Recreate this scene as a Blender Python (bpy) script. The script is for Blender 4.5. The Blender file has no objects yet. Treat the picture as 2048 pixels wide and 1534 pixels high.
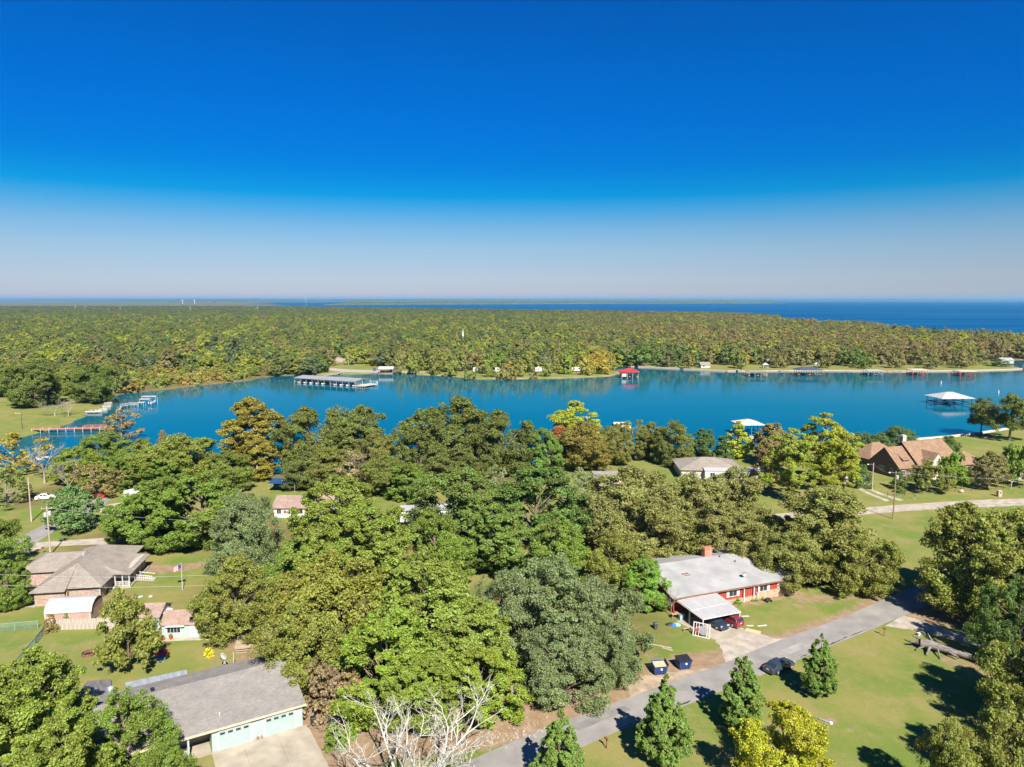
import bpy, bmesh, math, random
import numpy as np
from mathutils import Vector, Matrix

# ------------------------------------------------------------------ camera, sky, sun, exposure
sc = bpy.context.scene
W0, H0 = 2048.0, 1534.0
FPX, CX, CY, CAMH = 1422.0, 1024.0, 767.0, 50.0
PITCH = math.atan(167.0 / FPX)
cam_d = bpy.data.cameras.new('camera')
cam = bpy.data.objects.new('camera', cam_d)
sc.collection.objects.link(cam)
cam.location = (0, 0, CAMH)
cam.rotation_euler = (math.pi / 2 - PITCH, 0, 0)
cam_d.sensor_width = 36.0
cam_d.lens = 36.0 * FPX / W0
cam_d.clip_start = 0.5
cam_d.clip_end = 120000
sc.camera = cam

SUN_EL, SUN_AZ = math.radians(43), math.radians(161.6)     # azimuth clockwise from +Y
sun_dir = Vector((math.sin(SUN_AZ) * math.cos(SUN_EL), math.cos(SUN_AZ) * math.cos(SUN_EL), math.sin(SUN_EL)))
world = bpy.data.worlds.new('World')
sc.world = world
world.use_nodes = True
wn, wl = world.node_tree.nodes, world.node_tree.links
wn.clear()
sky = wn.new('ShaderNodeTexSky')
sky.sky_type = 'NISHITA'
sky.sun_disc = False
sky.sun_elevation = SUN_EL
sky.sun_rotation = SUN_AZ
sky.altitude = 150
sky.air_density = 1.0
sky.dust_density = 0.6
sky.ozone_density = 4.0
sat = wn.new('ShaderNodeHueSaturation')
sat.inputs['Saturation'].default_value = 1.0
sat.inputs['Value'].default_value = 1.0
bg = wn.new('ShaderNodeBackground')
bg.inputs['Strength'].default_value = 0.07
wo = wn.new('ShaderNodeOutputWorld')
wl.new(sky.outputs[0], sat.inputs['Color'])
# elevation grade: deep polarised blue above, pale haze at the horizon, the same all round
tcw = wn.new('ShaderNodeTexCoord')
sxw = wn.new('ShaderNodeSeparateXYZ')
wl.new(tcw.outputs['Generated'], sxw.inputs[0])
mrw = wn.new('ShaderNodeMapRange')
mrw.inputs[1].default_value, mrw.inputs[2].default_value = 0.0, 0.40
wl.new(sxw.outputs[2], mrw.inputs[0])
rw = wn.new('ShaderNodeValToRGB')
SKY_GRADE = [(0.0, (0.740, 0.690, 0.8901)), (0.0433, (0.5600, 0.5700, 0.7491)), (0.1035, (0.490, 0.5124, 0.6659)), (0.1716, (0.44, 0.5141, 0.6263)), (0.2389, (0.3214, 0.4914, 0.6243)), (0.2971, (0.1313, 0.4567, 0.6371)), (0.3463, (0.0071, 0.4031, 0.6471)), (0.4348, (0.0, 0.319, 0.6846)), (0.5592, (0.0, 0.3017, 0.7372)), (0.7208, (0.0, 0.308, 0.7547)), (0.9094, (0.0029, 0.2925, 0.708))]
e = rw.color_ramp.elements
while len(e) < len(SKY_GRADE): e.new(0.5)
for k, (p_, c_) in enumerate(SKY_GRADE):
    e[k].position = p_
    e[k].color = (*c_, 1)
wl.new(mrw.outputs[0], rw.inputs[0])
mw = wn.new('ShaderNodeMix')
mw.data_type = 'RGBA'
mw.blend_type = 'MULTIPLY'
mw.inputs[0].default_value = 1.0
wl.new(sat.outputs[0], mw.inputs[6])
wl.new(rw.outputs[0], mw.inputs[7])
wl.new(mw.outputs[2], bg.inputs['Color'])
wl.new(bg.outputs[0], wo.inputs['Surface'])

sun_d = bpy.data.lights.new('sun', 'SUN')
sun_d.energy = 5.0
sun_d.angle = math.radians(0.5)
sun_d.color = (1.0, 0.93, 0.82)
sun = bpy.data.objects.new('sun', sun_d)
sc.collection.objects.link(sun)
sun.location = (60, -100, 150)
sun.rotation_euler = sun_dir.to_track_quat('Z', 'Y').to_euler()

sc.view_settings.view_transform = 'Standard'
sc.view_settings.look = 'None'
sc.view_settings.gamma = 1.0
sc.view_settings.use_curve_mapping = False
sc.view_settings.exposure = 1.2
sc.render.engine = 'CYCLES'
cy = sc.cycles
cy.max_bounces = 6
cy.diffuse_bounces = 4
cy.glossy_bounces = 3
cy.transmission_bounces = 4
cy.volume_bounces = 0
cy.transparent_max_bounces = 6
cy.sample_clamp_indirect = 6.0
cy.use_denoising = True
cy.caustics_reflective = False
cy.caustics_refractive = False

# ------------------------------------------------------------------ helpers
COL = sc.collection
SP, CP = math.sin(PITCH), math.cos(PITCH)
WATER_Z = -0.7


def G(x, y, z=0.0):
    """a pixel of the photograph's frame -> the point at height z it looks at"""
    a, b = (x - CX) / FPX, -(y - CY) / FPX
    dy, dz = CP + b * SP, -SP + b * CP
    t = (z - CAMH) / dz
    return Vector((a * t, dy * t, z))


def tan_down(y):
    """tangent of the angle below the horizon of a pixel row (centre column)"""
    b = -(y - CY) / FPX
    return -(-SP + b * CP) / (CP + b * SP)


def dist_of_top(y, h):
    return (CAMH - h) / tan_down(y)


def X_at(x, d, z):
    f = d * CP - (z - CAMH) * SP
    return (x - CX) / FPX * f


def ppm(d, z=0.0):
    return FPX / (d * CP - (z - CAMH) * SP)


def link(o, parent=None):
    COL.objects.link(o)
    if parent is not None:
        o.parent = parent
    return o


def tag(o, label=None, cat=None, group=None, kind=None):
    if label: o['label'] = label
    if cat: o['category'] = cat
    if group: o['group'] = group
    if kind: o['kind'] = kind
    return o


def thing(name, label, cat, loc=(0, 0, 0), rz=0.0, group=None):
    o = bpy.data.objects.new(name, None)
    o.empty_display_size = 0.3
    link(o)
    o.location = loc
    o.rotation_euler = (0, 0, rz)
    return tag(o, label, cat, group)


def copy_tree(src, label=None, loc=None, rz=None):
    r = src.copy()
    link(r)
    if label: r['label'] = label
    if loc is not None: r.location = loc
    if rz is not None: r.rotation_euler = (0, 0, rz)
    for ch in src.children:
        c = ch.copy()
        link(c, r)
        for g in ch.children:
            link(g.copy(), c)
    return r


class MB:
    def __init__(s):
        s.v, s.f = [], []

    def quad(s, *p):
        n = len(s.v)
        s.v += [tuple(q) for q in p]
        s.f.append(tuple(range(n, n + len(p))))
        return s

    def box(s, c, d, rz=0.0, rx=0.0, ry=0.0):
        m = Matrix.Rotation(rz, 3, 'Z') @ Matrix.Rotation(ry, 3, 'Y') @ Matrix.Rotation(rx, 3, 'X')
        n = len(s.v)
        c = Vector(c)
        for k in range(8):
            q = Vector(((k & 1) - .5, ((k >> 1) & 1) - .5, ((k >> 2) & 1) - .5))
            s.v.append(tuple(c + m @ Vector((q.x * d[0], q.y * d[1], q.z * d[2]))))
        for f in ((0, 2, 3, 1), (4, 5, 7, 6), (0, 1, 5, 4), (2, 6, 7, 3), (0, 4, 6, 2), (1, 3, 7, 5)):
            s.f.append(tuple(n + i for i in f))
        return s

    def span(s, x0, x1, y0, y1, z0, z1):
        return s.box(((x0 + x1) / 2, (y0 + y1) / 2, (z0 + z1) / 2), (abs(x1 - x0), abs(y1 - y0), abs(z1 - z0)))

    def prism(s, poly, z0, z1):
        n, k = len(s.v), len(poly)
        zz = lambda z, i: z[i] if isinstance(z, (list, tuple)) else z
        s.v += [(p[0], p[1], zz(z0, i)) for i, p in enumerate(poly)] + [(p[0], p[1], zz(z1, i)) for i, p in enumerate(poly)]
        s.f.append(tuple(range(n + k - 1, n - 1, -1)))
        s.f.append(tuple(range(n + k, n + 2 * k)))
        for i in range(k):
            j = (i + 1) % k
            s.f.append((n + i, n + j, n + k + j, n + k + i))
        return s

    def slab(s, pts, th):
        """a roof plane given by its top outline, th thick downwards"""
        n, k = len(s.v), len(pts)
        s.v += [tuple(p) for p in pts] + [(p[0], p[1], p[2] - th) for p in pts]
        s.f.append(tuple(range(n, n + k)))
        s.f.append(tuple(range(n + 2 * k - 1, n + k - 1, -1)))
        for i in range(k):
            j = (i + 1) % k
            s.f.append((n + j, n + i, n + k + i, n + k + j))
        return s

    def tube(s, p0, p1, r0, r1=None, n=8, cap=True):
        r1 = r0 if r1 is None else r1
        p0, p1 = Vector(p0), Vector(p1)
        d = (p1 - p0)
        if d.length < 1e-6: return s
        d.normalize()
        a = d.orthogonal().normalized()
        b = d.cross(a)
        k = len(s.v)
        for p, r in ((p0, r0), (p1, r1)):
            for i in range(n):
                t = 2 * math.pi * i / n
                s.v.append(tuple(p + (a * math.cos(t) + b * math.sin(t)) * r))
        for i in range(n):
            j = (i + 1) % n
            s.f.append((k + i, k + j, k + n + j, k + n + i))
        if cap:
            s.f.append(tuple(range(k + n - 1, k - 1, -1)))
            s.f.append(tuple(range(k + n, k + 2 * n)))
        return s

    def lathe(s, c, prof, n=16, squash=(1, 1)):
        """prof: (radius, z) rows turned round the vertical through c"""
        k = len(s.v)
        for r, z in prof:
            for i in range(n):
                t = 2 * math.pi * i / n
                s.v.append((c[0] + r * math.cos(t) * squash[0], c[1] + r * math.sin(t) * squash[1], c[2] + z))
        for a in range(len(prof) - 1):
            for i in range(n):
                j = (i + 1) % n
                s.f.append((k + a * n + i, k + a * n + j, k + (a + 1) * n + j, k + (a + 1) * n + i))
        s.f.append(tuple(range(k + n - 1, k - 1, -1)))
        s.f.append(tuple(range(k + (len(prof) - 1) * n, k + len(prof) * n)))
        return s

    def loft(s, rings, closed_ends=True):
        n = len(rings[0])
        k = len(s.v)
        for r in rings:
            s.v += [tuple(p) for p in r]
        for a in range(len(rings) - 1):
            for i in range(n):
                j = (i + 1) % n
                s.f.append((k + a * n + i, k + a * n + j, k + (a + 1) * n + j, k + (a + 1) * n + i))
        if closed_ends:
            s.f.append(tuple(range(k + n - 1, k - 1, -1)))
            s.f.append(tuple(range(k + (len(rings) - 1) * n, k + len(rings) * n)))
        return s

    def mesh(s, name, mat, smooth=False):
        me = bpy.data.meshes.new(name)
        me.from_pydata(s.v, [], s.f)
        bm = bmesh.new()
        bm.from_mesh(me)
        bmesh.ops.recalc_face_normals(bm, faces=bm.faces)
        bm.to_mesh(me)
        bm.free()
        if mat: me.materials.append(mat)
        if smooth:
            for p in me.polygons: p.use_smooth = True
        me.update()
        return me

    def build(s, name, mat, parent=None, smooth=False, bevel=0.0, label=None, loc=None, rz=None):
        o = bpy.data.objects.new(name, s.mesh(name, mat, smooth))
        link(o, parent)
        if bevel:
            b = o.modifiers.new('bevel', 'BEVEL')
            b.width = bevel
            b.segments = 2
            b.limit_method = 'ANGLE'
        if label: o['label'] = label
        if loc is not None: o.location = loc
        if rz is not None: o.rotation_euler = (0, 0, rz)
        return o


def np_mesh(name, V, F, mat, attrs=None, smooth=False):
    """V (n,3), F (m,k) numpy arrays -> mesh, quickly"""
    me = bpy.data.meshes.new(name)
    m, k = F.shape
    me.vertices.add(len(V))
    me.vertices.foreach_set('co', np.ascontiguousarray(V, dtype=np.float32).ravel())
    me.loops.add(m * k)
    me.loops.foreach_set('vertex_index', np.ascontiguousarray(F, dtype=np.int32).ravel())
    me.polygons.add(m)
    me.polygons.foreach_set('loop_start', np.arange(0, m * k, k, dtype=np.int32))
    me.polygons.foreach_set('loop_total', np.full(m, k, dtype=np.int32))
    if smooth:
        me.polygons.foreach_set('use_smooth', np.ones(m, dtype=bool))
    me.update(calc_edges=True)
    for an, av in (attrs or {}).items():
        at = me.attributes.new(an, 'FLOAT', 'POINT')
        at.data.foreach_set('value', np.ascontiguousarray(av, dtype=np.float32))
    if mat: me.materials.append(mat)
    return me


# ------------------------------------------------------------------ materials
def new_mat(name):
    m = bpy.data.materials.new(name)
    m.use_nodes = True
    nt = m.node_tree
    return m, nt.nodes, nt.links, nt.nodes['Principled BSDF']


def mat(name, col, rough=0.6, metal=0.0, var=0.12, scale=3.0, bump=0.0, spec=0.4, stretch=None, col2=None, detail=4.0, coat=0.0):
    """plain painted / mineral surface: colour broken up by two noises, optional relief"""
    m, n, l, b = new_mat(name)
    b.inputs['Roughness'].default_value = rough
    b.inputs['Metallic'].default_value = metal
    b.inputs['Specular IOR Level'].default_value = spec
    if coat: b.inputs['Coat Weight'].default_value = coat
    tc = n.new('ShaderNodeTexCoord')
    src = tc.outputs['Object']
    if stretch:
        mp = n.new('ShaderNodeMapping')
        mp.inputs['Scale'].default_value = stretch
        l.new(src, mp.inputs[0])
        src = mp.outputs[0]
    nz = n.new('ShaderNodeTexNoise')
    nz.inputs['Scale'].default_value = scale
    nz.inputs['Detail'].default_value = detail
    l.new(src, nz.inputs['Vector'])
    mix = n.new('ShaderNodeMix')
    mix.data_type = 'RGBA'
    c2 = col2 or tuple(c * (1 - 2.2 * var) for c in col)
    c1 = col if col2 else tuple(min(1, c * (1 + 1.2 * var)) for c in col)
    mix.inputs[6].default_value = (*c2, 1)
    mix.inputs[7].default_value = (*c1, 1)
    rr = n.new('ShaderNodeMapRange')
    rr.inputs[1].default_value = 0.3
    rr.inputs[2].default_value = 0.7
    l.new(nz.outputs[0], rr.inputs[0])
    l.new(rr.outputs[0], mix.inputs[0])
    l.new(mix.outputs[2], b.inputs['Base Color'])
    if bump:
        bp = n.new('ShaderNodeBump')
        bp.inputs['Strength'].default_value = bump
        bp.inputs['Distance'].default_value = 0.03
        nb = n.new('ShaderNodeTexNoise')
        nb.inputs['Scale'].default_value = scale * 6
        nb.inputs['Detail'].default_value = 5
        l.new(src, nb.inputs['Vector'])
        l.new(nb.outputs[0], bp.inputs['Height'])
        l.new(bp.outputs[0], b.inputs['Normal'])
    return m


def shingle_mat(name, c1, c2, row=0.16):
    m, n, l, b = new_mat(name)
    b.inputs['Roughness'].default_value = 0.95
    b.inputs['Specular IOR Level'].default_value = 0.15
    tc = n.new('ShaderNodeTexCoord')
    br = n.new('ShaderNodeTexBrick')
    br.inputs['Scale'].default_value = 1.0
    br.inputs['Brick Width'].default_value = 0.34
    br.inputs['Row Height'].default_value = row
    br.inputs['Mortar Size'].default_value = 0.012
    br.inputs['Color1'].default_value = (*c1, 1)
    br.inputs['Color2'].default_value = (*c2, 1)
    br.inputs['Mortar'].default_value = (*[c * .62 for c in c2], 1)
    l.new(tc.outputs['Object'], br.inputs['Vector'])
    nz = n.new('ShaderNodeTexNoise')
    nz.inputs['Scale'].default_value = 0.5
    nz.inputs['Detail'].default_value = 8
    nz.inputs['Roughness'].default_value = 0.7
    l.new(tc.outputs['Object'], nz.inputs['Vector'])
    mr = n.new('ShaderNodeMapRange')
    mr.inputs[1].default_value, mr.inputs[2].default_value = 0.3, 0.7
    mr.inputs[3].default_value, mr.inputs[4].default_value = 0.8, 1.15
    l.new(nz.outputs[0], mr.inputs[0])
    mx = n.new('ShaderNodeMix')
    mx.data_type = 'RGBA'
    mx.blend_type = 'MULTIPLY'
    mx.inputs[0].default_value = 1
    l.new(br.outputs[0], mx.inputs[6])
    l.new(mr.outputs[0], mx.inputs[7])
    l.new(mx.outputs[2], b.inputs['Base Color'])
    bp = n.new('ShaderNodeBump')
    bp.inputs['Strength'].default_value = 0.5
    bp.inputs['Distance'].default_value = 0.02
    l.new(br.outputs['Fac'], bp.inputs['Height'])
    bp.invert = True
    l.new(bp.outputs[0], b.inputs['Normal'])
    return m


def brick_mat(name, c1, c2, mortar):
    m, n, l, b = new_mat(name)
    b.inputs['Roughness'].default_value = 0.9
    b.inputs['Specular IOR Level'].default_value = 0.2
    g = n.new('ShaderNodeNewGeometry')
    tc = n.new('ShaderNodeTexCoord')
    sx = n.new('ShaderNodeSeparateXYZ')
    l.new(tc.outputs['Object'], sx.inputs[0])
    ad = n.new('ShaderNodeMath')
    ad.operation = 'ADD'
    l.new(sx.outputs[0], ad.inputs[0])
    l.new(sx.outputs[1], ad.inputs[1])
    cb = n.new('ShaderNodeCombineXYZ')
    l.new(ad.outputs[0], cb.inputs[0])
    l.new(sx.outputs[2], cb.inputs[1])
    br = n.new('ShaderNodeTexBrick')
    br.inputs['Scale'].default_value = 1.0
    br.inputs['Brick Width'].default_value = 0.22
    br.inputs['Row Height'].default_value = 0.10
    br.inputs['Mortar Size'].default_value = 0.008
    br.inputs['Color1'].default_value = (*c1, 1)
    br.inputs['Color2'].default_value = (*c2, 1)
    br.inputs['Mortar'].default_value = (*mortar, 1)
    l.new(cb.outputs[0], br.inputs['Vector'])
    nz = n.new('ShaderNodeTexNoise')
    nz.inputs['Scale'].default_value = 2.2
    nz.inputs['Detail'].default_value = 6
    l.new(tc.outputs['Object'], nz.inputs['Vector'])
    mr = n.new('ShaderNodeMapRange')
    mr.inputs[1].default_value, mr.inputs[2].default_value = 0.3, 0.7
    mr.inputs[3].default_value, mr.inputs[4].default_value = 0.75, 1.2
    l.new(nz.outputs[0], mr.inputs[0])
    mx = n.new('ShaderNodeMix')
    mx.data_type = 'RGBA'
    mx.blend_type = 'MULTIPLY'
    mx.inputs[0].default_value = 1
    l.new(br.outputs[0], mx.inputs[6])
    l.new(mr.outputs[0], mx.inputs[7])
    l.new(mx.outputs[2], b.inputs['Base Color'])
    bp = n.new('ShaderNodeBump')
    bp.inputs['Strength'].default_value = 0.4
    bp.inputs['Distance'].default_value = 0.01
    bp.invert = True
    l.new(br.outputs['Fac'], bp.inputs['Height'])
    l.new(bp.outputs[0], b.inputs['Normal'])
    return m


def glass_mat(name, col=(0.02, 0.03, 0.04), rough=0.05):
    m, n, l, b = new_mat(name)
    b.inputs['Base Color'].default_value = (*col, 1)
    b.inputs['Roughness'].default_value = rough
    b.inputs['Specular IOR Level'].default_value = 0.8
    nz = n.new('ShaderNodeTexNoise')
    nz.inputs['Scale'].default_value = 1.5
    bp = n.new('ShaderNodeBump')
    bp.inputs['Strength'].default_value = 0.03
    l.new(nz.outputs[0], bp.inputs['Height'])
    l.new(bp.outputs[0], b.inputs['Normal'])
    return m
# ------------------------------------------------------------------ ground, water, roads
rng = np.random.default_rng(11)


def pw(pts, z=0.0):
    return np.array([G(x, y, z)[:2] for x, y in pts])


near_shore = [(-160, 925), (-60, 932), (20, 940), (110, 936), (250, 932), (450, 945), (600, 950), (800, 946), (1000, 937), (1100, 924),
              (1200, 912), (1300, 906), (1400, 901), (1500, 897), (1600, 894), (1700, 889), (1780, 884), (1840, 880), (1900, 875), (1960, 868),
              (2010, 860), (2060, 851), (2150, 838), (2400, 815), (3000, 780)]
far_shore = [(3100, 722), (2500, 718), (2150, 719), (2050, 720), (1992, 724), (1996, 729), (2040, 735), (2044, 738.5), (2020, 740), (1950, 742), (1800, 743.5), (1650, 742), (1500, 743), (1450, 743),
             (1380, 739), (1290, 734.5), (1246, 733), (1228, 737), (1240, 744), (1236, 749), (1220, 753), (1130, 757), (1050, 758.5), (960, 759), (900, 753), (820, 749),
             (740, 748), (640, 750), (560, 752), (522, 756), (505, 761), (420, 769), (330, 780), (245, 788), (233, 793), (218, 802), (216, 812), (196, 817),
             (178, 826), (174, 834), (140, 848), (100, 862), (60, 871), (20, 884), (-40, 900), (-150, 912)]
cove = np.vstack([pw(near_shore, WATER_Z), pw(far_shore, WATER_Z)])
pond = pw([(250, 725), (300, 721), (380, 722), (500, 723), (520, 727), (480, 731), (380, 733), (270, 734)], WATER_Z)


def top_pt(x, y, h=13.0):
    d = dist_of_top(y, h)
    return (X_at(x, d, h), d)


# near shore of the big reservoir: seen only as the line of tree tops in front of it
big_near = [top_pt(*p) for p in ((575, 607.5), (610, 610.5), (700, 612.5), (900, 614.5), (1200, 617.5), (1400, 620), (1500, 623), (1560, 628), (1585, 634), (1650, 640),
                                 (1700, 641), (1750, 643), (1850, 655), (1950, 660), (2048, 664), (2300, 672), (3300, 700))]
big = np.array(big_near + [(60000, big_near[-1][1]), (60000, 70000), (-16000, 70000), (-5200, 15500), (big_near[0][0] * 1.3, big_near[0][1] * 1.25)])


def inside(poly, X, Y):
    r = np.zeros(X.shape, bool)
    n = len(poly)
    for i in range(n):
        x0, y0 = poly[i]
        x1, y1 = poly[(i + 1) % n]
        if y0 == y1: continue
        c = ((y0 > Y) != (y1 > Y))
        r ^= c & (X < (x1 - x0) * (Y - y0) / (y1 - y0) + x0)
    return r


def edge_dist(poly, X, Y, closed=True):
    d = np.full(X.shape, 1e12)
    n = len(poly)
    for i in range(n if closed else n - 1):
        a, b = poly[i], poly[(i + 1) % n]
        e = b - a
        L = (e ** 2).sum()
        if L == 0: continue
        t = np.clip(((X - a[0]) * e[0] + (Y - a[1]) * e[1]) / L, 0, 1)
        d = np.minimum(d, (X - a[0] - t * e[0]) ** 2 + (Y - a[1] - t * e[1]) ** 2)
    return np.sqrt(d)


def sdist(poly, X, Y):
    d = edge_dist(poly, X, Y)
    return np.where(inside(poly, X, Y), -d, d)          # negative in the water


def axis(parts):
    out = [parts[0][0]]
    for a, b, s in parts:
        k = max(1, int(round((b - a) / s)))
        out += [a + (b - a) * (i + 1) / k for i in range(k)]
    return np.array(out)


gx = axis([(-60000, -20000, 10000), (-20000, -6000, 2000), (-6000, -2000, 250), (-2000, -800, 60), (-800, -260, 12), (-260, -90, 4), (-90, 110, 1.6), (110, 420, 4), (420, 900, 16),
           (900, 2400, 60), (2400, 6000, 250), (6000, 20000, 2000), (20000, 60000, 10000)])
gy = axis([(-3000, -100, 500), (-100, 40, 20), (40, 150, 1.6), (150, 280, 2.4), (280, 620, 4.0), (620, 1000, 12), (1000, 2400, 50), (2400, 8000, 250), (8000, 20000, 1500), (20000, 80000, 10000)])
GX, GY = np.meshgrid(gx, gy)
GX, GY = GX.ravel(), GY.ravel()
sd = np.minimum(np.minimum(sdist(cove, GX, GY), sdist(pond, GX, GY)), sdist(big, GX, GY))
soft = np.where(GY > 2500, 60.0, np.where(GY > 700, 14.0, 2.2))
GZ = np.clip(sd / soft, -1, 0.6)
GZ = np.where(sd < 0, -0.75 + 2.4 * GZ, -0.75 + 0.75 * np.clip(sd / soft, 0, 1))
# masks: 1 = bare earth, 1 = woodland floor
DIRT_LINES = [  # (pixel polyline, half width m, strength)
    ([(600, 1560), (700, 1500), (880, 1470), (1060, 1445), (1200, 1395), (1310, 1360), (1400, 1330)], 4.2, 1.0),
    ([(620, 1420), (640, 1470), (670, 1530)], 2.2, 0.9), ([(900, 1440), (1050, 1400), (1180, 1360)], 4.0, 0.85),
    ([(1520, 1292), (1600, 1262), (1700, 1226), (1760, 1200)], 1.6, 0.75), ([(1420, 1330), (1470, 1310), (1530, 1282)], 3.0, 1.0),
    ([(1440, 1205), (1500, 1205), (1575, 1185), (1640, 1200)], 1.8, 0.75), ([(1600, 1205), (1700, 1190), (1750, 1180)], 4.0, 0.5),
    ([(1850, 1232), (1950, 1240), (2048, 1268)], 4.5, 0.75), ([(1400, 1340), (1440, 1330)], 2.5, 0.8),
    ([(270, 1130), (330, 1140), (400, 1130)], 2.5, 0.8), ([(330, 1296), (400, 1300)], 1.6, 0.5), ([(430, 1320), (480, 1330)], 2.0, 0.5), ([(480, 1280), (520, 1330)], 3.0, 0.7),
    ([(520, 1160), (535, 1220), (540, 1260)], 2.5, 0.35), ([(1900, 1320), (2010, 1360)], 2.5, 0.6), ([(1560, 990), (1640, 1000)], 8.0, 0.45),
    ([(1660, 1440), (1690, 1452)], 0.8, 0.9), ([(200, 1200), (260, 1190)], 1.3, 0.7), ([(1290, 1300), (1330, 1340)], 2.0, 0.5), ([(1000, 1040), (1200, 1020)], 14.0, 0.3),
    ([(1250, 1090), (1500, 1095)], 7.0, 0.6), ([(1925, 1062), (1900, 1058)], 2.0, 0.4), ([(650, 760), (650, 740)], 8, 0.3), ([(700, 738), (900, 742)], 5, 0.35),
    ([(60, 1245), (100, 1242)], 1.2, 0.5), ([(90, 1260), (20, 1320)], 0.35, 0.6), ([(1000, 752), (1220, 749)], 5, 0.25),
]
dirt = np.zeros(GX.shape)
for pl, w, s in DIRT_LINES:
    d = edge_dist(pw(pl), GX, GY, closed=False)
    dirt = np.maximum(dirt, s * np.clip(1.35 - d / w, 0, 1))
bank = np.clip(1 - np.abs(sd - 1.0) / 2.0, 0, 1) * (GY < 700)
dirt = np.maximum(dirt, bank * np.where(GX < -95, 0.22, 0.8))
wood = np.zeros(GX.shape)
far_lawn = np.vstack([pw([(1270, 735), (1380, 738), (1500, 743), (1800, 744), (2050, 740), (2060, 722)]), pw([(2020, 722), (1800, 727), (1600, 730), (1450, 727), (1270, 727)])])
rv_lawn = pw([(640, 752), (720, 750), (830, 750), (960, 760), (1130, 758), (1240, 748), (1230, 741), (1130, 738), (1000, 741), (900, 742), (840, 738), (760, 732), (720, 726), (705, 716), (660, 716), (645, 735)])
left_lawn = pw([(-400, 880), (-150, 912), (0, 890), (100, 862), (180, 830), (222, 805), (230, 790), (180, 784), (0, 782), (-400, 790)])
levee = pw([(200, 718), (300, 712), (520, 711), (540, 718), (500, 722), (300, 720), (200, 724)])
point_lawn = pw([(1540, 646), (1560, 641), (1660, 645), (1650, 649), (1560, 649)])
wood[:] = np.clip((GY - 330) / 30, 0, 1)
for p in (far_lawn, rv_lawn, left_lawn, levee, point_lawn):
    wood *= np.clip(sdist(p, GX, GY) / 6 + 0.3, 0, 1)
for pl, w in (([(560, 1180), (700, 1250), (850, 1300), (1000, 1250), (1150, 1230)], 16), ([(250, 1080), (420, 1060), (520, 1080)], 12), ([(700, 1080), (900, 1060), (1150, 1060)], 12),
              ([(60, 1000), (200, 960), (350, 960)], 9), ([(500, 950), (650, 945), (900, 960), (1060, 955)], 9), ([(1250, 1040), (1450, 1060)], 9)):
    wood = np.maximum(wood, np.clip(1.3 - edge_dist(pw(pl), GX, GY, closed=False) / w, 0, 1))
nxg, nyg = len(gx), len(gy)
ii = np.arange(nxg * nyg).reshape(nyg, nxg)
F = np.stack([ii[:-1, :-1], ii[:-1, 1:], ii[1:, 1:], ii[1:, :-1]], -1).reshape(-1, 4)


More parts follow.
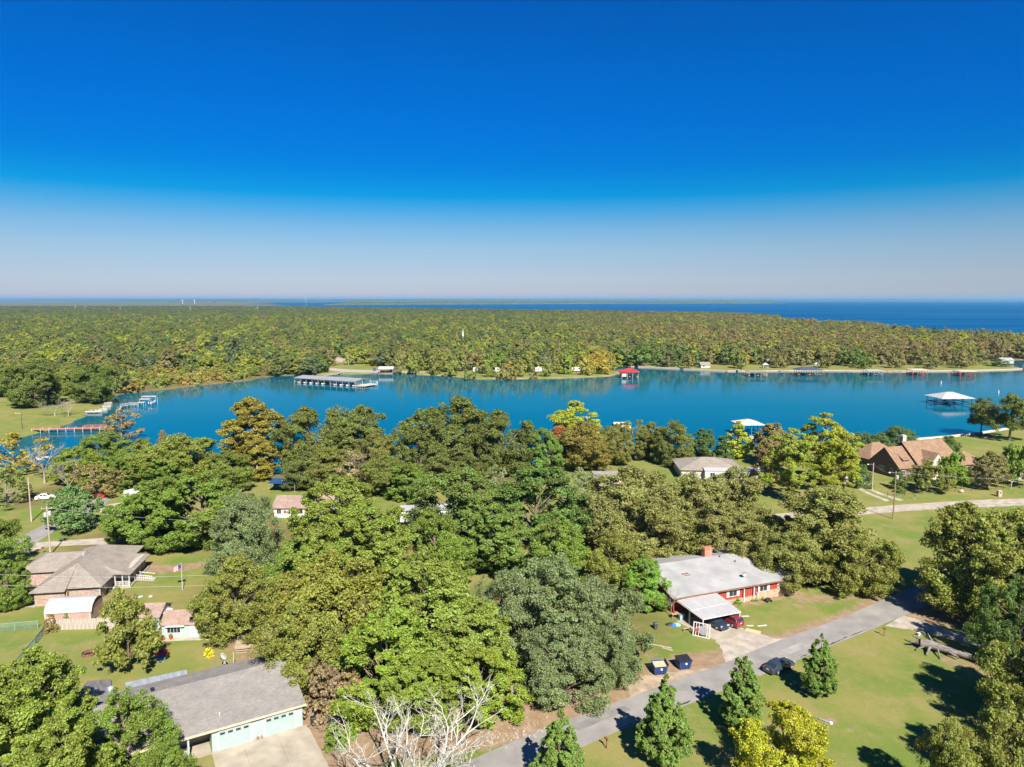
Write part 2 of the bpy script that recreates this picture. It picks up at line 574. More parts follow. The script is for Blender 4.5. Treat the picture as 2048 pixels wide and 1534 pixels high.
def ground_material():
    m, n, l, b = new_mat('ground_grass')
    b.inputs['Roughness'].default_value = 0.95
    b.inputs['Specular IOR Level'].default_value = 0.1
    tc = n.new('ShaderNodeTexCoord')

    def noise(scale, detail=6, rough=0.6, st=None):
        z = n.new('ShaderNodeTexNoise')
        z.inputs['Scale'].default_value = scale
        z.inputs['Detail'].default_value = detail
        z.inputs['Roughness'].default_value = rough
        if st:
            mp = n.new('ShaderNodeMapping')
            mp.inputs['Scale'].default_value = st
            mp.inputs['Rotation'].default_value = (0, 0, 0.6)
            l.new(tc.outputs['Object'], mp.inputs[0])
            l.new(mp.outputs[0], z.inputs['Vector'])
        else:
            l.new(tc.outputs['Object'], z.inputs['Vector'])
        return z.outputs[0]

    def rng_(s, a, c, lo=0.0, hi=1.0):
        r = n.new('ShaderNodeMapRange')
        r.inputs[1].default_value, r.inputs[2].default_value = a, c
        r.inputs[3].default_value, r.inputs[4].default_value = lo, hi
        l.new(s, r.inputs[0])
        return r.outputs[0]

    def mixc(f, a, c, mode='MIX'):
        x = n.new('ShaderNodeMix')
        x.data_type = 'RGBA'
        x.blend_type = mode
        for s, v in ((0, f), (6, a), (7, c)):
            if isinstance(v, tuple): x.inputs[s].default_value = (*v, 1)
            elif isinstance(v, (int, float)): x.inputs[s].default_value = v
            else: l.new(v, x.inputs[s])
        return x.outputs[2]

    def att(nm):
        a = n.new('ShaderNodeAttribute')
        a.attribute_name = nm
        return a.outputs['Fac']

    def mul(a, c, op='MULTIPLY'):
        x = n.new('ShaderNodeMath')
        x.operation = op
        x.use_clamp = True
        for i, v in enumerate((a, c)):
            if isinstance(v, (int, float)): x.inputs[i].default_value = v
            else: l.new(v, x.inputs[i])
        return x.outputs[0]
    g = mixc(rng_(noise(0.075, 9, 0.66), 0.41, 0.59), (0.128, 0.178, 0.036), (0.212, 0.200, 0.064))       # green lawn / drier lawn
    g = mixc(mul(rng_(noise(0.20, 10, 0.74), 0.49, 0.68), 0.72), g, (0.27, 0.21, 0.10))                    # straw patches
    g = mixc(mul(rng_(noise(0.9, 6, 0.65), 0.55, 0.75), 0.35), g, (0.09, 0.135, 0.022))
    g = mixc(rng_(noise(6.0, 5, 0.8), 0.25, 0.8), mixc(1.0, g, (0.66, 0.68, 0.62), 'MULTIPLY'), mixc(1.0, g, (1.28, 1.25, 1.25), 'MULTIPLY'))
    earth = mixc(rng_(noise(0.8, 8, 0.65), 0.3, 0.7), (0.23, 0.15, 0.085), (0.34, 0.26, 0.175))
    earth = mixc(rng_(noise(7.0, 4, 0.7), 0.3, 0.75), mixc(1.0, earth, (0.75, 0.72, 0.7), 'MULTIPLY'), earth)
    df = rng_(mul(att('dirt'), mul(noise(0.55, 7, 0.7), 0.55, 'SUBTRACT'), 'ADD'), 0.35, 0.62)
    df2 = n.new('ShaderNodeMath')
    df2.operation = 'ADD'
    l.new(att('dirt'), df2.inputs[0])
    nn = n.new('ShaderNodeMath')
    nn.operation = 'MULTIPLY_ADD'
    nn.inputs[1].default_value = 1.3
    nn.inputs[2].default_value = -0.65
    l.new(noise(0.5, 8, 0.7), nn.inputs[0])
    l.new(nn.outputs[0], df2.inputs[1])
    dfac = rng_(df2.outputs[0], 0.35, 0.65)
    # no bare earth where the mask is zero
    dfac = mul(dfac, rng_(att('dirt'), 0.02, 0.2))
    litter = mixc(rng_(noise(0.35, 8, 0.7), 0.35, 0.65), (0.085, 0.090, 0.026), (0.18, 0.13, 0.06))
    c = mixc(rng_(att('wood'), 0.15, 0.85), g, litter)
    c = mixc(dfac, c, earth)
    l.new(c, b.inputs['Base Color'])
    bp = n.new('ShaderNodeBump')
    bp.inputs['Strength'].default_value = 0.6
    bp.inputs['Distance'].default_value = 0.08
    l.new(noise(9.0, 4, 0.8), bp.inputs['Height'])
    l.new(bp.outputs[0], b.inputs['Normal'])
    return m


gme = np_mesh('ground', np.stack([GX, GY, GZ], 1), F, ground_material(), {'dirt': dirt, 'wood': wood}, smooth=True)
ground = link(bpy.data.objects.new('ground', gme))
tag(ground, kind='structure')


def water_material(name, body, wave, wave_strength, rough, dist, spec):
    m, n, l, b = new_mat(name)
    b.inputs['Base Color'].default_value = (*body, 1)
    b.inputs['Roughness'].default_value = rough
    b.inputs['IOR'].default_value = 1.33
    b.inputs['Specular IOR Level'].default_value = spec
    tc = n.new('ShaderNodeTexCoord')
    mp = n.new('ShaderNodeMapping')
    mp.inputs['Scale'].default_value = (0.55, 1.0, 1.0)
    mp.inputs['Rotation'].default_value = (0, 0, 0.2)
    l.new(tc.outputs['Object'], mp.inputs[0])
    z1 = n.new('ShaderNodeTexNoise')
    z1.inputs['Scale'].default_value = wave
    z1.inputs['Detail'].default_value = 3
    l.new(mp.outputs[0], z1.inputs['Vector'])
    # calm and ruffled patches
    z2 = n.new('ShaderNodeTexNoise')
    z2.inputs['Scale'].default_value = 0.012
    z2.inputs['Detail'].default_value = 4
    l.new(mp.outputs[0], z2.inputs['Vector'])
    r = n.new('ShaderNodeMapRange')
    r.inputs[1].default_value, r.inputs[2].default_value = 0.35, 0.65
    r.inputs[3].default_value, r.inputs[4].default_value = wave_strength * 0.45, wave_strength
    l.new(z2.outputs[0], r.inputs[0])
    bp = n.new('ShaderNodeBump')
    bp.inputs['Distance'].default_value = dist
    l.new(r.outputs[0], bp.inputs['Strength'])
    l.new(z1.outputs[0], bp.inputs['Height'])
    l.new(bp.outputs[0], b.inputs['Normal'])
    return m


def wind_lanes(m, lo, hi, c0, c1):
    n, l = m.node_tree.nodes, m.node_tree.links
    b = n['Principled BSDF']
    tc = n.new('ShaderNodeTexCoord')
    mp = n.new('ShaderNodeMapping')
    mp.inputs['Scale'].default_value = (0.15, 1.0, 1.0)
    l.new(tc.outputs['Object'], mp.inputs[0])
    z = n.new('ShaderNodeTexNoise')
    z.inputs['Scale'].default_value = 0.006
    z.inputs['Detail'].default_value = 6
    l.new(mp.outputs[0], z.inputs['Vector'])
    r = n.new('ShaderNodeMapRange')
    r.inputs[1].default_value, r.inputs[2].default_value = 0.35, 0.65
    r.inputs[3].default_value, r.inputs[4].default_value = lo, hi
    l.new(z.outputs[0], r.inputs[0])
    l.new(r.outputs[0], b.inputs['Roughness'])
    x = n.new('ShaderNodeMix')
    x.data_type = 'RGBA'
    x.inputs[6].default_value, x.inputs[7].default_value = (*c0, 1), (*c1, 1)
    r2 = n.new('ShaderNodeMapRange')
    r2.inputs[1].default_value, r2.inputs[2].default_value = 0.4, 0.6
    l.new(z.outputs[0], r2.inputs[0])
    l.new(r2.outputs[0], x.inputs[0])
    l.new(x.outputs[2], b.inputs['Base Color'])


M_COVE = water_material('cove_water', (0.0, 0.086, 0.130), 1.6, 0.45, 0.05, 0.055, 0.2)
M_LAKE = water_material('lake_water', (0.0, 0.062, 0.165), 0.25, 1.0, 0.45, 1.6, 0.05)
wind_lanes(M_LAKE, 0.30, 0.60, (0.0, 0.072, 0.175), (0.0, 0.055, 0.155))
w = MB()
w.quad((-900, 120, WATER_Z), (2400, 120, WATER_Z), (2400, 690, WATER_Z), (-900, 690, WATER_Z))
tag(w.build('cove_water', M_COVE), kind='structure')
w = MB()
ylk = 690.0
w.quad((-18000, ylk, WATER_Z), (60000, ylk, WATER_Z), (60000, 75000, WATER_Z), (-18000, 75000, WATER_Z))
tag(w.build('lake_water', M_LAKE), kind='structure')


# roads: sheets a few millimetres proud of the ground, edges softly broken
def strip(name, left, right, m, z, sub=4, jitter=0.06, z2=None):
    L, R = [G(x, y) for x, y in left], [G(x, y) for x, y in right]
    assert len(L) == len(R)
    mb = MB()
    rows = []
    rr = random.Random(len(name) * 7 + len(left))
    for i in range(len(L) - 1):
        for k in range(sub):
            t = k / sub
            rows.append((L[i].lerp(L[i + 1], t), R[i].lerp(R[i + 1], t)))
    rows.append((L[-1], R[-1]))
    for a, c in rows:
        e = (c - a).normalized()
        a2, c2 = a + e * rr.uniform(-jitter, jitter), c + e * rr.uniform(-jitter, jitter)
        for t in (0, 0.33, 0.67, 1):
            p = a2.lerp(c2, t)
            mb.v.append((p.x, p.y, z))
    for i in range(len(rows) - 1):
        for k in range(3):
            q = i * 4 + k
            mb.f.append((q, q + 1, q + 5, q + 4))
    o = mb.build(name, m)
    return tag(o, kind='structure')


M_CRACK = mat('tar_crack', (0.05, 0.048, 0.045), 0.9, var=0.2)
M_ASPH = mat('worn_asphalt', (0.235, 0.222, 0.206), 0.9, var=0.1, scale=0.35, bump=0.25, spec=0.2, detail=9)
M_GRAV = mat('pale_gravel', (0.36, 0.315, 0.26), 0.95, var=0.14, scale=0.6, bump=0.5, spec=0.1, detail=10)
M_CONC = mat('driveway_concrete', (0.34, 0.30, 0.235), 0.9, var=0.12, scale=0.5, bump=0.15, spec=0.2, detail=9)
M_DIRT = mat('packed_dirt', (0.33, 0.26, 0.185), 0.95, var=0.16, scale=0.7, bump=0.5, spec=0.1, detail=10)
strip('road', [(790, 1590), (928, 1526), (1092, 1455), (1300, 1380), (1450, 1325), (1542, 1287), (1700, 1229), (1785, 1191), (1880, 1150), (2010, 1102), (2250, 1030)],
      [(985, 1590), (1080, 1534), (1235, 1462), (1381, 1407), (1516, 1353), (1600, 1318), (1754, 1254), (1830, 1222), (1900, 1190), (2040, 1136), (2290, 1055)], M_ASPH, 0.012)
strip('gravel_drive', [(1806, 1231), (1840, 1240), (1869, 1247), (1928, 1267), (2048, 1302), (2160, 1330)], [(1770, 1252), (1818, 1259), (1860, 1268), (1902, 1278), (2030, 1316), (2140, 1352)], M_GRAV, 0.008, jitter=0.15)
strip('gravel_road', [(2300, 985), (2048, 997), (1980, 999), (1900, 1003), (1820, 1008), (1740, 1014), (1640, 1022), (1500, 1031), (1330, 1036), (1180, 1040)],
      [(2300, 998), (2048, 1011), (1970, 1014), (1880, 1018), (1800, 1023), (1720, 1030), (1620, 1036), (1490, 1044), (1330, 1049), (1180, 1054)], M_GRAV, 0.009, jitter=0.2)
strip('wheel_track', [(1690, 968), (1715, 978), (1740, 990), (1772, 1003)], [(1694, 966), (1720, 976), (1746, 988), (1779, 1001)], M_GRAV, 0.006, jitter=0.1)
strip('wheel_track', [(1706, 965), (1730, 975), (1756, 988), (1800, 1002)], [(1710, 963), (1735, 973), (1762, 986), (1808, 1000)], M_GRAV, 0.006, jitter=0.1)
strip('village_road', [(-60, 1126), (18, 1087), (59, 1064), (102, 1042), (150, 1018), (176, 1003), (186, 994)], [(-40, 1150), (20, 1117), (75, 1084), (117, 1057), (175, 1030), (205, 1012), (222, 998)], M_ASPH, 0.012)
strip('side_drive', [(72, 1085), (130, 1081), (205, 1076), (260, 1074)], [(40, 1108), (100, 1093), (188, 1089), (260, 1088)], M_GRAV, 0.008, jitter=0.12)
strip('parking_pad', [(196, 1013), (232, 1006), (250, 1005)], [(200, 1025), (230, 1024), (250, 1024)], M_GRAV, 0.016)
strip('camp_road', [(560, 733), (640, 734), (700, 739), (760, 741), (850, 742)], [(560, 737), (640, 739), (690, 744), (760, 746), (850, 745)], M_GRAV, 0.009)
strip('camp_pad', [(672, 714), (700, 714), (706, 722)], [(655, 724), (690, 724), (712, 727)], M_GRAV, 0.007)
strip('brick_house_drive', [(1935, 966), (2000, 950), (2080, 945)], [(1960, 972), (2010, 962), (2090, 960)], M_CONC, 0.008)
strip('dirt_forecourt', [(1255, 1375), (1290, 1352), (1330, 1345), (1400, 1338)], [(1262, 1395), (1310, 1375), (1360, 1358), (1420, 1336)], M_DIRT, 0.005, jitter=0.3)

strip('road_crack', [(1600, 1314.5), (1640, 1297), (1690, 1275), (1740, 1255.5)], [(1601, 1315.5), (1641, 1298), (1691, 1276), (1741, 1256.5)], M_CRACK, 0.016, sub=8, jitter=0.12)
strip('road_crack', [(1236, 1458), (1300, 1433), (1381, 1401.5)], [(1237, 1459), (1301, 1434), (1382, 1402.5)], M_CRACK, 0.016, sub=10, jitter=0.12)
strip('road_patch', [(1140, 1452), (1200, 1428), (1250, 1410)], [(1158, 1462), (1214, 1438), (1262, 1420)], mat('asphalt_patch', (0.19, 0.18, 0.17), 0.9, var=0.12, scale=0.6, bump=0.3), 0.016, sub=4, jitter=0.1)
strip('road_patch', [(1560, 1300), (1610, 1282)], [(1580, 1308), (1628, 1289)], mat('asphalt_patch_pale', (0.28, 0.265, 0.245), 0.9, var=0.12, scale=0.6, bump=0.3), 0.016, sub=4, jitter=0.1)
# ------------------------------------------------------------------ vegetation
LEAF_GAIN = 1.34


def leaf_mat(name, instancer=False, trans=0.36, vary=1.0):
    m, n, l, b = new_mat(name)
    b.inputs['Roughness'].default_value = 0.55
    b.inputs['Specular IOR Level'].default_value = 0.25
    if instancer:
        a = n.new('ShaderNodeAttribute')
        a.attribute_type = 'INSTANCER'
        a.attribute_name = 'tint'
        col = a.outputs['Color']
    else:
        oi = n.new('ShaderNodeObjectInfo')
        col = oi.outputs['Color']
    lv = n.new('ShaderNodeAttribute')
    lv.attribute_name = 'lv'
    cv = n.new('ShaderNodeAttribute')
    cv.attribute_name = 'cv'

    def mr(s, a0, a1, b0, b1):
        r = n.new('ShaderNodeMapRange')
        for i, v in enumerate((a0, a1, b0, b1)): r.inputs[i + 1].default_value = v
        l.new(s, r.inputs[0])
        return r.outputs[0]
    hs = n.new('ShaderNodeHueSaturation')
    l.new(col, hs.inputs['Color'])
    l.new(mr(cv.outputs['Fac'], 0, 1, 0.482, 0.512), hs.inputs['Hue'])
    l.new(mr(lv.outputs['Fac'], 0, 1, 1.08, 0.92), hs.inputs['Saturation'])
    ad = n.new('ShaderNodeMath')
    ad.operation = 'MULTIPLY'
    l.new(mr(cv.outputs['Fac'], 0, 1, LEAF_GAIN * (1 - .22 * vary), LEAF_GAIN * (1 + .22 * vary)), ad.inputs[0])
    l.new(mr(lv.outputs['Fac'], 0, 1, 1 - .28 * vary, 1 + .28 * vary), ad.inputs[1])
    l.new(ad.outputs[0], hs.inputs['Value'])
    l.new(hs.outputs[0], b.inputs['Base Color'])
    tr = n.new('ShaderNodeBsdfTranslucent')
    tm = n.new('ShaderNodeMix')
    tm.data_type = 'RGBA'
    tm.blend_type = 'MULTIPLY'
    tm.inputs[0].default_value = 1
    tm.inputs[7].default_value = (1.3, 1.25, 0.6, 1)
    l.new(hs.outputs[0], tm.inputs[6])
    l.new(tm.outputs[2], tr.inputs['Color'])
    mx = n.new('ShaderNodeMixShader')
    mx.inputs[0].default_value = trans
    l.new(b.outputs[0], mx.inputs[1])
    l.new(tr.outputs[0], mx.inputs[2])
    l.new(mx.outputs[0], n['Material Output'].inputs['Surface'])
    return m


M_LEAF = leaf_mat('leaf')
M_LEAF_FAR = leaf_mat('leaf_in_wood', instancer=True, vary=0.5)
M_BARK = mat('bark', (0.17, 0.135, 0.10), 0.95, var=0.2, scale=2.0, bump=0.6, spec=0.1, stretch=(1, 1, 0.25))
M_PINEBARK = mat('reddish_pine_bark', (0.24, 0.155, 0.105), 0.95, var=0.2, scale=2.0, bump=0.5, spec=0.1, stretch=(1, 1, 0.25))
M_PALE = mat('pale_bark', (0.30, 0.265, 0.215), 0.9, var=0.2, scale=1.2, bump=0.4, spec=0.1, stretch=(1, 1, 0.3))
M_DEAD = mat('bleached_wood', (0.46, 0.435, 0.39), 0.85, var=0.16, scale=1.0, bump=0.4, spec=0.15, stretch=(1, 1, 0.3))

PROFILE = {  # crown radius fraction by height fraction of the crown
    'oak': lambda t: (1 - abs((t - 0.40) / 0.62) ** 2.3) ** 0.5 if abs((t - 0.40) / 0.62) < 1 else 0.05,
    'gum': lambda t: (1 - abs((t - 0.34) / 0.68) ** 1.9) ** 0.55 if abs((t - 0.34) / 0.68) < 1 else 0.05,
    'live': lambda t: (1 - abs((t - 0.36) / 0.66) ** 2.6) ** 0.5 if abs((t - 0.36) / 0.66) < 1 else 0.05,
    'pear': lambda t: max(0.05, min(1.0, 0.50 + 2.4 * t, 1.36 * (1 - t) ** 0.72)),
    'pine': lambda t: max(0.08, min(1.0, 0.55 + 1.3 * t) * (1 - t ** 2.4) ** 0.6),
    'cone': lambda t: max(0.06, min(1.0, 0.6 + 2.0 * t) * (1 - t) ** 0.8 * 1.2),
    'shrub': lambda t: max(0.2, (1 - t ** 2.2) ** 0.5),
}


def make_crown(seed, prof, H, R, z0, lobes, subs, leaves, leaf, lr=(0.26, 0.44), sr=(0.24, 0.42), uneven=0.18, flat=0.85, gap=0.0, nr=0.75, tips=0.18, taper=0.28):
    """a crown of big lobes, each covered with leafy clumps, each clump a cloud of leaf-sized faces"""
    r = np.random.default_rng(seed)
    pf = PROFILE[prof]
    w = np.array([pf(x) for x in np.linspace(0, 1, 60)]) ** 1.1 + 0.05
    cdf = np.cumsum(w) / w.sum()
    t = np.interp((np.arange(lobes) + r.random(lobes)) / lobes, cdf, np.linspace(0, 1, 60))
    az = (np.arange(lobes) * 2.39996 + r.normal(0, 0.45, lobes)) % (2 * np.pi)
    ph = r.random(4) * 6.28
    un = 1 + uneven * (np.sin(2 * az + ph[0] + 2 * t) * 0.7 + np.sin(3 * az + ph[1] - 4 * t) * 0.6 + r.normal(0, 0.45, lobes))
    LR = R * r.uniform(lr[0], lr[1], lobes) * (1 - taper + taper * np.array([pf(x) for x in t]))
    pr = np.array([pf(x) for x in t]) * R * un
    rad = np.maximum(0, pr - LR * 0.8) * np.where(r.random(lobes) < 0.24, r.uniform(0.15, 0.7, lobes), r.uniform(0.86, 1.04, lobes))
    LC = np.stack([rad * np.cos(az), rad * np.sin(az), z0 + t * (H - z0) - LR * 0.55 * flat], 1)
    LC[:, 2] = np.maximum(LC[:, 2], z0 + LR * 0.25)
    # clumps on the lobes, mostly on the side turned away from the trunk
    n1 = lobes * subs
    li = np.repeat(np.arange(lobes), subs)
    d = r.normal(size=(n1, 3))
    out = LC[li] - np.array([0, 0, z0 + 0.30 * (H - z0)])
    out /= np.linalg.norm(out, axis=1)[:, None] + 1e-6
    d += out * 0.75
    d /= np.linalg.norm(d, axis=1)[:, None]
    ext = np.where(r.random(n1) < tips, r.uniform(1.0, 1.28, n1), r.uniform(0.55, 1.0, n1))
    SR = LR[li] * r.uniform(sr[0], sr[1], n1)
    SC = LC[li] + d * (LR[li] * ext)[:, None] * np.array([1, 1, flat])
    SC[:, 2] = np.maximum(SC[:, 2], z0 * 0.55 + SR * 0.3)
    keep = r.random(n1) >= gap
    SC, SR, li = SC[keep], SR[keep], li[keep]
    n1 = len(SC)
    n = n1 * leaves
    ci = np.repeat(np.arange(n1), leaves)
    u = r.normal(size=(n, 3))
    u /= np.linalg.norm(u, axis=1)[:, None]
    low = (u[:, 2] < -0.35) & (r.random(n) < 0.45)
    u[:, 2] = np.where(low, -u[:, 2], u[:, 2])
    P = SC[ci] + u * (SR[ci] * (0.25 + 0.9 * r.random(n) ** 0.6))[:, None] * np.array([1, 1, 0.85])
    o2 = P - np.array([0, 0, z0 + 0.30 * (H - z0)])
    o2 /= np.linalg.norm(o2, axis=1)[:, None] + 1e-6
    N = u * 0.55 + o2 * 0.5 + r.normal(size=(n, 3)) * nr + np.array([0, 0, 0.18])
    N /= np.linalg.norm(N, axis=1)[:, None]
    A = np.cross(N, r.normal(size=(n, 3)))
    A /= np.linalg.norm(A, axis=1)[:, None] + 1e-6
    B = np.cross(N, A)
    s = leaf * r.uniform(0.55, 1.4, n)
    a, b = A * s[:, None] * 0.5, B * (s * r.uniform(0.45, 0.8, n))[:, None] * 0.5
    bend = N * (s * 0.12)[:, None]
    V = np.stack([P - a - bend, P + b, P + a - bend, P - b], 1).reshape(-1, 3)
    Fq = np.arange(4 * n).reshape(-1, 4)
    lv = np.repeat(r.random(n), 4)
    cvv = np.repeat((0.45 * r.random(lobes)[li] + 0.55 * r.random(n1))[ci], 4)
    return V, Fq, {'lv': lv, 'cv': cvv}, LC, LR, SC, li


def limb(mb, p0, p1, r0, r1, rnd, seg=4, sag=0.12, n=6):
    p0, p1 = Vector(p0), Vector(p1)
    L = (p1 - p0).length
    prev, pr_ = p0, r0
    for i in range(1, seg + 1):
        t = i / seg
        q = p0.lerp(p1, t) + Vector((rnd.uniform(-1, 1), rnd.uniform(-1, 1), rnd.uniform(-.3, 1.0))) * (L * sag * math.sin(t * math.pi) * 0.6)
        rr2 = r0 + (r1 - r0) * t
        mb.tube(prev, q, pr_, rr2, n, cap=(i == seg))
        prev, pr_ = q, rr2


def make_trunk(seed, H, z0, C, crad, r0, nl=16, lead=0.62, n=7, fork=0.16, SC=None, li=None):
    rnd = random.Random(seed)
    mb = MB()
    top = Vector((rnd.uniform(-.03, .03) * H, rnd.uniform(-.03, .03) * H, z0 + (H - z0) * lead))
    mb.tube((0, 0, -0.3), (0, 0, 0.25), r0 * 1.5, r0 * 1.05, n, cap=False)
    limb(mb, (0, 0, 0.25), top, r0 * 1.05, r0 * 0.35, rnd, 5, 0.03, n)
    idx = sorted(range(len(C)), key=lambda i: -crad[i] * (0.5 + rnd.random()))[:nl]
    for i in idx:
        c = Vector(C[i])
        hz = min(max(z0 * 0.7, c.z - 0.45 * math.hypot(c.x, c.y) - fork * H), top.z * 0.97)
        s = Vector((top.x * hz / top.z, top.y * hz / top.z, hz))
        limb(mb, s, c, r0 * rnd.uniform(0.28, 0.48), r0 * 0.10, rnd, 4, 0.13, 5)
    if SC is not None:
        for k in range(0, len(SC), 3):
            limb(mb, C[li[k]], SC[k], r0 * 0.11, r0 * 0.035, rnd, 2, 0.15, 3)
    return mb


def branchy(mb, p, d, L, r, depth, rnd, spread=0.6, n=6, up=0.1, kids=3, shrink=0.72):
    seg = 3
    q = Vector(p)
    dd = Vector(d).normalized()
    for i in range(seg):
        dd = (dd + Vector((rnd.uniform(-1, 1), rnd.uniform(-1, 1), rnd.uniform(-.6, 1) + up)) * 0.17).normalized()
        q2 = q + dd * (L / seg)
        mb.tube(q, q2, r * (1 - 0.14 * i), r * (1 - 0.14 * (i + 1)), n, cap=(i == seg - 1 and depth == 0))
        q = q2
        if depth > 0 and i < seg - 1 and rnd.random() < 0.75:
            e = (dd + Vector((rnd.gauss(0, 1), rnd.gauss(0, 1), rnd.gauss(0, .6) + up)) * spread).normalized()
            branchy(mb, q, e, L * shrink * rnd.uniform(.6, .95), r * 0.55, depth - 1, rnd, spread, max(4, n - 1), up, kids, shrink)
    if depth > 0:
        for _ in range(kids - 1):
            e = (dd + Vector((rnd.gauss(0, 1), rnd.gauss(0, 1), rnd.gauss(0, .6) + up)) * spread).normalized()
            branchy(mb, q, e, L * shrink * rnd.uniform(.75, 1.05), r * 0.6, depth - 1, rnd, spread, max(4, n - 1), up, kids, shrink)


TEMPL = {}


def template(kind, var):
    key = (kind, var)
    if key in TEMPL: return TEMPL[key]
    s = sum(ord(c) * (i + 3) for i, c in enumerate(kind)) + 97 * var
    P = dict(  # H, R, z0, prof, clumps, leaves, leaf, kwargs, trunk radius, limbs
        # height, radius, crown base, profile, lobes, clumps per lobe, leaves per clump, leaf size
        oak=(13, 6.5, 2.2, 'oak', 34, 15, 120, 0.29, dict(lr=(0.25, 0.42)), 0.34, 99),
        gum=(15, 6.2, 1.4, 'gum', 40, 14, 112, 0.30, dict(lr=(0.22, 0.36), uneven=0.12), 0.30, 99),
        live=(11, 6.8, 1.0, 'live', 38, 16, 105, 0.24, dict(lr=(0.22, 0.36), uneven=0.12), 0.36, 99),
        pear=(10, 3.0, 1.3, 'pear', 44, 13, 96, 0.23, dict(lr=(0.24, 0.36), uneven=0.04, flat=1.2, tips=0.12, taper=0.72), 0.13, 99),
        pine=(20, 6.2, 4.5, 'pine', 34, 13, 90, 0.34, dict(lr=(0.22, 0.38), uneven=0.28, flat=0.62, gap=0.06), 0.30, 99),
        syc=(20, 6.8, 2.5, 'gum', 50, 14, 90, 0.38, dict(lr=(0.20, 0.34), uneven=0.12, gap=0.03), 0.36, 99),
        cone=(14, 3.8, 1.5, 'cone', 28, 12, 60, 0.33, dict(lr=(0.26, 0.42), uneven=0.12, tips=0.2, taper=0.65), 0.22, 99),
        open=(13, 6.0, 4.6, 'oak', 24, 14, 110, 0.30, dict(uneven=0.25, gap=0.1), 0.30, 99),
        small=(6, 3.0, 1.6, 'oak', 22, 12, 62, 0.24, dict(uneven=0.2, gap=0.06), 0.10, 99),
        thin=(9, 4.0, 1.2, 'oak', 26, 12, 36, 0.28, dict(lr=(0.2, 0.34), uneven=0.28, gap=0.25), 0.16, 99),
        shrub=(2.2, 1.5, 0.0, 'shrub', 14, 9, 40, 0.16, dict(lr=(0.3, 0.5), uneven=0.15), 0.06, 8),
        far=(12, 5.6, 1.6, 'oak', 18, 9, 30, 0.62, dict(nr=0.18, uneven=0.22), 0.30, 7),
        farpine=(14, 4.2, 2.5, 'gum', 16, 9, 28, 0.58, dict(nr=0.18, uneven=0.25), 0.25, 6),
        farshrub=(4, 3.2, 0.0, 'shrub', 11, 7, 24, 0.45, dict(nr=0.18, uneven=0.25), 0.1, 4),
    )[kind]
    H, R, z0, prof, nc, ns_, nl, leaf, kw, tr, limbs = P
    V, Fq, at, C, crad, SC, li = make_crown(s, prof, H, R, z0, nc, ns_, nl, leaf, **kw)
    crown = np_mesh(kind + '_crown', V, Fq, M_LEAF, at)
    bark = M_PALE if kind in ('syc', 'thin') else M_BARK
    lead = {'pear': 0.85, 'pine': 0.93, 'cone': 0.9, 'syc': 0.85}.get(kind, 0.62)
    trunk = make_trunk(s, H, max(z0, 0.3), C, crad, tr, limbs, lead, 7 if not kind.startswith('far') else 5,
                       fork=0.1 if kind in ('pine', 'cone', 'pear') else 0.16,
                       SC=None if kind.startswith('far') or kind == 'shrub' else SC, li=li).mesh(kind + '_trunk', bark, smooth=True)
    TEMPL[key] = (crown, trunk, H, R)
    return TEMPL[key]


def plant(name, kind, var, X, Y, h, width, col, label, cat='tree', group=None, rz=None, bark=None, z=0.0):
    crown, trunk, H, R = template(kind, var)
    rnd = random.Random(int(X * 13 + Y * 7))
    e = thing(name, label, cat, (X, Y, z), rnd.uniform(0, 6.28) if rz is None else rz, group)
    e.scale = (width / (2 * R), width / (2 * R), h / H)
    t = link(bpy.data.objects.new('stem' if cat == 'shrub' else 'trunk', trunk), e)
    if bark:
        t.material_slots[0].link = 'OBJECT'
        t.material_slots[0].material = bark
    c = link(bpy.data.objects.new('foliage' if cat == 'shrub' else 'crown', crown), e)
    c.color = (*bst(tuple(col)), 1)
    return e


def bare(name, seed, X, Y, h, width, label, m, depth=4, L=0.32, r=0.02, kids=3, spread=0.55, stems=1, cat='tree', up=0.12):
    rnd = random.Random(seed)
    e = thing(name, label, cat, (X, Y, 0))
    mb, mt = MB(), MB()
    for k in range(stems):
        a = 6.28 * k / stems + rnd.random()
        lean = Vector((math.cos(a), math.sin(a), 1.6)) if stems > 1 else Vector((0, 0, 1))
        b0 = Vector((0, 0, -0.2))
        b1 = b0 + lean.normalized() * h * 0.24
        mt.tube(b0, b1, r * h * 1.3, r * h, 8, cap=False)
        for _ in range(3 if stems > 1 else 4):
            d = (lean.normalized() + Vector((rnd.gauss(0, 1), rnd.gauss(0, 1), rnd.uniform(-.1, .6))) * spread)
            branchy(mb, b1, d, h * L, r * h * 0.62, depth - 1, rnd, spread, 6, up, kids)
    pts = np.array(mb.v)
    sx = width / 2 / max(1e-3, np.percentile(np.hypot(pts[:, 0], pts[:, 1]), 97))
    sz = h / pts[:, 2].max()
    for B in (mb, mt):
        B.v = [(x * sx, y * sx, z_ * sz) for x, y, z_ in B.v]
    mt.build('trunk', m, e, smooth=True)
    mb.build('branches', m, e, smooth=True)
    return e


# colours (albedo)
BRIGHT, MID, DARK = (0.172, 0.222, 0.038), (0.140, 0.205, 0.034), (0.092, 0.150, 0.036)
OLIVE, KHAKI, GREYG = (0.180, 0.202, 0.042), (0.190, 0.200, 0.062), (0.155, 0.200, 0.085)
GOLD, YELLOW, RUST, LIME = (0.225, 0.205, 0.034), (0.29, 0.305, 0.026), (0.30, 0.145, 0.045), (0.29, 0.34, 0.035)
OCHRE, SAGE, PEARC = (0.225, 0.195, 0.065), (0.20, 0.235, 0.11), (0.140, 0.215, 0.045)
BOOST = 1.38


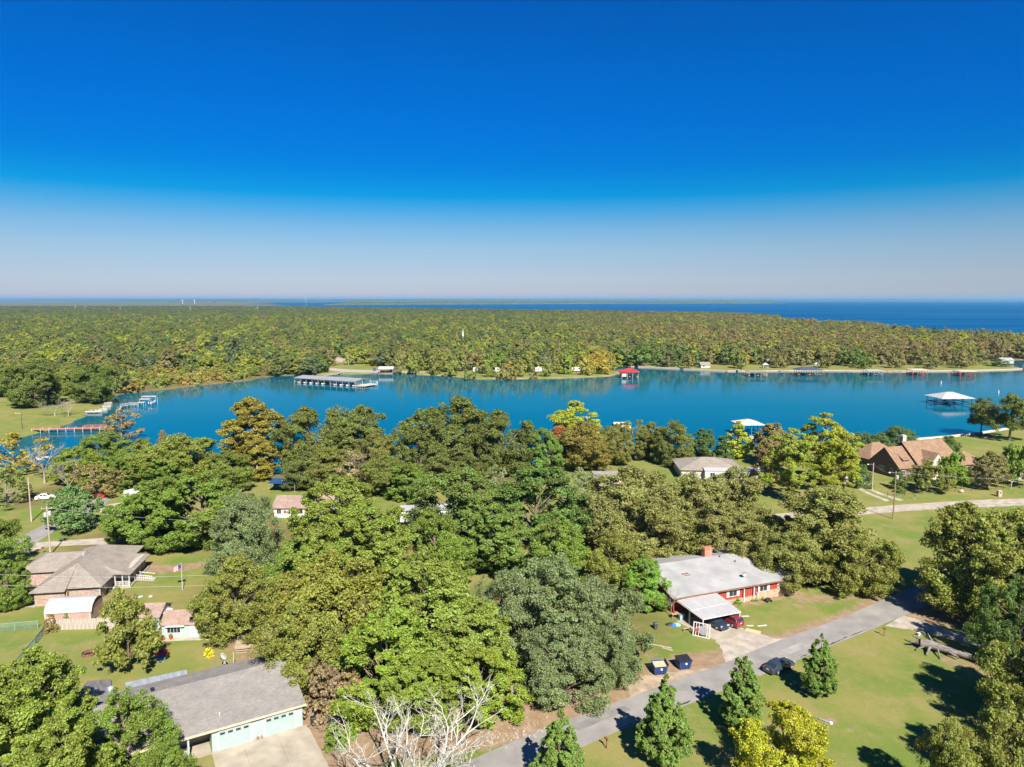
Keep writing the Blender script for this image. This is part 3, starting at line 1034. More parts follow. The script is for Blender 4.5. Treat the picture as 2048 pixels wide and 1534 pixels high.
def bst(c):
    """the hand-written crown colours were noted a little dark; lift them together"""
    return c if c in (BRIGHT, MID, DARK, OLIVE, KHAKI, GREYG, GOLD, YELLOW, RUST, LIME, OCHRE, SAGE, PEARC) else tuple(min(.6, v * BOOST) for v in c)


# x, top row, height m, width px, kind, variant, colour, label[, options]
# the height and the top row together give the distance; 'b' gives the base row where the trunk foot shows
TREES = [
    # the row of young trees along the road
    (1120, 1418, 10.0, 118, 'pear', 0, PEARC, 'conical green street tree cut off by the bottom edge, beside the road', dict(b=1592)),
    (1328, 1350, 0, 118, 'pear', 1, PEARC, 'tallest conical green tree of the road row, its shadow across the asphalt', dict(b=1527)),
    (1482, 1305, 0, 100, 'pear', 2, PEARC, 'conical green tree between the dark sedan and the yellow tree', dict(b=1456)),
    (1637, 1268, 0, 80, 'pear', 1, PEARC, 'small conical green tree just right of the parked dark sedan', dict(b=1391)),
    (1572, 1418, 9.0, 185, 'oak', 2, YELLOW, 'bright yellow autumn tree at the bottom of the mown lawn', {}),
    # right edge
    (1955, 1012, 0, 235, 'oak', 0, OLIVE, 'big olive oak over the shaded bend of the road', dict(b=1222)),
    (2055, 1060, 16, 210, 'oak', 1, OLIVE, 'large oak cut by the right edge behind the gravel drive', {}),
    (2040, 1165, 12, 150, 'live', 0, DARK, 'dark green oak hanging over the far side of the gravel drive', {}),
    (2075, 1290, 11, 190, 'oak', 2, OLIVE, 'oak cut by the right edge beside the fallen log', {}),
    (2138, 1232, 0, 205, 'oak', 0, OLIVE, 'large oak at the right edge between the fallen log and the corner', dict(b=1475)),
    (2050, 1390, 11, 170, 'oak', 3, OLIVE, 'olive oak in the bottom right corner', {}),
    (1900, 1455, 9, 135, 'oak', 1, OLIVE, 'olive oak crown rising from the bottom edge left of the corner', {}),
    # left edge and bottom left
    (75, 1305, 13, 215, 'gum', 0, BRIGHT, 'bright green tree in front of the chain-link fence corner', {}),
    (-30, 1330, 14, 230, 'gum', 1, BRIGHT, 'bright green tree cut by the left edge at the bottom', {}),
    (130, 1420, 12, 200, 'gum', 2, BRIGHT, 'bright green tree at the bottom left in front of the grey roof', {}),
    (245, 1392, 9, 190, 'live', 0, MID, 'dense evergreen against the left end of the grey garage roof', {}),
    (330, 1490, 6, 120, 'live', 1, MID, 'low evergreen at the bottom under the garage porch', {}),
    (-15, 1035, 11, 130, 'oak', 2, MID, 'dark green tree cut by the left edge above the silver car', {}),
    (15, 1120, 8, 90, 'gum', 2, MID, 'green tree over the roof of the silver car', {}),
    # yard trees, left
    (258, 1193, 0, 118, 'small', 1, OLIVE, 'lone olive yard tree between the fire ring and the red-lidded box', dict(b=1340)),
    (468, 1120, 12, 165, 'oak', 3, OLIVE, 'broad olive oak shading the right end of the mint shed', {}),
    (148, 975, 0, 108, 'small', 2, (0.09, 0.15, 0.05), 'small round evergreen beside the left road and its poles', dict(b=1062)),
    (310, 958, 14, 160, 'gum', 1, MID, 'dense green tree behind the grey-roofed ranch house, left one', {}),
    (405, 948, 15, 190, 'gum', 0, MID, 'tall dense green tree behind the ranch house, right one', {}),
    (255, 1000, 9, 95, 'oak', 2, MID, 'low green tree at the left foot of the dense pair behind the ranch house', {}),
    (490, 988, 14, 150, 'live', 1, GREYG, 'grey green oak below the brown-roofed cottage', {}),
    (590, 1085, 9, 110, 'oak', 0, MID, 'dark green tree low between the flag pole oak and the bright canopy', {}),
    # central canopy
    (676, 950, 16, 175, 'gum', 2, BRIGHT, 'tall bright green tree right of the brown-roofed cottage', {}),
    (622, 1045, 14, 150, 'gum', 1, BRIGHT, 'bright green tree on the left flank of the central canopy', {}),
    (770, 1015, 15, 190, 'gum', 0, BRIGHT, 'bright green crown in the middle of the upper canopy', {}),
    (655, 1118, 15, 255, 'oak', 0, (0.140, 0.146, 0.028), 'large yellowish olive oak hanging over the corner of the grey garage roof', {}),
    (600, 1220, 11, 170, 'oak', 1, OLIVE, 'olive oak against the right gable of the garage', {}),
    (860, 1110, 16, 250, 'gum', 1, (0.126, 0.166, 0.030), 'largest bright green tree in the heart of the canopy', {}),
    (930, 1200, 12, 210, 'gum', 2, (0.126, 0.166, 0.030), 'bright green tree whose skirt overhangs the bare earth by the thin pole', {}),
    (770, 1230, 12, 230, 'gum', 0, (0.13, 0.18, 0.026), 'bright green tree above the white dead tree', {}),
    (1110, 1125, 13, 230, 'live', 0, GREYG, 'large grey green live oak, the left of two above the roadside', {}),
    (1200, 1165, 11.5, 200, 'live', 1, GREYG, 'grey green live oak nearest the blue dumpsters', {}),
    (1020, 1150, 12, 170, 'live', 1, GREYG, 'grey green live oak behind the bright canopy trees', {}),
    (1290, 1112, 9, 100, 'gum', 1, (0.11, 0.19, 0.03), 'fresh green tree hugging the left end of the white-roofed red house', {}),
    (1225, 1075, 10, 120, 'oak', 2, OLIVE, 'olive tree up-left of the red house chimney', {}),
    (1075, 930, 17, 195, 'gum', 2, (0.075, 0.125, 0.028), 'tall dark green tree at the top of the central canopy', {}),
    (925, 948, 15, 205, 'oak', 1, (0.095, 0.135, 0.030), 'round green tree left of the tall dark one', {}),
    (1010, 1010, 13, 170, 'gum', 0, (0.10, 0.145, 0.03), 'green crown filling the middle of the canopy', {}),
    (870, 1030, 13, 150, 'oak', 2, MID, 'green oak showing the white trailer behind it', {}),
    (1110, 1040, 13, 150, 'gum', 1, MID, 'dark green tree at the foot of the tall one', {}),
    (1160, 938, 10, 75, 'thin', 0, SAGE, 'pale sage willow right of the tall dark green tree', {}),
    (1195, 985, 12, 70, 'thin', 1, KHAKI, 'thin half bare tree at the edge of the brown oaks', {}),
    (700, 905, 9, 90, 'thin', 0, (0.2, 0.17, 0.09), 'greyish bare-twigged tree behind the bright canopy', {}),
    (990, 930, 9, 60, 'thin', 2, SAGE, 'wispy grey twigged treetop in front of the dark oak', {}),
    (960, 1300, 8.5, 180, 'gum', 1, (0.14, 0.185, 0.026), 'low bright green tree overhanging the bare earth left of the thin pole', {}),
    (830, 1310, 8.5, 170, 'gum', 2, (0.12, 0.165, 0.026), 'low green tree right behind the white dead tree', {}),
    (1130, 1255, 9, 190, 'live', 1, GREYG, 'low grey green live oak nearest the roadside dirt', {}),
    (1215, 1240, 8.5, 120, 'live', 0, GREYG, 'small grey green live oak left of the open dumpster', {}),
    (612, 905, 10, 95, 'oak', 3, (0.085, 0.105, 0.026), 'dark low oak between the golden sycamore and the russet pair', {}),
    (662, 900, 10, 125, 'oak', 1, (0.12, 0.13, 0.03), 'olive oak in front of the russet flecked pair', {}),
    (765, 912, 10, 110, 'oak', 2, (0.11, 0.13, 0.03), 'olive oak left of the big shore clump foot', {}),
    (812, 925, 9.5, 95, 'gum', 1, MID, 'green tree below the left third of the big shore clump', {}),
    # brown oaks
    (1265, 940, 15, 215, 'oak', 3, KHAKI, 'khaki post oak left of the white trailer roof', {}),
    (1385, 955, 14, 190, 'oak', 0, KHAKI, 'khaki post oak in front of the white trailer roof', {}),
    (1465, 945, 14, 165, 'oak', 1, KHAKI, 'khaki post oak beside the tall pine', {}),
    (1300, 1005, 13, 190, 'oak', 2, (0.138, 0.144, 0.042), 'khaki oak whose grey trunk stands behind the red house', {}),
    (1440, 1010, 12, 170, 'oak', 3, (0.138, 0.144, 0.042), 'khaki oak between the grey trunk oak and the rail fence', {}),
    (1655, 985, 15, 250, 'oak', 1, (0.132, 0.142, 0.038), 'great olive oak over the right end of the red house', {}),
    (1590, 1050, 11, 150, 'oak', 3, (0.132, 0.142, 0.038), 'olive oak behind the middle of the white roof', {}),
    (1720, 1060, 11, 140, 'oak', 2, OLIVE, 'olive oak beside the road right of the red house', {}),
    # shore row
    (507, 793, 21, 142, 'syc', 0, GOLD, 'tall golden sycamore with white limbs against the water', {}),
    (510, 880, 11, 105, 'syc', 1, GOLD, 'golden lower tree at the foot of the tall sycamore', {}),
    (620, 818, 18, 130, 'oak', 2, (0.095, 0.115, 0.026), 'dark oak with russet flecks right of the golden sycamore', {}),
    (705, 812, 18, 150, 'oak', 0, (0.095, 0.115, 0.026), 'dark oak against the water, the right of the russet flecked pair', {}),
    (745, 870, 12, 90, 'oak', 3, (0.12, 0.125, 0.03), 'lower oak at the right foot of the russet pair', {}),
    (840, 830, 18, 130, 'oak', 1, (0.085, 0.105, 0.024), 'dark russet flecked oak, left third of the big shore clump', {}),
    (920, 800, 20, 165, 'oak', 3, (0.085, 0.105, 0.024), 'tallest dark russet flecked oak of the big shore clump', {}),
    (1005, 825, 18, 130, 'oak', 2, (0.085, 0.105, 0.024), 'dark russet flecked oak, right third of the big shore clump', {}),
    (900, 895, 11, 150, 'oak', 0, (0.085, 0.10, 0.024), 'low dark oak under the big shore clump', {}),
    (1085, 855, 14, 82, 'gum', 1, (0.10, 0.165, 0.03), 'fresh green round tree right of the big shore clump', {}),
    (1150, 800, 18, 112, 'pine', 0, LIME, 'lime and orange cypress with a rounded top against the water', {}),
    (1120, 850, 11, 60, 'syc', 1, RUST, 'orange flecked lower limb tree left of the lime cypress', {}),
    (1165, 845, 14, 120, 'oak', 2, (0.145, 0.13, 0.03), 'brownish oak in front of the lime cypress', {}),
    (1230, 850, 12, 80, 'oak', 0, (0.12, 0.125, 0.03), 'two-trunked oak left of the bank lawn', {}),
    (1265, 838, 12, 78, 'thin', 1, (0.12, 0.13, 0.03), 'slender open oak on the bank lawn left of centre', {}),
    (1300, 850, 11, 70, 'oak', 1, (0.11, 0.12, 0.03), 'middle oak on the bank lawn', {}),
    (1345, 845, 13, 88, 'oak', 3, (0.095, 0.115, 0.028), 'dark oak with a leaning pale trunk beside the taupe roof', {}),
    (1412, 858, 10, 62, 'gum', 0, DARK, 'dark green tree behind the taupe roof', {}),
    (1445, 868, 10, 60, 'cone', 0, DARK, 'dark green pointed tree left of the yellow green one', {}),
    (1477, 835, 13, 66, 'cone', 1, (0.25, 0.28, 0.025), 'yellow green pointed tree left of the cream boathouse', {}),
    (1545, 845, 13, 80, 'syc', 1, OCHRE, 'ochre tree right of the cream boathouse', {}),
    (1530, 900, 10, 70, 'thin', 0, (0.15, 0.11, 0.05), 'brown thinning tree under the ochre one', {}),
    (1585, 860, 18, 110, 'pine', 1, (0.165, 0.20, 0.03), 'tall pine with an open crown and bare reddish trunk', {}),
    (1645, 825, 20, 130, 'pine', 0, (0.185, 0.21, 0.025), 'tallest lime green pine of the pine clump', {}),
    (1690, 870, 16, 90, 'pine', 1, (0.185, 0.21, 0.025), 'lime green pine at the right side of the pine clump', {}),
    (1680, 850, 14, 50, 'syc', 0, OCHRE, 'ochre treetop peeking behind the pine clump', {}),
    # left shore row
    (240, 820, 11, 84, 'thin', 2, (0.20, 0.15, 0.06), 'orange half bare tree over the end of the red footbridge', {}),
    (215, 868, 10, 100, 'oak', 1, MID, 'green tree below the orange half bare tree', {}),
    (155, 893, 10, 110, 'gum', 2, (0.13, 0.17, 0.025), 'yellow green tree right of the bare grey tree', {}),
    (285, 880, 11, 90, 'oak', 3, (0.12, 0.15, 0.028), 'olive green tree left of the big shore oak', {}),
    (365, 872, 13, 165, 'oak', 0, (0.125, 0.15, 0.026), 'broad olive green oak on the left shore', {}),
    (455, 905, 10, 110, 'oak', 2, (0.11, 0.14, 0.028), 'green oak left of the golden sycamore foot', {}),
    (330, 905, 10, 90, 'gum', 1, MID, 'green tree right of the white awning', {}),
    (185, 925, 9, 95, 'thin', 1, (0.16, 0.14, 0.05), 'brownish twiggy tree above the red pickup', {}),
    (230, 915, 9, 75, 'gum', 0, MID, 'dark green tree behind the red pickup', {}),
    (25, 868, 12, 110, 'thin', 0, (0.22, 0.19, 0.03), 'thin yellow tree cut by the left edge by the water', {}),
    (10, 930, 10, 90, 'thin', 1, (0.12, 0.15, 0.04), 'ragged green tree at the left edge above the road', {}),
    (325, 860, 7, 22, 'syc', 1, OCHRE, 'small ochre treetop by the water left of the big shore oak', {}),
    # brick house
    (1858, 925, 0, 76, 'small', 0, (0.125, 0.14, 0.035), 'round front yard tree with a pale trunk before the brick house gable', dict(b=984)),
    (1903, 903, 0, 58, 'small', 1, (0.12, 0.19, 0.025), 'bright green front yard tree before the brick house wing', dict(b=976)),
    (1974, 906, 0, 76, 'small', 2, (0.13, 0.125, 0.045), 'brown tipped front yard tree right of the bright green one', dict(b=978)),
    (2034, 888, 0, 72, 'small', 1, (0.12, 0.175, 0.03), 'green front yard tree at the right edge by the driveway', dict(b=971)),
    (1895, 872, 7, 52, 'live', 1, DARK, 'clipped dark round tree behind the brick house roof', {}),
    (1795, 856, 9, 95, 'live', 0, (0.07, 0.115, 0.035), 'dark spreading tree behind the brick house chimney', {}),
    (1728, 866, 8, 70, 'live', 1, (0.07, 0.115, 0.035), 'dark tree left of the brick house garage wing', {}),
    (1762, 870, 8, 70, 'live', 0, (0.075, 0.12, 0.035), 'middle dark tree behind the brick house', {}),
    (1797, 935, 0, 34, 'cone', 0, (0.075, 0.12, 0.03), 'narrow dark shrub tree at the corner of the brick gable wall', dict(b=978)),
    (1720, 930, 6, 50, 'live', 1, (0.085, 0.14, 0.03), 'green bushy tree along the dark brick side wall', {}),
    (1962, 802, 0, 58, 'open', 1, (0.10, 0.12, 0.025), 'slim tree on the lake lawn, left of the pair by the water', dict(b=867)),
    (2018, 789, 0, 92, 'open', 2, (0.085, 0.105, 0.022), 'spreading dark tree with forked trunk on the lake lawn', dict(b=881)),
    # left far lawn
    (66, 722, 0, 112, 'oak', 0, (0.085, 0.11, 0.025), 'broad dark oak alone on the left lakeside lawn', dict(b=812)),
    (190, 728, 0, 84, 'oak', 3, (0.085, 0.115, 0.025), 'dark oak at the tip of the left lakeside lawn', dict(b=806)),
    (140, 735, 0, 60, 'oak', 1, OLIVE, 'olive tree between the two lawn oaks', dict(b=789)),
    (15, 742, 0, 80, 'oak', 2, DARK, 'dark tree at the left edge behind the lakeside lawn', dict(b=792)),
]


def row_pos(x, ytop, h, wpx, b):
    if b:
        p = G(x, b)
        d = p.y
        h = CAMH - d * tan_down(ytop)
        return p.x, d, h, wpx / ppm(d, h / 2)
    d = dist_of_top(ytop, h)
    return X_at(x, d, h * 0.7), d, h, wpx / ppm(d, h * 0.6)


NEAR_POS = []
for x, yt, h, wpx, kind, var, colr, label, opt in TREES:
    X, Y, hh, wm = row_pos(x, yt, h, wpx, opt.get('b'))
    NEAR_POS.append((X, Y, hh, wm, label))
    nm = {'pear': 'street_tree', 'pine': 'pine_tree', 'live': 'live_oak_tree', 'oak': 'oak_tree', 'syc': 'sycamore_tree', 'cone': 'conical_tree', 'small': 'yard_tree', 'thin': 'sparse_tree', 'gum': 'broadleaf_tree', 'open': 'oak_tree'}[kind]
    plant(nm, kind, var, X, Y, hh, wm * (0.88 if kind == 'pear' else 0.95), colr, label, bark=M_PINEBARK if kind == 'pine' else None)

# leafless trees
p = G(838, 1600)
bare('dead_tree', 5, p.x, p.y, 10.6, 19.0, 'bleached white dead tree at the bottom centre', M_DEAD, depth=5, L=0.27, r=0.0145, kids=3, spread=0.62, stems=3, up=0.12)
d = dist_of_top(880, 12); bare('bare_tree', 8, X_at(85, d, 8), d, 12, 11, 'bare grey tree at the left shore beside the yellow tree', M_PALE, depth=5, L=0.25, r=0.013)
d = dist_of_top(915, 10); bare('bare_tree', 9, X_at(135, d, 7), d, 10, 9, 'bare leaning grey tree behind the utility pole on the left', M_PALE, depth=5, L=0.26, r=0.012)
d = dist_of_top(905, 9); bare('bare_tree', 12, X_at(720, d, 7), d, 10, 9, 'bare pale tree behind the bright canopy below the lake', M_PALE, depth=5, L=0.26, r=0.010)
d = dist_of_top(795, 8); bare('bare_tree', 13, X_at(108, d, 6), d, 7.5, 14, 'grey leafless tree on the bank above the red footbridge', M_PALE, depth=5, L=0.28, r=0.012)
d = dist_of_top(796, 8); bare('bare_tree', 21, X_at(135, d, 6), d, 7, 11, 'grey leafless tree on the bank, right of the other', M_PALE, depth=5, L=0.28, r=0.012)
p = G(1342, 1232); bare('bare_sapling', 14, p.x, p.y, 5.0, 4.0, 'bare sapling at the left corner of the red house', M_PALE, depth=4, L=0.3, r=0.012)
p = G(420, 735); bare('bare_tree', 15, p.x, p.y, 12, 12, 'white bare tree on the wooded bank left of the marina', M_DEAD, depth=5, L=0.27, r=0.012)
p = G(1098, 750); bare('bare_tree', 16, p.x, p.y, 15, 14, 'grey leafless tree among the white campers', M_PALE, depth=5, L=0.27, r=0.010)

# shrubs
SHRUBS = [
    (103, 1262, 2.4, 2.6, (0.16, 0.13, 0.04), 'rounded reddish shrub at the fence corner'),
    (671, 1492, 2.6, 3.0, (0.10, 0.155, 0.025), 'clipped green shrub at the edge of the concrete driveway'),
    (702, 1478, 2.6, 1.6, (0.12, 0.19, 0.02), 'narrow bright green shrub behind the dead tree'),
    (418, 1313, 1.3, 1.4, (0.38, 0.36, 0.02), 'small yellow bush on the lawn near the deck'),
    (660, 1428, 5.2, 8.0, (0.155, 0.122, 0.07), 'large brown thorny shrub beside the garage'),
    (640, 1395, 5.0, 6.0, (0.14, 0.115, 0.055), 'brown shrub under the olive oak by the garage gable'),
    (700, 1420, 4.6, 6.0, (0.20, 0.16, 0.07), 'brown shrub under the bright trees above the dead tree'),
    (1825, 962, 2.2, 3.4, (0.10, 0.15, 0.03), 'green shrub in front of the brick house door'),
    (1940, 962, 2.2, 7.0, (0.08, 0.12, 0.03), 'long dark hedge shrub under the brick house wing'),
    (1800, 985, 1.6, 3.0, (0.11, 0.15, 0.03), 'low shrub on the lawn beside the transformer pole'),
    (234, 1182, 0.9, 1.2, (0.10, 0.15, 0.03), 'small shrub by the ranch house porch'),
    (216, 1186, 0.8, 0.9, (0.14, 0.13, 0.05), 'tiny brown shrub by the ranch house porch'),
    (138, 1246, 2.2, 2.2, (0.13, 0.17, 0.05), 'leafy sapling bush between the white shed and the plank fence'),
    (311, 1258, 1.0, 1.2, (0.14, 0.22, 0.03), 'green plant in a tub between the two sheds'),
    (1375, 955, 3.0, 5.5, (0.11, 0.14, 0.05), 'rounded grey green shrub against the taupe roof'),
    (1473, 1206, 0.9, 2.2, (0.12, 0.19, 0.03), 'weedy green patch by the red house bench'),
    (1512, 1196, 0.9, 3.0, (0.12, 0.18, 0.03), 'green flower bed plants under the red house windows'),
    (1240, 733, 3.0, 9, (0.12, 0.19, 0.03), 'green bush on the inlet bank behind the red boathouse'),
    (938, 757, 9, 11, (0.085, 0.12, 0.025), 'large waterside bush left of the campers'),
    (1015, 758, 10, 13, (0.15, 0.13, 0.03), 'large brownish waterside bush in front of the campers'),
    (1068, 758, 7, 7, (0.13, 0.12, 0.05), 'grey brown waterside bush among the campers'),
]
for k, (x, y, h, wd, colr, label) in enumerate(SHRUBS):
    p = G(x, y)
    plant('shrub', 'farshrub' if p.y > 400 else 'shrub', k % 2, p.x, p.y, h, wd, colr, label, cat='shrub')

# ---------------------------------------------------------------- woods across the cove
fr = np.random.default_rng(5)
cand = []
y = 385.0
while y < 5200:
    s = 10.4 if y < 1100 else 10.4 + (y - 1100) / 300
    half = 0.74 * y + 30
    xs = np.arange(-half, half, s)
    xs = xs + fr.uniform(-.42, .42, len(xs)) * s
    ys = y + fr.uniform(-.42, .42, len(xs)) * s
    cand.append(np.stack([xs, ys, np.full(len(xs), s / 10.4)], 1))
    y += s
cand = np.vstack(cand)
CXs, CYs = cand[:, 0], cand[:, 1]
ok = np.minimum(np.minimum(sdist(cove, CXs, CYs), sdist(pond, CXs, CYs)), sdist(big, CXs, CYs)) > np.where(CYs > 800, 12, np.where(CXs < -100, 1.5, 4.5))
far_poly = np.vstack([pw(far_shore), np.array([(-900, 250.), (-6000, 250.), (-6000, 90000.), (60000, 90000.), (60000, 520.)])])
ok &= inside(far_poly, CXs, CYs)
for p in (far_lawn, rv_lawn, left_lawn, levee, point_lawn):
    ok &= sdist(p, CXs, CYs) > -1.0
CLEAR = [(675, 722, 16), (1040, 727, 14), (1100, 727, 12), (770, 738, 14), (880, 716, 10), (830, 700, 10), (1772, 716, 10), (1520, 729, 12), (2005, 722, 16), (927, 683, 9), (838, 668, 10)]
for x, yy, r_ in CLEAR:
    c = G(x, yy)
    ok &= np.hypot(CXs - c.x, CYs - c.y) > r_
cand = cand[ok]


def wood_colour(X, Y, r):
    u = X / Y
    brown = np.clip((u + 0.02) / 0.28, 0, 1) * (0.75 + 0.25 * np.sin(X * 0.011 + Y * 0.006))
    a = np.array([0.105, 0.125, 0.026]) * (1 - brown) + np.array([0.150, 0.128, 0.044]) * brown
    q = r.random()
    if q < 0.17: c = np.array([0.185, 0.205, 0.022])
    elif q < 0.25 + 0.10 * brown: c = np.array([0.155, 0.135, 0.045])
    elif q < 0.262: c = np.array([0.18, 0.13, 0.045])
    elif q < 0.38: c = np.array([0.068, 0.092, 0.034])
    elif q < 0.52 - 0.12 * brown: c = np.array([0.095, 0.135, 0.026])
    else: c = a
    return c * r.uniform(0.85, 1.15)


order = np.argsort(np.hypot(cand[:, 0], cand[:, 1]))
cand = cand[order]
vis = np.abs(cand[:, 0]) < 0.735 * cand[:, 1] * 0.99 + 8
near_ix = np.nonzero(vis)[0][:175]
is_near = np.zeros(len(cand), bool)
is_near[near_ix] = True
FAR_SPOTS = [  # hand placed on the open shores: x, base row, height m, width px, colour, shape
    (702, 729, 15, 30, (0.17, 0.19, 0.03), 'far'), (722, 728, 15, 30, (0.16, 0.18, 0.03), 'far'), (760, 731, 13, 26, OLIVE, 'far'), (800, 747, 16, 22, (0.15, 0.16, 0.05), 'far'),
    (845, 741, 17, 44, (0.11, 0.12, 0.03), 'far'), (868, 738, 15, 34, OLIVE, 'far'), (902, 752, 15, 26, (0.15, 0.17, 0.04), 'far'), (930, 735, 14, 26, KHAKI, 'far'), (970, 748, 15, 30, (0.14, 0.17, 0.03), 'far'),
    (1000, 738, 13, 26, (0.10, 0.18, 0.02), 'far'), (1128, 748, 16, 38, (0.14, 0.18, 0.03), 'far'), (1165, 742, 16, 36, (0.18, 0.19, 0.03), 'far'), (1190, 744, 14, 40, (0.26, 0.20, 0.03), 'far'), (1205, 740, 15, 34, (0.24, 0.19, 0.03), 'far'),
    (1238, 731, 17, 30, (0.08, 0.14, 0.03), 'farpine'), (1275, 733, 18, 44, (0.09, 0.15, 0.03), 'farpine'), (1290, 731, 18, 36, (0.09, 0.15, 0.03), 'farpine'), (1335, 734, 12, 28, (0.10, 0.10, 0.04), 'far'), (1358, 732, 18, 46, (0.075, 0.13, 0.03), 'farpine'),
    (1377, 737, 11, 24, (0.20, 0.15, 0.04), 'farpine'), (1390, 733, 14, 28, (0.07, 0.12, 0.03), 'far'), (1455, 730, 18, 40, (0.09, 0.13, 0.03), 'farpine'), (1485, 731, 12, 30, (0.19, 0.16, 0.03), 'far'), (1520, 729, 13, 30, KHAKI, 'far'),
    (1545, 731, 12, 28, (0.13, 0.12, 0.04), 'far'), (1574, 731, 13, 30, (0.13, 0.12, 0.04), 'far'), (1600, 729, 10, 30, (0.13, 0.17, 0.03), 'far'), (1625, 728, 13, 30, GOLD, 'far'), (1660, 729, 13, 30, (0.13, 0.12, 0.04), 'far'), (1690, 731, 14, 34, (0.10, 0.13, 0.03), 'far'),
    (1712, 733, 15, 34, (0.075, 0.125, 0.03), 'far'), (1745, 729, 13, 30, (0.13, 0.12, 0.04), 'far'), (1800, 730, 14, 34, (0.14, 0.125, 0.045), 'far'), (1835, 730, 13, 32, (0.14, 0.125, 0.045), 'far'), (1870, 731, 14, 34, (0.14, 0.125, 0.045), 'far'),
    (1905, 731, 13, 32, (0.135, 0.125, 0.04), 'far'), (1935, 731, 13, 32, (0.14, 0.125, 0.045), 'far'), (1950, 729, 13, 28, OLIVE, 'far'), (1995, 732, 6, 44, (0.08, 0.11, 0.035), 'far'), (1772, 727, 14, 32, (0.14, 0.125, 0.045), 'far'),
    (640, 733, 8, 20, (0.2, 0.17, 0.04), 'farpine'), (660, 724, 11, 26, (0.13, 0.17, 0.03), 'far'), (1320, 731, 15, 30, (0.09, 0.14, 0.03), 'far'), (1060, 745, 14, 30, OLIVE, 'far'), (1080, 733, 15, 32, (0.13, 0.15, 0.03), 'far'),
    (740, 727, 14, 32, (0.15, 0.17, 0.03), 'far'), (785, 733, 15, 34, (0.11, 0.12, 0.03), 'far'), (815, 738, 15, 34, OLIVE, 'far'), (890, 744, 13, 30, (0.14, 0.15, 0.04), 'far'), (918, 742, 14, 30, (0.16, 0.17, 0.04), 'far'), (985, 741, 14, 30, (0.12, 0.16, 0.03), 'far'), (1018, 744, 9, 24, (0.17, 0.15, 0.04), 'far'),
    (1060, 735, 12, 26, OLIVE, 'far'), (1112, 741, 14, 30, (0.15, 0.14, 0.03), 'far'), (1145, 738, 15, 34, (0.14, 0.18, 0.03), 'far'), (1178, 737, 14, 34, (0.16, 0.18, 0.03), 'far'), (1220, 738, 12, 30, (0.22, 0.19, 0.03), 'far'), (948, 737, 13, 28, (0.13, 0.15, 0.03), 'far'),
    (828, 747, 13, 28, (0.14, 0.16, 0.03), 'far'), (870, 748, 14, 30, (0.13, 0.14, 0.03), 'far'), (985, 754, 11, 28, (0.13, 0.16, 0.03), 'far'), (1040, 753, 12, 28, (0.15, 0.16, 0.03), 'far'), (1095, 753, 11, 26, (0.14, 0.16, 0.03), 'far'), (1175, 750, 13, 34, (0.20, 0.19, 0.03), 'far'), (1208, 748, 12, 34, (0.22, 0.19, 0.03), 'far'),
    (1480, 737, 13, 30, (0.11, 0.14, 0.03), 'far'), (1560, 736, 13, 30, (0.14, 0.13, 0.04), 'far'), (1650, 736, 12, 28, (0.13, 0.13, 0.04), 'far'), (1728, 737, 13, 30, (0.10, 0.14, 0.03), 'far'), (1790, 736, 13, 30, (0.14, 0.13, 0.045), 'far'), (1860, 737, 12, 28, (0.13, 0.13, 0.04), 'far'), (1922, 736, 13, 30, (0.14, 0.13, 0.045), 'far'),
    (1040, 716, 14, 34, OLIVE, 'far'), (1420, 729, 15, 34, (0.12, 0.12, 0.035), 'far'), (1755, 718, 14, 34, (0.15, 0.125, 0.045), 'far'), (1230, 722, 15, 34, (0.14, 0.17, 0.03), 'far'), (950, 720, 14, 34, OLIVE, 'far'),
]
inds = []
for x, b, h, wpx, c, kd in FAR_SPOTS:
    p = G(x, b)
    inds.append((x, p.x, p.y, h, wpx / ppm(p.y, h / 2), c, kd, 'shore'))
for i in near_ix:
    X, Y, s = cand[i]
    h = fr.uniform(9.5, 14.5)
    low = (-0.56 < X / Y < -0.33) and Y < 640       # scrub along the left bank
    if low: h = fr.uniform(4.5, 8.0)
    kd = 'farshrub' if low and fr.random() < .5 else ('farpine' if fr.random() < .12 else 'far')
    c = wood_colour(X, Y, fr)
    if low: c = np.array([(0.16, 0.17, 0.03), (0.22, 0.17, 0.04), (0.13, 0.16, 0.03), (0.17, 0.2, 0.03)][fr.integers(4)])
    inds.append((CX + FPX * X / (Y * CP + 50 * SP), X, Y, h, fr.uniform(12.0, 19.0) if not low else fr.uniform(7, 11), tuple(np.array(c) * 0.95 + np.array([0, 0, .008])), kd, 'wood'))


def colour_word(c):
    r_, g_, b_ = c
    k = r_ / g_
    if k > 1.55: return 'rust brown'
    if k > 1.22: return 'golden' if r_ > 0.19 else 'brown'
    if k > 1.02: return 'khaki'
    if k > 0.86: return 'yellow green' if g_ > 0.165 else 'olive'
    if g_ < 0.11: return 'dark green'
    return 'bright green' if g_ > 0.165 else 'green'


inds.sort(key=lambda t: t[0])
count = {}
for xpx, X, Y, h, wd, c, kd, where in inds:
    cw = colour_word(c)
    shape = {'far': 'round oak', 'farpine': 'tall tree', 'farshrub': 'low scrub tree'}[kd]
    place = 'on the open far shore' if where == 'shore' else 'at the front of the far woods'
    key = (cw, shape, where)
    count[key] = count.get(key, 0) + 1
    k = count[key]
    sfx = 'th' if 10 < k % 100 < 14 else {1: 'st', 2: 'nd', 3: 'rd'}.get(k % 10, 'th')
    plant({'far': 'oak_tree', 'farpine': 'tall_tree', 'farshrub': 'scrub_tree'}[kd], kd, int(abs(X * 7)) % 4, X, Y, h, wd, c,
          f'{cw} {shape} {place}, {k}{sfx} such from left', group='trees across the cove')

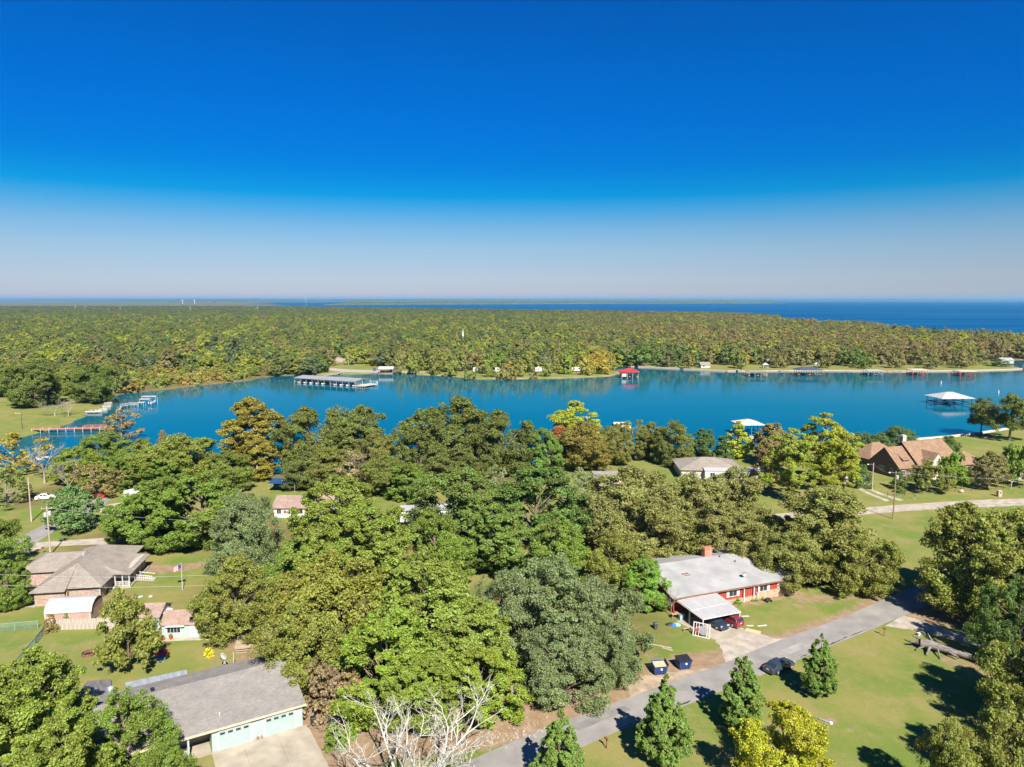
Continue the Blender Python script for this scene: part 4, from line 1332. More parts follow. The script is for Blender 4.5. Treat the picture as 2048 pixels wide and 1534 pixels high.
rest = cand[~is_near]
src = bpy.data.collections.new('wood_sources')
for kd, k in (('far', 0), ('far', 1), ('far', 2), ('far', 3), ('farpine', 0), ('farpine', 1)):
    cr, tk, H_, R_ = template(kd, k)
    cm = cr.copy()
    cm.materials.clear()
    cm.materials.append(M_LEAF_FAR)
    o = bpy.data.objects.new('wood_source_%d%s' % (k, kd), cm)
    src.objects.link(o)
pts = bpy.data.meshes.new('woodland')
n = len(rest)
pts.vertices.add(n)
sc_ = fr.triangular(0.8, 1.35, 2.1, n) * rest[:, 2] ** 0.9
zz = np.zeros(n) - 0.3
pts.vertices.foreach_set('co', np.stack([rest[:, 0], rest[:, 1], zz], 1).astype(np.float32).ravel())
for nm_, ty, data in (('rot', 'FLOAT', fr.uniform(0, 6.28, n)), ('scl', 'FLOAT', sc_), ('hsc', 'FLOAT', fr.uniform(0.8, 1.32, n) * np.clip(1500 / rest[:, 1], 0.62, 1.0)), ('idx', 'INT', fr.integers(0, 6, n))):
    at = pts.attributes.new(nm_, ty, 'POINT')
    at.data.foreach_set('value', data.astype(np.int32 if ty == 'INT' else np.float32))
tint = np.array([wood_colour(a, b, fr) for a, b, _ in rest]) * 1.42 + np.array([0.0, 0.0, 0.016])
at = pts.attributes.new('tint', 'FLOAT_COLOR', 'POINT')
at.data.foreach_set('color', np.hstack([tint, np.ones((n, 1))]).astype(np.float32).ravel())
wood_o = link(bpy.data.objects.new('woodland', pts))
tag(wood_o, 'unbroken autumn woodland stretching from the far shore to the reservoir', 'forest', kind='stuff')
ng = bpy.data.node_groups.new('woodland', 'GeometryNodeTree')
ng.interface.new_socket('Geometry', in_out='INPUT', socket_type='NodeSocketGeometry')
ng.interface.new_socket('Geometry', in_out='OUTPUT', socket_type='NodeSocketGeometry')
N_ = ng.nodes
gi, go = N_.new('NodeGroupInput'), N_.new('NodeGroupOutput')
ip = N_.new('GeometryNodeInstanceOnPoints')
cinf = N_.new('GeometryNodeCollectionInfo')
cinf.inputs['Collection'].default_value = src
cinf.inputs['Separate Children'].default_value = True
cinf.inputs['Reset Children'].default_value = True
ip.inputs['Pick Instance'].default_value = True


def named(nm_, ty):
    a = N_.new('GeometryNodeInputNamedAttribute')
    a.data_type = ty
    a.inputs['Name'].default_value = nm_
    return a.outputs['Attribute']


cx = N_.new('ShaderNodeCombineXYZ')
cs = N_.new('ShaderNodeCombineXYZ')
L_ = ng.links
L_.new(gi.outputs[0], ip.inputs['Points'])
L_.new(cinf.outputs[0], ip.inputs['Instance'])
L_.new(named('idx', 'INT'), ip.inputs['Instance Index'])
L_.new(named('rot', 'FLOAT'), cx.inputs[2])
L_.new(cx.outputs[0], ip.inputs['Rotation'])
sv = named('scl', 'FLOAT')
L_.new(sv, cs.inputs[0])
L_.new(sv, cs.inputs[1])
L_.new(named('hsc', 'FLOAT'), cs.inputs[2])
L_.new(cs.outputs[0], ip.inputs['Scale'])
L_.new(ip.outputs[0], go.inputs[0])
wood_o.modifiers.new('woodland', 'NODES').node_group = ng
print('near trees', len(TREES), 'individual far', len(inds), 'stuff', n)

# far shores of the reservoir: low wooded land
def far_land(name, x0, x1, yb0, yb1, hgt, depth, colr, seed, ends=0.04):
    r = np.random.default_rng(seed)
    nx, ny = 420, 8
    d0, d1 = G(1024, yb0, WATER_Z).y, G(1024, yb1, WATER_Z).y
    t = np.linspace(0, 1, nx)
    d = d0 + (d1 - d0) * t + np.cumsum(r.normal(0, 1, nx)) * (depth * 0.01)
    X = (x0 + (x1 - x0) * t - CX) / FPX * (d * CP + 50 * SP)
    env = np.clip(np.minimum(t, 1 - t) / ends, 0, 1) ** 0.5
    base = 0.75 + 0.25 * np.interp(t, np.linspace(0, 1, 24), r.random(24))
    V = []
    for j in range(ny):
        v = j / (ny - 1)
        prof_ = [0, 0.55, 0.75, 0.85, 0.92, 1.0, 0.9, 0.0][j]
        zz_ = WATER_Z - 0.5 + hgt * env * base * prof_ * (1 + (0.22 * r.normal(size=nx) if 0 < j < ny - 1 else 0))
        V.append(np.stack([X, d + depth * (v if j != 1 else 0.01), zz_], 1))
    V = np.vstack(V)
    q = np.arange(nx * ny).reshape(ny, nx)
    Fq = np.stack([q[:-1, :-1], q[:-1, 1:], q[1:, 1:], q[1:, :-1]], -1).reshape(-1, 4)
    o = link(bpy.data.objects.new(name, np_mesh(name, V, Fq, colr)))
    return tag(o, kind='structure')


M_FARW = mat('distant_woods', (0.10, 0.115, 0.035), 0.95, var=0.3, scale=0.012, spec=0.05, col2=(0.055, 0.07, 0.03), detail=10)
far_land('wooded_spit', 640, 1575, 610.5, 606.5, 26, 900, M_FARW, 3)
far_land('far_shore', 150, 1100, 604.5, 604.3, 44, 3000, M_FARW, 4)
far_land('far_shore', 900, 2500, 602.4, 602.8, 60, 3000, M_FARW, 6)
far_land('horizon_hills', -900, 3200, 602.3, 602.3, 85, 9000, M_FARW, 7, 0.01)
# ------------------------------------------------------------------ building kit
M_WHITE = mat('white_paint', (0.55, 0.54, 0.52), 0.5, var=0.05, scale=1.5)
M_MINT = mat('mint_siding', (0.315, 0.40, 0.365), 0.7, var=0.05, scale=1.2, bump=0.1)
M_MINTD = mat('mint_door', (0.29, 0.385, 0.35), 0.6, var=0.04, scale=1.0)
M_CREAM = mat('cream_paint', (0.48, 0.41, 0.28), 0.7, var=0.06, scale=1.0)
M_GREYROOF = shingle_mat('grey_shingles', (0.258, 0.242, 0.222), (0.21, 0.195, 0.18))
M_TANROOF = shingle_mat('taupe_shingles', (0.30, 0.265, 0.225), (0.24, 0.21, 0.175))
M_BROWNROOF = shingle_mat('tan_shingles', (0.285, 0.19, 0.125), (0.20, 0.125, 0.08), 0.2)
M_REDROOF = shingle_mat('reddish_shingles', (0.34, 0.25, 0.205), (0.27, 0.19, 0.155))
M_PALEROOF = mat('weathered_white_roofing', (0.285, 0.285, 0.283), 0.75, var=0.10, scale=0.35, bump=0.1, detail=9)
M_WHITEMETAL = mat('white_sheet_metal', (0.40, 0.397, 0.39), 0.4, var=0.05, scale=0.6, spec=0.5)
M_TIN = mat('galvanised_tin', (0.36, 0.39, 0.43), 0.5, metal=0.1, var=0.12, scale=0.8, stretch=(3, 0.4, 1))
M_DARKTIN = mat('dark_tin', (0.16, 0.15, 0.15), 0.6, var=0.2, scale=0.8, stretch=(3, 0.4, 1))
M_REDPAINT = mat('barn_red_boards', (0.33, 0.05, 0.035), 0.7, var=0.12, scale=0.9, stretch=(6, 6, 0.4))
M_PINKBRICK = brick_mat('pale_pink_brick', (0.36, 0.24, 0.19), (0.29, 0.19, 0.145), (0.38, 0.34, 0.30))
M_TANBRICK = brick_mat('tan_brick', (0.46, 0.29, 0.18), (0.36, 0.21, 0.13), (0.5, 0.45, 0.38))
M_DARKBRICK = brick_mat('dark_brick', (0.20, 0.115, 0.085), (0.10, 0.065, 0.055), (0.22, 0.18, 0.15))
M_CHIMBRICK = brick_mat('chimney_brick', (0.42, 0.17, 0.09), (0.33, 0.12, 0.07), (0.45, 0.36, 0.28))
M_STUCCO = mat('cream_stucco', (0.47, 0.42, 0.345), 0.9, var=0.05, scale=1.0, bump=0.1)
M_GLASS = glass_mat('window_glass')
M_BLACK = mat('black_plastic', (0.02, 0.021, 0.024), 0.5, var=0.1)
M_DARK = mat('dark_interior', (0.035, 0.03, 0.028), 0.9, var=0.2)
M_WOOD = mat('weathered_wood', (0.36, 0.28, 0.20), 0.9, var=0.16, scale=1.5, bump=0.3, stretch=(1, 8, 8))
M_FENCEW = mat('grey_fence_wood', (0.37, 0.32, 0.27), 0.9, var=0.18, scale=1.6, bump=0.3, stretch=(5, 5, 0.5))
M_POLE = mat('creosote_pole', (0.24, 0.155, 0.105), 0.9, var=0.15, scale=1.5, stretch=(2, 2, 0.2))
M_GREYPOLE = mat('grey_pole', (0.40, 0.34, 0.28), 0.9, var=0.12, scale=1.5, stretch=(2, 2, 0.2))
M_METAL = mat('grey_metal', (0.45, 0.46, 0.47), 0.45, metal=0.6, var=0.1)
M_STEELP = mat('painted_steel', (0.42, 0.42, 0.41), 0.5, var=0.08)
M_RUST = mat('rusty_iron', (0.22, 0.10, 0.06), 0.85, var=0.3, scale=5)
M_NAVY = mat('navy_paint', (0.015, 0.045, 0.16), 0.45, var=0.12, scale=2.0)
M_REDP = mat('red_paint', (0.55, 0.045, 0.03), 0.45, var=0.08)
M_ORANGE = mat('orange_paint', (0.60, 0.14, 0.05), 0.7, var=0.12)
M_TEAL = mat('teal_paint', (0.03, 0.24, 0.30), 0.6, var=0.15)
M_BLUEP = mat('blue_plastic', (0.02, 0.16, 0.60), 0.4, var=0.06)
M_CHAIN = mat('green_chain_link', (0.20, 0.34, 0.27), 0.6, var=0.1)
M_STONE = mat('tan_stone', (0.42, 0.33, 0.25), 0.9, var=0.25, scale=6, bump=0.5)
M_PLY = mat('bare_plywood', (0.55, 0.38, 0.22), 0.8, var=0.12, scale=2, stretch=(1, 8, 1))
M_SHED = mat('pink_siding', (0.40, 0.25, 0.20), 0.8, var=0.08, scale=1.0)
M_REDTOP = mat('bright_red_roof', (0.62, 0.035, 0.03), 0.45, var=0.05)
M_BLUETOP = mat('dark_blue_roof', (0.05, 0.075, 0.12), 0.5, var=0.08)
M_DOCKW = mat('dock_boards', (0.42, 0.36, 0.29), 0.9, var=0.15, scale=1.2, stretch=(1, 6, 1))


def L_(e, x, y, z=0.0):
    """pixel at height z -> local coordinates of the thing e"""
    p = G(x, y, z) - Vector(e.location)
    q = Matrix.Rotation(-e.rotation_euler.z, 3, 'Z') @ Vector((p.x, p.y, 0))
    return (q.x, q.y, z)


def gable_roof(x0, x1, y0, y1, ze, zr, axis='x', oh=0.45, th=0.16):
    mb = MB()
    if axis == 'x':
        ym = (y0 + y1) / 2
        s = (zr - ze) / (ym - y0)
        a, b = y0 - oh, y1 + oh
        zl = ze - oh * s
        mb.slab([(x0 - oh, a, zl), (x1 + oh, a, zl), (x1 + oh, ym, zr), (x0 - oh, ym, zr)], th)
        mb.slab([(x1 + oh, b, zl), (x0 - oh, b, zl), (x0 - oh, ym, zr + .004), (x1 + oh, ym, zr + .004)], th)
    else:
        xm = (x0 + x1) / 2
        s = (zr - ze) / (xm - x0)
        a, b = x0 - oh, x1 + oh
        zl = ze - oh * s
        mb.slab([(a, y1 + oh, zl), (a, y0 - oh, zl), (xm, y0 - oh, zr), (xm, y1 + oh, zr)], th)
        mb.slab([(b, y0 - oh, zl), (b, y1 + oh, zl), (xm, y1 + oh, zr + .004), (xm, y0 - oh, zr + .004)], th)
    return mb


def hip_roof(x0, x1, y0, y1, ze, zr, oh=0.5, th=0.15, hip0=None, hip1=None):
    """hip roof whose ridge runs along the longer side; hip0/hip1 = run of the hip at each end (0 = gable)"""
    mb = MB()
    x0, x1, y0, y1 = x0 - oh, x1 + oh, y0 - oh, y1 + oh
    if x1 - x0 >= y1 - y0:
        h = (y1 - y0) / 2
        a, b = (h if hip0 is None else hip0), (h if hip1 is None else hip1)
        ym = (y0 + y1) / 2
        r0, r1 = (x0 + a, ym, zr), (x1 - b, ym, zr)
        c = [(x0, y0, ze), (x1, y0, ze), (x1, y1, ze), (x0, y1, ze)]
        mb.slab([c[0], c[1], r1, r0], th).slab([c[2], c[3], r0, r1], th)
        if a: mb.slab([c[3], c[0], r0], th)
        if b: mb.slab([c[1], c[2], r1], th)
    else:
        h = (x1 - x0) / 2
        a, b = (h if hip0 is None else hip0), (h if hip1 is None else hip1)
        xm = (x0 + x1) / 2
        r0, r1 = (xm, y0 + a, zr), (xm, y1 - b, zr)
        c = [(x0, y0, ze), (x1, y0, ze), (x1, y1, ze), (x0, y1, ze)]
        mb.slab([c[1], c[2], r1, r0], th).slab([c[3], c[0], r0, r1], th)
        if a: mb.slab([c[0], c[1], r0], th)
        if b: mb.slab([c[2], c[3], r1], th)
    return mb


def walls(x0, x1, y0, y1, z1, gable=None, zr=0, z0=-0.1):
    """outer walls as a closed body; gable 'x' or 'y' = ridge direction"""
    mb = MB()
    if gable == 'x':
        ym = (y0 + y1) / 2
        prof = [(y0, z0), (y1, z0), (y1, z1), (ym, zr), (y0, z1)]
        mb.loft([[(x0, a, b) for a, b in prof], [(x1, a, b) for a, b in prof]])
    elif gable == 'y':
        xm = (x0 + x1) / 2
        prof = [(x0, z0), (x1, z0), (x1, z1), (xm, zr), (x0, z1)]
        mb.loft([[(a, y0, b) for a, b in prof], [(a, y1, b) for a, b in prof]])
    else:
        mb.span(x0, x1, y0, y1, z0, z1)
    return mb


def window(e, face, c, w, h, frame=M_WHITE, glass=M_GLASS, mull=1):
    """face: 'f' (y-), 'b' (y+), 'l' (x-), 'r' (x+); c = centre of the window on the wall plane"""
    fr_, gl = MB(), MB()
    ax = face in 'fb'
    sg = -1 if face in 'fl' else 1
    x, y, z = c

    def bar(du, dz, wu, wz, t=0.06, off=0.02, mb=fr_):
        if ax: mb.box((x + du, y + sg * off, z + dz), (wu, t, wz))
        else: mb.box((x, y + du, z + dz), (t, wu, wz)) if False else mb.box((x + sg * off, y + du, z + dz), (t, wu, wz))
    bar(0, 0, w, h, 0.03, 0.015, gl)
    for s in (-1, 1):
        bar(s * (w / 2 + .03), 0, .09, h + .15)
        bar(0, s * (h / 2 + .03), w - .0, .09)
    for k in range(mull):
        bar((k + 1) / (mull + 1) * w - w / 2, 0, .05, h - .02, .05)
    f = fr_.build('window', frame, e)
    gl.build('pane', glass, f)
    return f


def door(e, face, c, w=0.95, h=2.05, m=M_WHITE):
    mb = MB()
    x, y = c
    sg = -1 if face in 'fl' else 1
    kn = MB()
    if face in 'fb':
        mb.box((x, y + sg * .03, h / 2), (w, .06, h))
        kn.box((x + w * .38, y + sg * .09, 1.0), (.06, .07, .06))
    else:
        mb.box((x + sg * .03, y, h / 2), (.06, w, h))
        kn.box((x + sg * .09, y + w * .38, 1.0), (.07, .06, .06))
    d_ = mb.build('door', m, e)
    kn.build('handle', M_METAL, d_)
    return d_


# ------------------------------------------------------------------ grey-roofed garage, bottom left
E1 = G(612, 1410, 2.7)
e = thing('garage_house', 'long low house with grey shingle roof and two mint garage doors', 'house', (E1.x, E1.y, 0), math.radians(30.5))
walls(-10.3, -0.35, 0.45, 12.0, 2.75).build('wall', M_MINT, e)
walls(-21, -10.3, 3.2, 12.0, 2.75).build('wall', M_CREAM, e, label='cream wall at the back of the open porch')
rf = MB()
rf.slab([(-21.5, 0, 2.86), (0, 0, 2.86), (0, 8.2, 4.75), (-21.5, 8.2, 4.75)], 0.18)
rf.slab([(0, 12.6, 3.75), (-21.5, 12.6, 3.75), (-21.5, 8.2, 4.756), (0, 8.2, 4.756)], 0.18)
rf.build('roof', M_GREYROOF, e)
MB().quad((-0.36, .45, 2.7), (-0.36, 12, 2.7), (-0.36, 12, 3.6), (-0.36, 8.2, 4.5)).quad((-20.9, .45, 2.7), (-20.9, 8.2, 4.5), (-20.9, 12, 3.6), (-20.9, 12, 2.7)).build('gable', M_MINT, e)
MB().span(-21.5, 0.02, -0.05, -0.01, 2.62, 2.87).build('fascia', M_CREAM, e)
for x0, x1 in ((-9.6, -6.25), (-4.6, -1.26)):
    dd = MB()
    for k in range(4):
        dd.span(x0, x1, .37, .44, 0.03 + k * .53, 0.03 + k * .53 + .515)
    g = dd.build('garage_door', M_MINTD, e)
    for k in range(4):
        cx_ = x0 + (k + .5) * (x1 - x0) / 4
        MB().box((cx_, .365, 1.92), (.52, .03, .26)).build('pane', M_GLASS, g)
    MB().span(x0 - .12, x0, .33, .44, 0, 2.35).span(x1, x1 + .12, .33, .44, 0, 2.35).span(x0 - .12, x1 + .12, .33, .44, 2.2, 2.36).build('door_trim', M_WHITE, e)
for x_ in (-12.7, -17.0):
    MB().box((x_, .35, 1.33), (.2, .2, 2.75)).build('post', M_MINT, e)
MB().span(-21, -10.4, 0.2, 3.2, 0.0, 0.09).build('porch_floor', M_CONC, e)
for x_, y_, m_, r_ in ((-9.2, 1.8, M_STEELP, .07), (-15.5, 8.7, M_BLACK, .16), (-2.6, 9.2, M_BLACK, .16)):
    zb = 2.86 + 1.89 * y_ / 8.2 if y_ < 8.2 else 4.75 - (y_ - 8.2) * .227
    MB().lathe((x_, y_, zb - .1), [(r_, 0), (r_, .35), (r_ * 1.5, .36), (r_ * 1.5, .48), (r_ * .6, .54)], 10).build('roof_vent', m_, e)
c = L_(e, 222, 1388, 3.6)
MB().lathe((c[0], c[1], 2.6), [(.24, 0), (.24, 1.5), (.34, 1.5), (.34, 1.85), (.18, 1.9)], 14).build('flue_pipe', M_TIN, e)
a = [L_(e, *p) for p in ((250, 1365, 3.3), (373, 1339, 3.3), (376, 1357, 3.9), (257, 1385, 3.9))]
lt = MB()
n_ = 14
for k in range(n_):
    t0, t1 = k / n_, (k + .82) / n_
    P = lambda i, j, t: Vector(a[i]).lerp(Vector(a[j]), t)
    lt.slab([P(0, 1, t0), P(0, 1, t1), P(3, 2, t1), P(3, 2, t0)], .05)
    lt.slab([P(0, 1, t1) - Vector((0, 0, .03)), P(0, 1, (k + 1) / n_) - Vector((0, 0, .03)), P(3, 2, (k + 1) / n_) - Vector((0, 0, .03)), P(3, 2, t1) - Vector((0, 0, .03))], .05)
lt.build('lean_to_roof', M_TIN, e)
b4 = [L_(e, *p) for p in ((175, 1362, 2.6), (222, 1358, 2.6), (224, 1385, 3.2), (150, 1395, 3.2))]
MB().slab(b4, .08).build('side_roof', M_DARKTIN, e)
for q in b4[:2]: MB().box((q[0], q[1], 1.25), (.12, .12, 2.6)).build('post', M_WOOD, e)
# concrete driveway slab in front (setting)
dr = MB()
ce, se = math.cos(math.radians(30.5)), math.sin(math.radians(30.5))
W_ = lambda x, y: (E1.x + x * ce - y * se, E1.y + x * se + y * ce)
for i, (x0, x1) in enumerate(((-10.4, -7.1), (-7.08, -3.4), (-3.38, 0.15))):
    for y0, y1 in ((-4.6, .4), (-9.6, -4.62), (-14.6, -9.62)):
        q = [W_(x0, y0), W_(x1, y0), W_(x1, y1), W_(x0, y1)]
        dr.prism(q, -0.1, 0.03)
tag(dr.build('concrete_driveway', M_CONC), kind='structure')
# satellite dish on a stand and a steel post behind the roof
p = G(450, 1342)
e = thing('satellite_dish', 'pale satellite dish on a tripod behind the grey garage roof', 'satellite dish', (p.x, p.y, 0), math.radians(-20))
for k in range(3):
    MB().tube((.55 * math.cos(k * 2.1), .55 * math.sin(k * 2.1), 0), (0, 0, 1.5), .03).build('leg', M_STEELP, e)
MB().tube((0, 0, 1.0), (0, 0, 2.1), .04).build('mast', M_STEELP, e)
ds = MB()
rings = []
for r_, dz in ((.02, 0), (.2, .02), (.38, .075), (.52, .15), (.53, .16), (.38, .095), (.2, .04), (.02, .02)):
    rings.append([(r_ * math.cos(2 * math.pi * i / 20), -dz * 1.2 - .02, 2.15 + r_ * math.sin(2 * math.pi * i / 20)) for i in range(20)])
ds.loft(rings)
d_ = ds.build('dish', M_STEELP, e, smooth=True)
MB().tube((0, -.05, 1.65), (0, -.6, 2.1), .02).box((0, -.6, 2.12), (.12, .1, .14)).build('feed_arm', M_BLACK, e)
p = G(468, 1337)
MB().tube((0, 0, 0), (0, 0, 2.3), .05).lathe((0, 0, 2.3), [(.07, 0), (.07, .08), (.02, .1)], 8).build('steel_post', M_STEELP, None, loc=p)
tag(bpy.context.scene.objects['steel_post'], 'thin steel post right of the satellite dish', 'post')

# wheelie bin by the garage corner and firewood on the apron
def wheelie_bin(loc, rz, m, label, h=1.05):
    e = thing('wheelie_bin', label, 'bin', loc, rz)
    s = h / 1.05
    r = lambda w, d, z, o=0: [(-w / 2 * s, (-d / 2 + o) * s, z * s), (w / 2 * s, (-d / 2 + o) * s, z * s), (w / 2 * s, (d / 2 + o) * s, z * s), (-w / 2 * s, (d / 2 + o) * s, z * s)]
    MB().loft([r(.46, .5, .06), r(.56, .64, .92)]).build('body', m, e, bevel=.02)
    MB().loft([r(.6, .7, .93), r(.6, .7, .97), r(.5, .55, 1.05)]).build('lid', m, e)
    for x_ in (-.27, .27):
        MB().tube((x_ * s - .03, .3 * s, .1 * s), (x_ * s + .03, .3 * s, .1 * s), .1 * s, n=12).build('wheel', M_BLACK, e)
    MB().tube((-.22 * s, .4 * s, .92 * s), (.22 * s, .4 * s, .92 * s), .02 * s).build('handle', M_BLACK, e)
    return e


wheelie_bin(G(627, 1450), 0.5, M_BLACK, 'black wheelie bin on the leaf litter right of the garage')
wheelie_bin(G(1311, 1258), 0.2, mat('grey_bin', (0.06, 0.07, 0.075), 0.5), 'dark grey wheelie bin under the trees left of the red house')
p = G(518, 1477)
e = thing('firewood_pile', 'small pile of split logs on the apron between the garage doors', 'firewood', p, math.radians(30))
rnd = random.Random(4)
for k in range(9):
    x_, z_ = (k % 4 - 1.5) * .2 + rnd.uniform(-.03, .03), .08 + (k // 4) * .15
    MB().tube((x_, -.2, z_), (x_ + rnd.uniform(-.03, .03), .22, z_), .085, .08, 7).build('log', M_BARK if k % 2 else M_WOOD, e)

# ------------------------------------------------------------------ back yard of the garage house
p = G(177, 1310)
e = thing('fire_ring', 'dark metal fire ring on the lawn', 'fire pit', p)
rg = MB()
rings = []
for r_, z_ in ((.85, 0), (.88, .42), (.80, .42), (.77, .05)):
    rings.append([(r_ * math.cos(2 * math.pi * i / 24), r_ * math.sin(2 * math.pi * i / 24), z_) for i in range(24)])
rg.loft(rings, closed_ends=False).build('ring', M_RUST, e)
MB().lathe((0, 0, 0), [(.77, .0), (.6, .1), (.2, .16), (.01, .17)], 16).build('ash_bed', M_BLACK, e)
for k in range(6): MB().tube((-.75 + .3 * k, -.75 * math.sin(math.acos(min(1, abs(-.75 + .3 * k) / .85))), .46), (-.75 + .3 * k, .75 * math.sin(math.acos(min(1, abs(-.75 + .3 * k) / .85))), .46), .012, n=5).build('grate_bar', M_BLACK, e)

p = G(324, 1318)
e = thing('storage_bin', 'tilted navy bin with a bright red lid on the lawn', 'bin', p, math.radians(8))
MB().prism([(-.7, -.45), (.7, -.45), (.7, .55), (-.7, .55)], 0.05, [.75, .75, .98, .98]).build('body', M_NAVY, e, bevel=.03)
MB().slab([(-.78, -.38, .84), (.78, -.38, .84), (.78, .66, 1.10), (-.78, .66, 1.10)], .08).build('lid', M_REDP, e)
MB().prism([(-.55, -.95), (.55, -.95), (.62, -.46), (-.62, -.46)], .02, [.25, .25, .45, .45]).build('front_tray', M_METAL, e)

# sheds
def shed(label, corner, rz, L, D, ze, zr, wall, roof, name='shed'):
    e = thing(name, label, 'shed', (corner.x, corner.y, 0), rz)
    walls(0, L, 0, D, ze - .1, 'x', zr - .14).build('wall', wall, e)
    gable_roof(0, L, 0, D, ze, zr, 'x', oh=.25, th=.1).build('roof', roof, e)
    return e


p = G(325, 1277)
e = shed('mint garden shed with pinkish roof and toys along its front wall', p, math.radians(4), 7.6, 4.2, 2.3, 3.5, M_MINT, M_REDROOF)
window(e, 'f', (1.7, 0, 1.25), 1.9, .8, mull=3)
door(e, 'f', (4.6, 0), 1.0, 1.95, M_WHITE)
MB().slab([(.6, -.45, 1.95), (3.3, -.45, 1.95), (3.3, 0.0, 2.1), (.6, 0.0, 2.1)], .05).build('awning', M_WHITE, e)
MB().span(-.1, 7.4, -.9, -.02, 0, .1).build('step', M_CONC, e)
q = e.matrix_basis
def at_shed(x_, y_): return Vector(e.location) + Matrix.Rotation(e.rotation_euler.z, 3, 'Z') @ Vector((x_, y_, 0))
lawn_items = []
for k, (x_, y_, m_) in enumerate(((.4, -.75, M_ORANGE), (1.4, -.5, M_REDP), (6.1, -.6, M_ORANGE))):
    pl = at_shed(x_, y_)
    t = thing('flower_pot', ['orange flower pot at the left corner of the mint shed', 'red flower pot under the mint shed window', 'orange flower pot by the mint shed door under the oak'][k], 'flower pot', (pl.x, pl.y, .1 if k else 0))
    MB().lathe((0, 0, 0), [(.16, 0), (.25, .38), (.28, .38), (.28, .45), (.2, .45)], 12).build('pot', m_, t)
    MB().lathe((0, 0, .42), [(.05, 0), (.24, .1), (.26, .25), (.12, .4), (.02, .43)], 9).build('plant', mat('potted_leaves%d' % k, (0.10, 0.16, 0.03), 0.8, var=.3, scale=12), t)
pl = at_shed(-.55, -1.0)
t = thing('wheelbarrow', 'rusty orange wheelbarrow at the left corner of the mint shed', 'wheelbarrow', (pl.x, pl.y, 0), .1)
MB().loft([[(-.4, -.25, .3), (.4, -.25, .3), (.4, .25, .3), (-.4, .25, .3)], [(-.6, -.36, .62), (.55, -.36, .62), (.55, .36, .62), (-.6, .36, .62)]]).build('tray', M_ORANGE, t)
MB().tube((.62, -.05, .18), (.62, .05, .18), .18, n=14).build('wheel', M_BLACK, t)
for s_ in (-1, 1):
    MB().tube((.62, s_ * .1, .18), (-1.1, s_ * .3, .55), .025).build('handle', M_WOOD, t)
    MB().tube((-.35, s_ * .25, .4), (-.4, s_ * .25, 0), .025).build('leg', M_METAL, t)
p = G(262, 1262)
e = shed('small mint shed with pinkish roof behind the lone yard tree', p, math.radians(4), 4.2, 4.6, 2.3, 3.4, M_MINT, M_REDROOF)
door(e, 'r', (4.2, 2.2), 1.2, 1.9, M_DARK)
window(e, 'f', (1.6, 0, 1.3), 1.0, .8)
MB().slab([(4.22, 1.2, 2.1), (4.22, 3.4, 2.1), (5.0, 3.4, 1.9), (5.0, 1.2, 1.9)], .04).build('awning', M_WHITE, e)

p = G(311, 1262)
t = thing('planter_tub', 'pale blue tub planter between the two mint sheds', 'planter', p)
MB().lathe((0, 0, 0), [(.5, 0), (.62, .5), (.66, .5), (.66, .58), (.5, .56)], 16).build('tub', mat('pale_blue_tub', (.5, .6, .66), .6), t)

# white-topped metal carport shed
p = G(92, 1250)
e = thing('metal_shed', 'arched metal shed with a bright white roof and pinkish walls', 'shed', (p.x, p.y, 0), math.radians(7))
walls(0, 6.6, 0, 4.2, 1.9).build('wall', M_SHED, e)
ar = MB()
prof = [(-.12, 1.85), (.35, 2.75), (1.2, 3.25), (2.1, 3.4), (3.0, 3.25), (3.85, 2.75), (4.32, 1.85)]
for i in range(len(prof) - 1):
    (ya, za), (yb, zb) = prof[i], prof[i + 1]
    for k in range(11):
        x0 = -.15 + k * .63
        ar.slab([(x0, ya, za), (x0 + .56, ya, za), (x0 + .56, yb, zb), (x0, yb, zb)], .05)
        ar.slab([(x0 + .56, ya, za - .02), (x0 + .63, ya, za - .02), (x0 + .63, yb, zb - .02), (x0 + .56, yb, zb - .02)], .04)
ar.build('roof', M_WHITEMETAL, e)
MB().prism([(6.52, 0), (6.6, 0), (6.6, 4.2), (6.52, 4.2)], 1.8, 1.9).build('end_trim', M_WHITE, e)
lat = MB()
for x_ in (0.02, 6.62):
    lat.quad((x_, 0, 1.9), (x_, 4.2, 1.9), (x_, 3.85, 2.7), (x_, 3.0, 3.2), (x_, 2.1, 3.35), (x_, 1.2, 3.2), (x_, .35, 2.7))
lat.build('gable', M_RUST, e)
for k in range(12):
    y0 = .2 + k * .34
    MB().box((6.66, y0, 1.4), (.04, .05, 2.5), rx=.6).build('slat', M_WOOD, e)
for y_ in (0, ): MB().box((0, -.06, 1.0), (.12, .1, 2.0)).box((6.55, -.06, 1.0), (.1, .1, 2.0)).build('corner_post', M_WHITE, e)

# plank privacy fence behind the sheds (planks too narrow to tell apart at this range, so wide boards)
fa, fb = G(102, 1260), G(540, 1246)
def plank_fence(label, a, b, h, m, step=0.62):
    e = thing('plank_fence', label, 'fence', (a.x, a.y, 0), math.atan2(b.y - a.y, b.x - a.x))
    n = int((b - a).length / step)
    rnd = random.Random(2)
    me = MB().box((0, 0, h / 2), (step - .02, .03, h)).mesh('board', m)
    for k in range(n):
        o = link(bpy.data.objects.new('board', me), e)
        o.location = ((k + .5) * step, rnd.uniform(-.012, .012), 0)
        o.scale = (1, 1, rnd.uniform(.965, 1.03))
        o.rotation_euler = (rnd.uniform(-.015, .015), 0, 0)
    for zz_ in (.4, h - .35):
        MB().span(0, n * step, .03, .08, zz_ - .05, zz_ + .05).build('rail', m, e)
    for k in range(0, n + 1, 4):
        MB().span(k * step - .05, k * step + .05, .08, .18, 0, h).build('post', m, e)
    return e


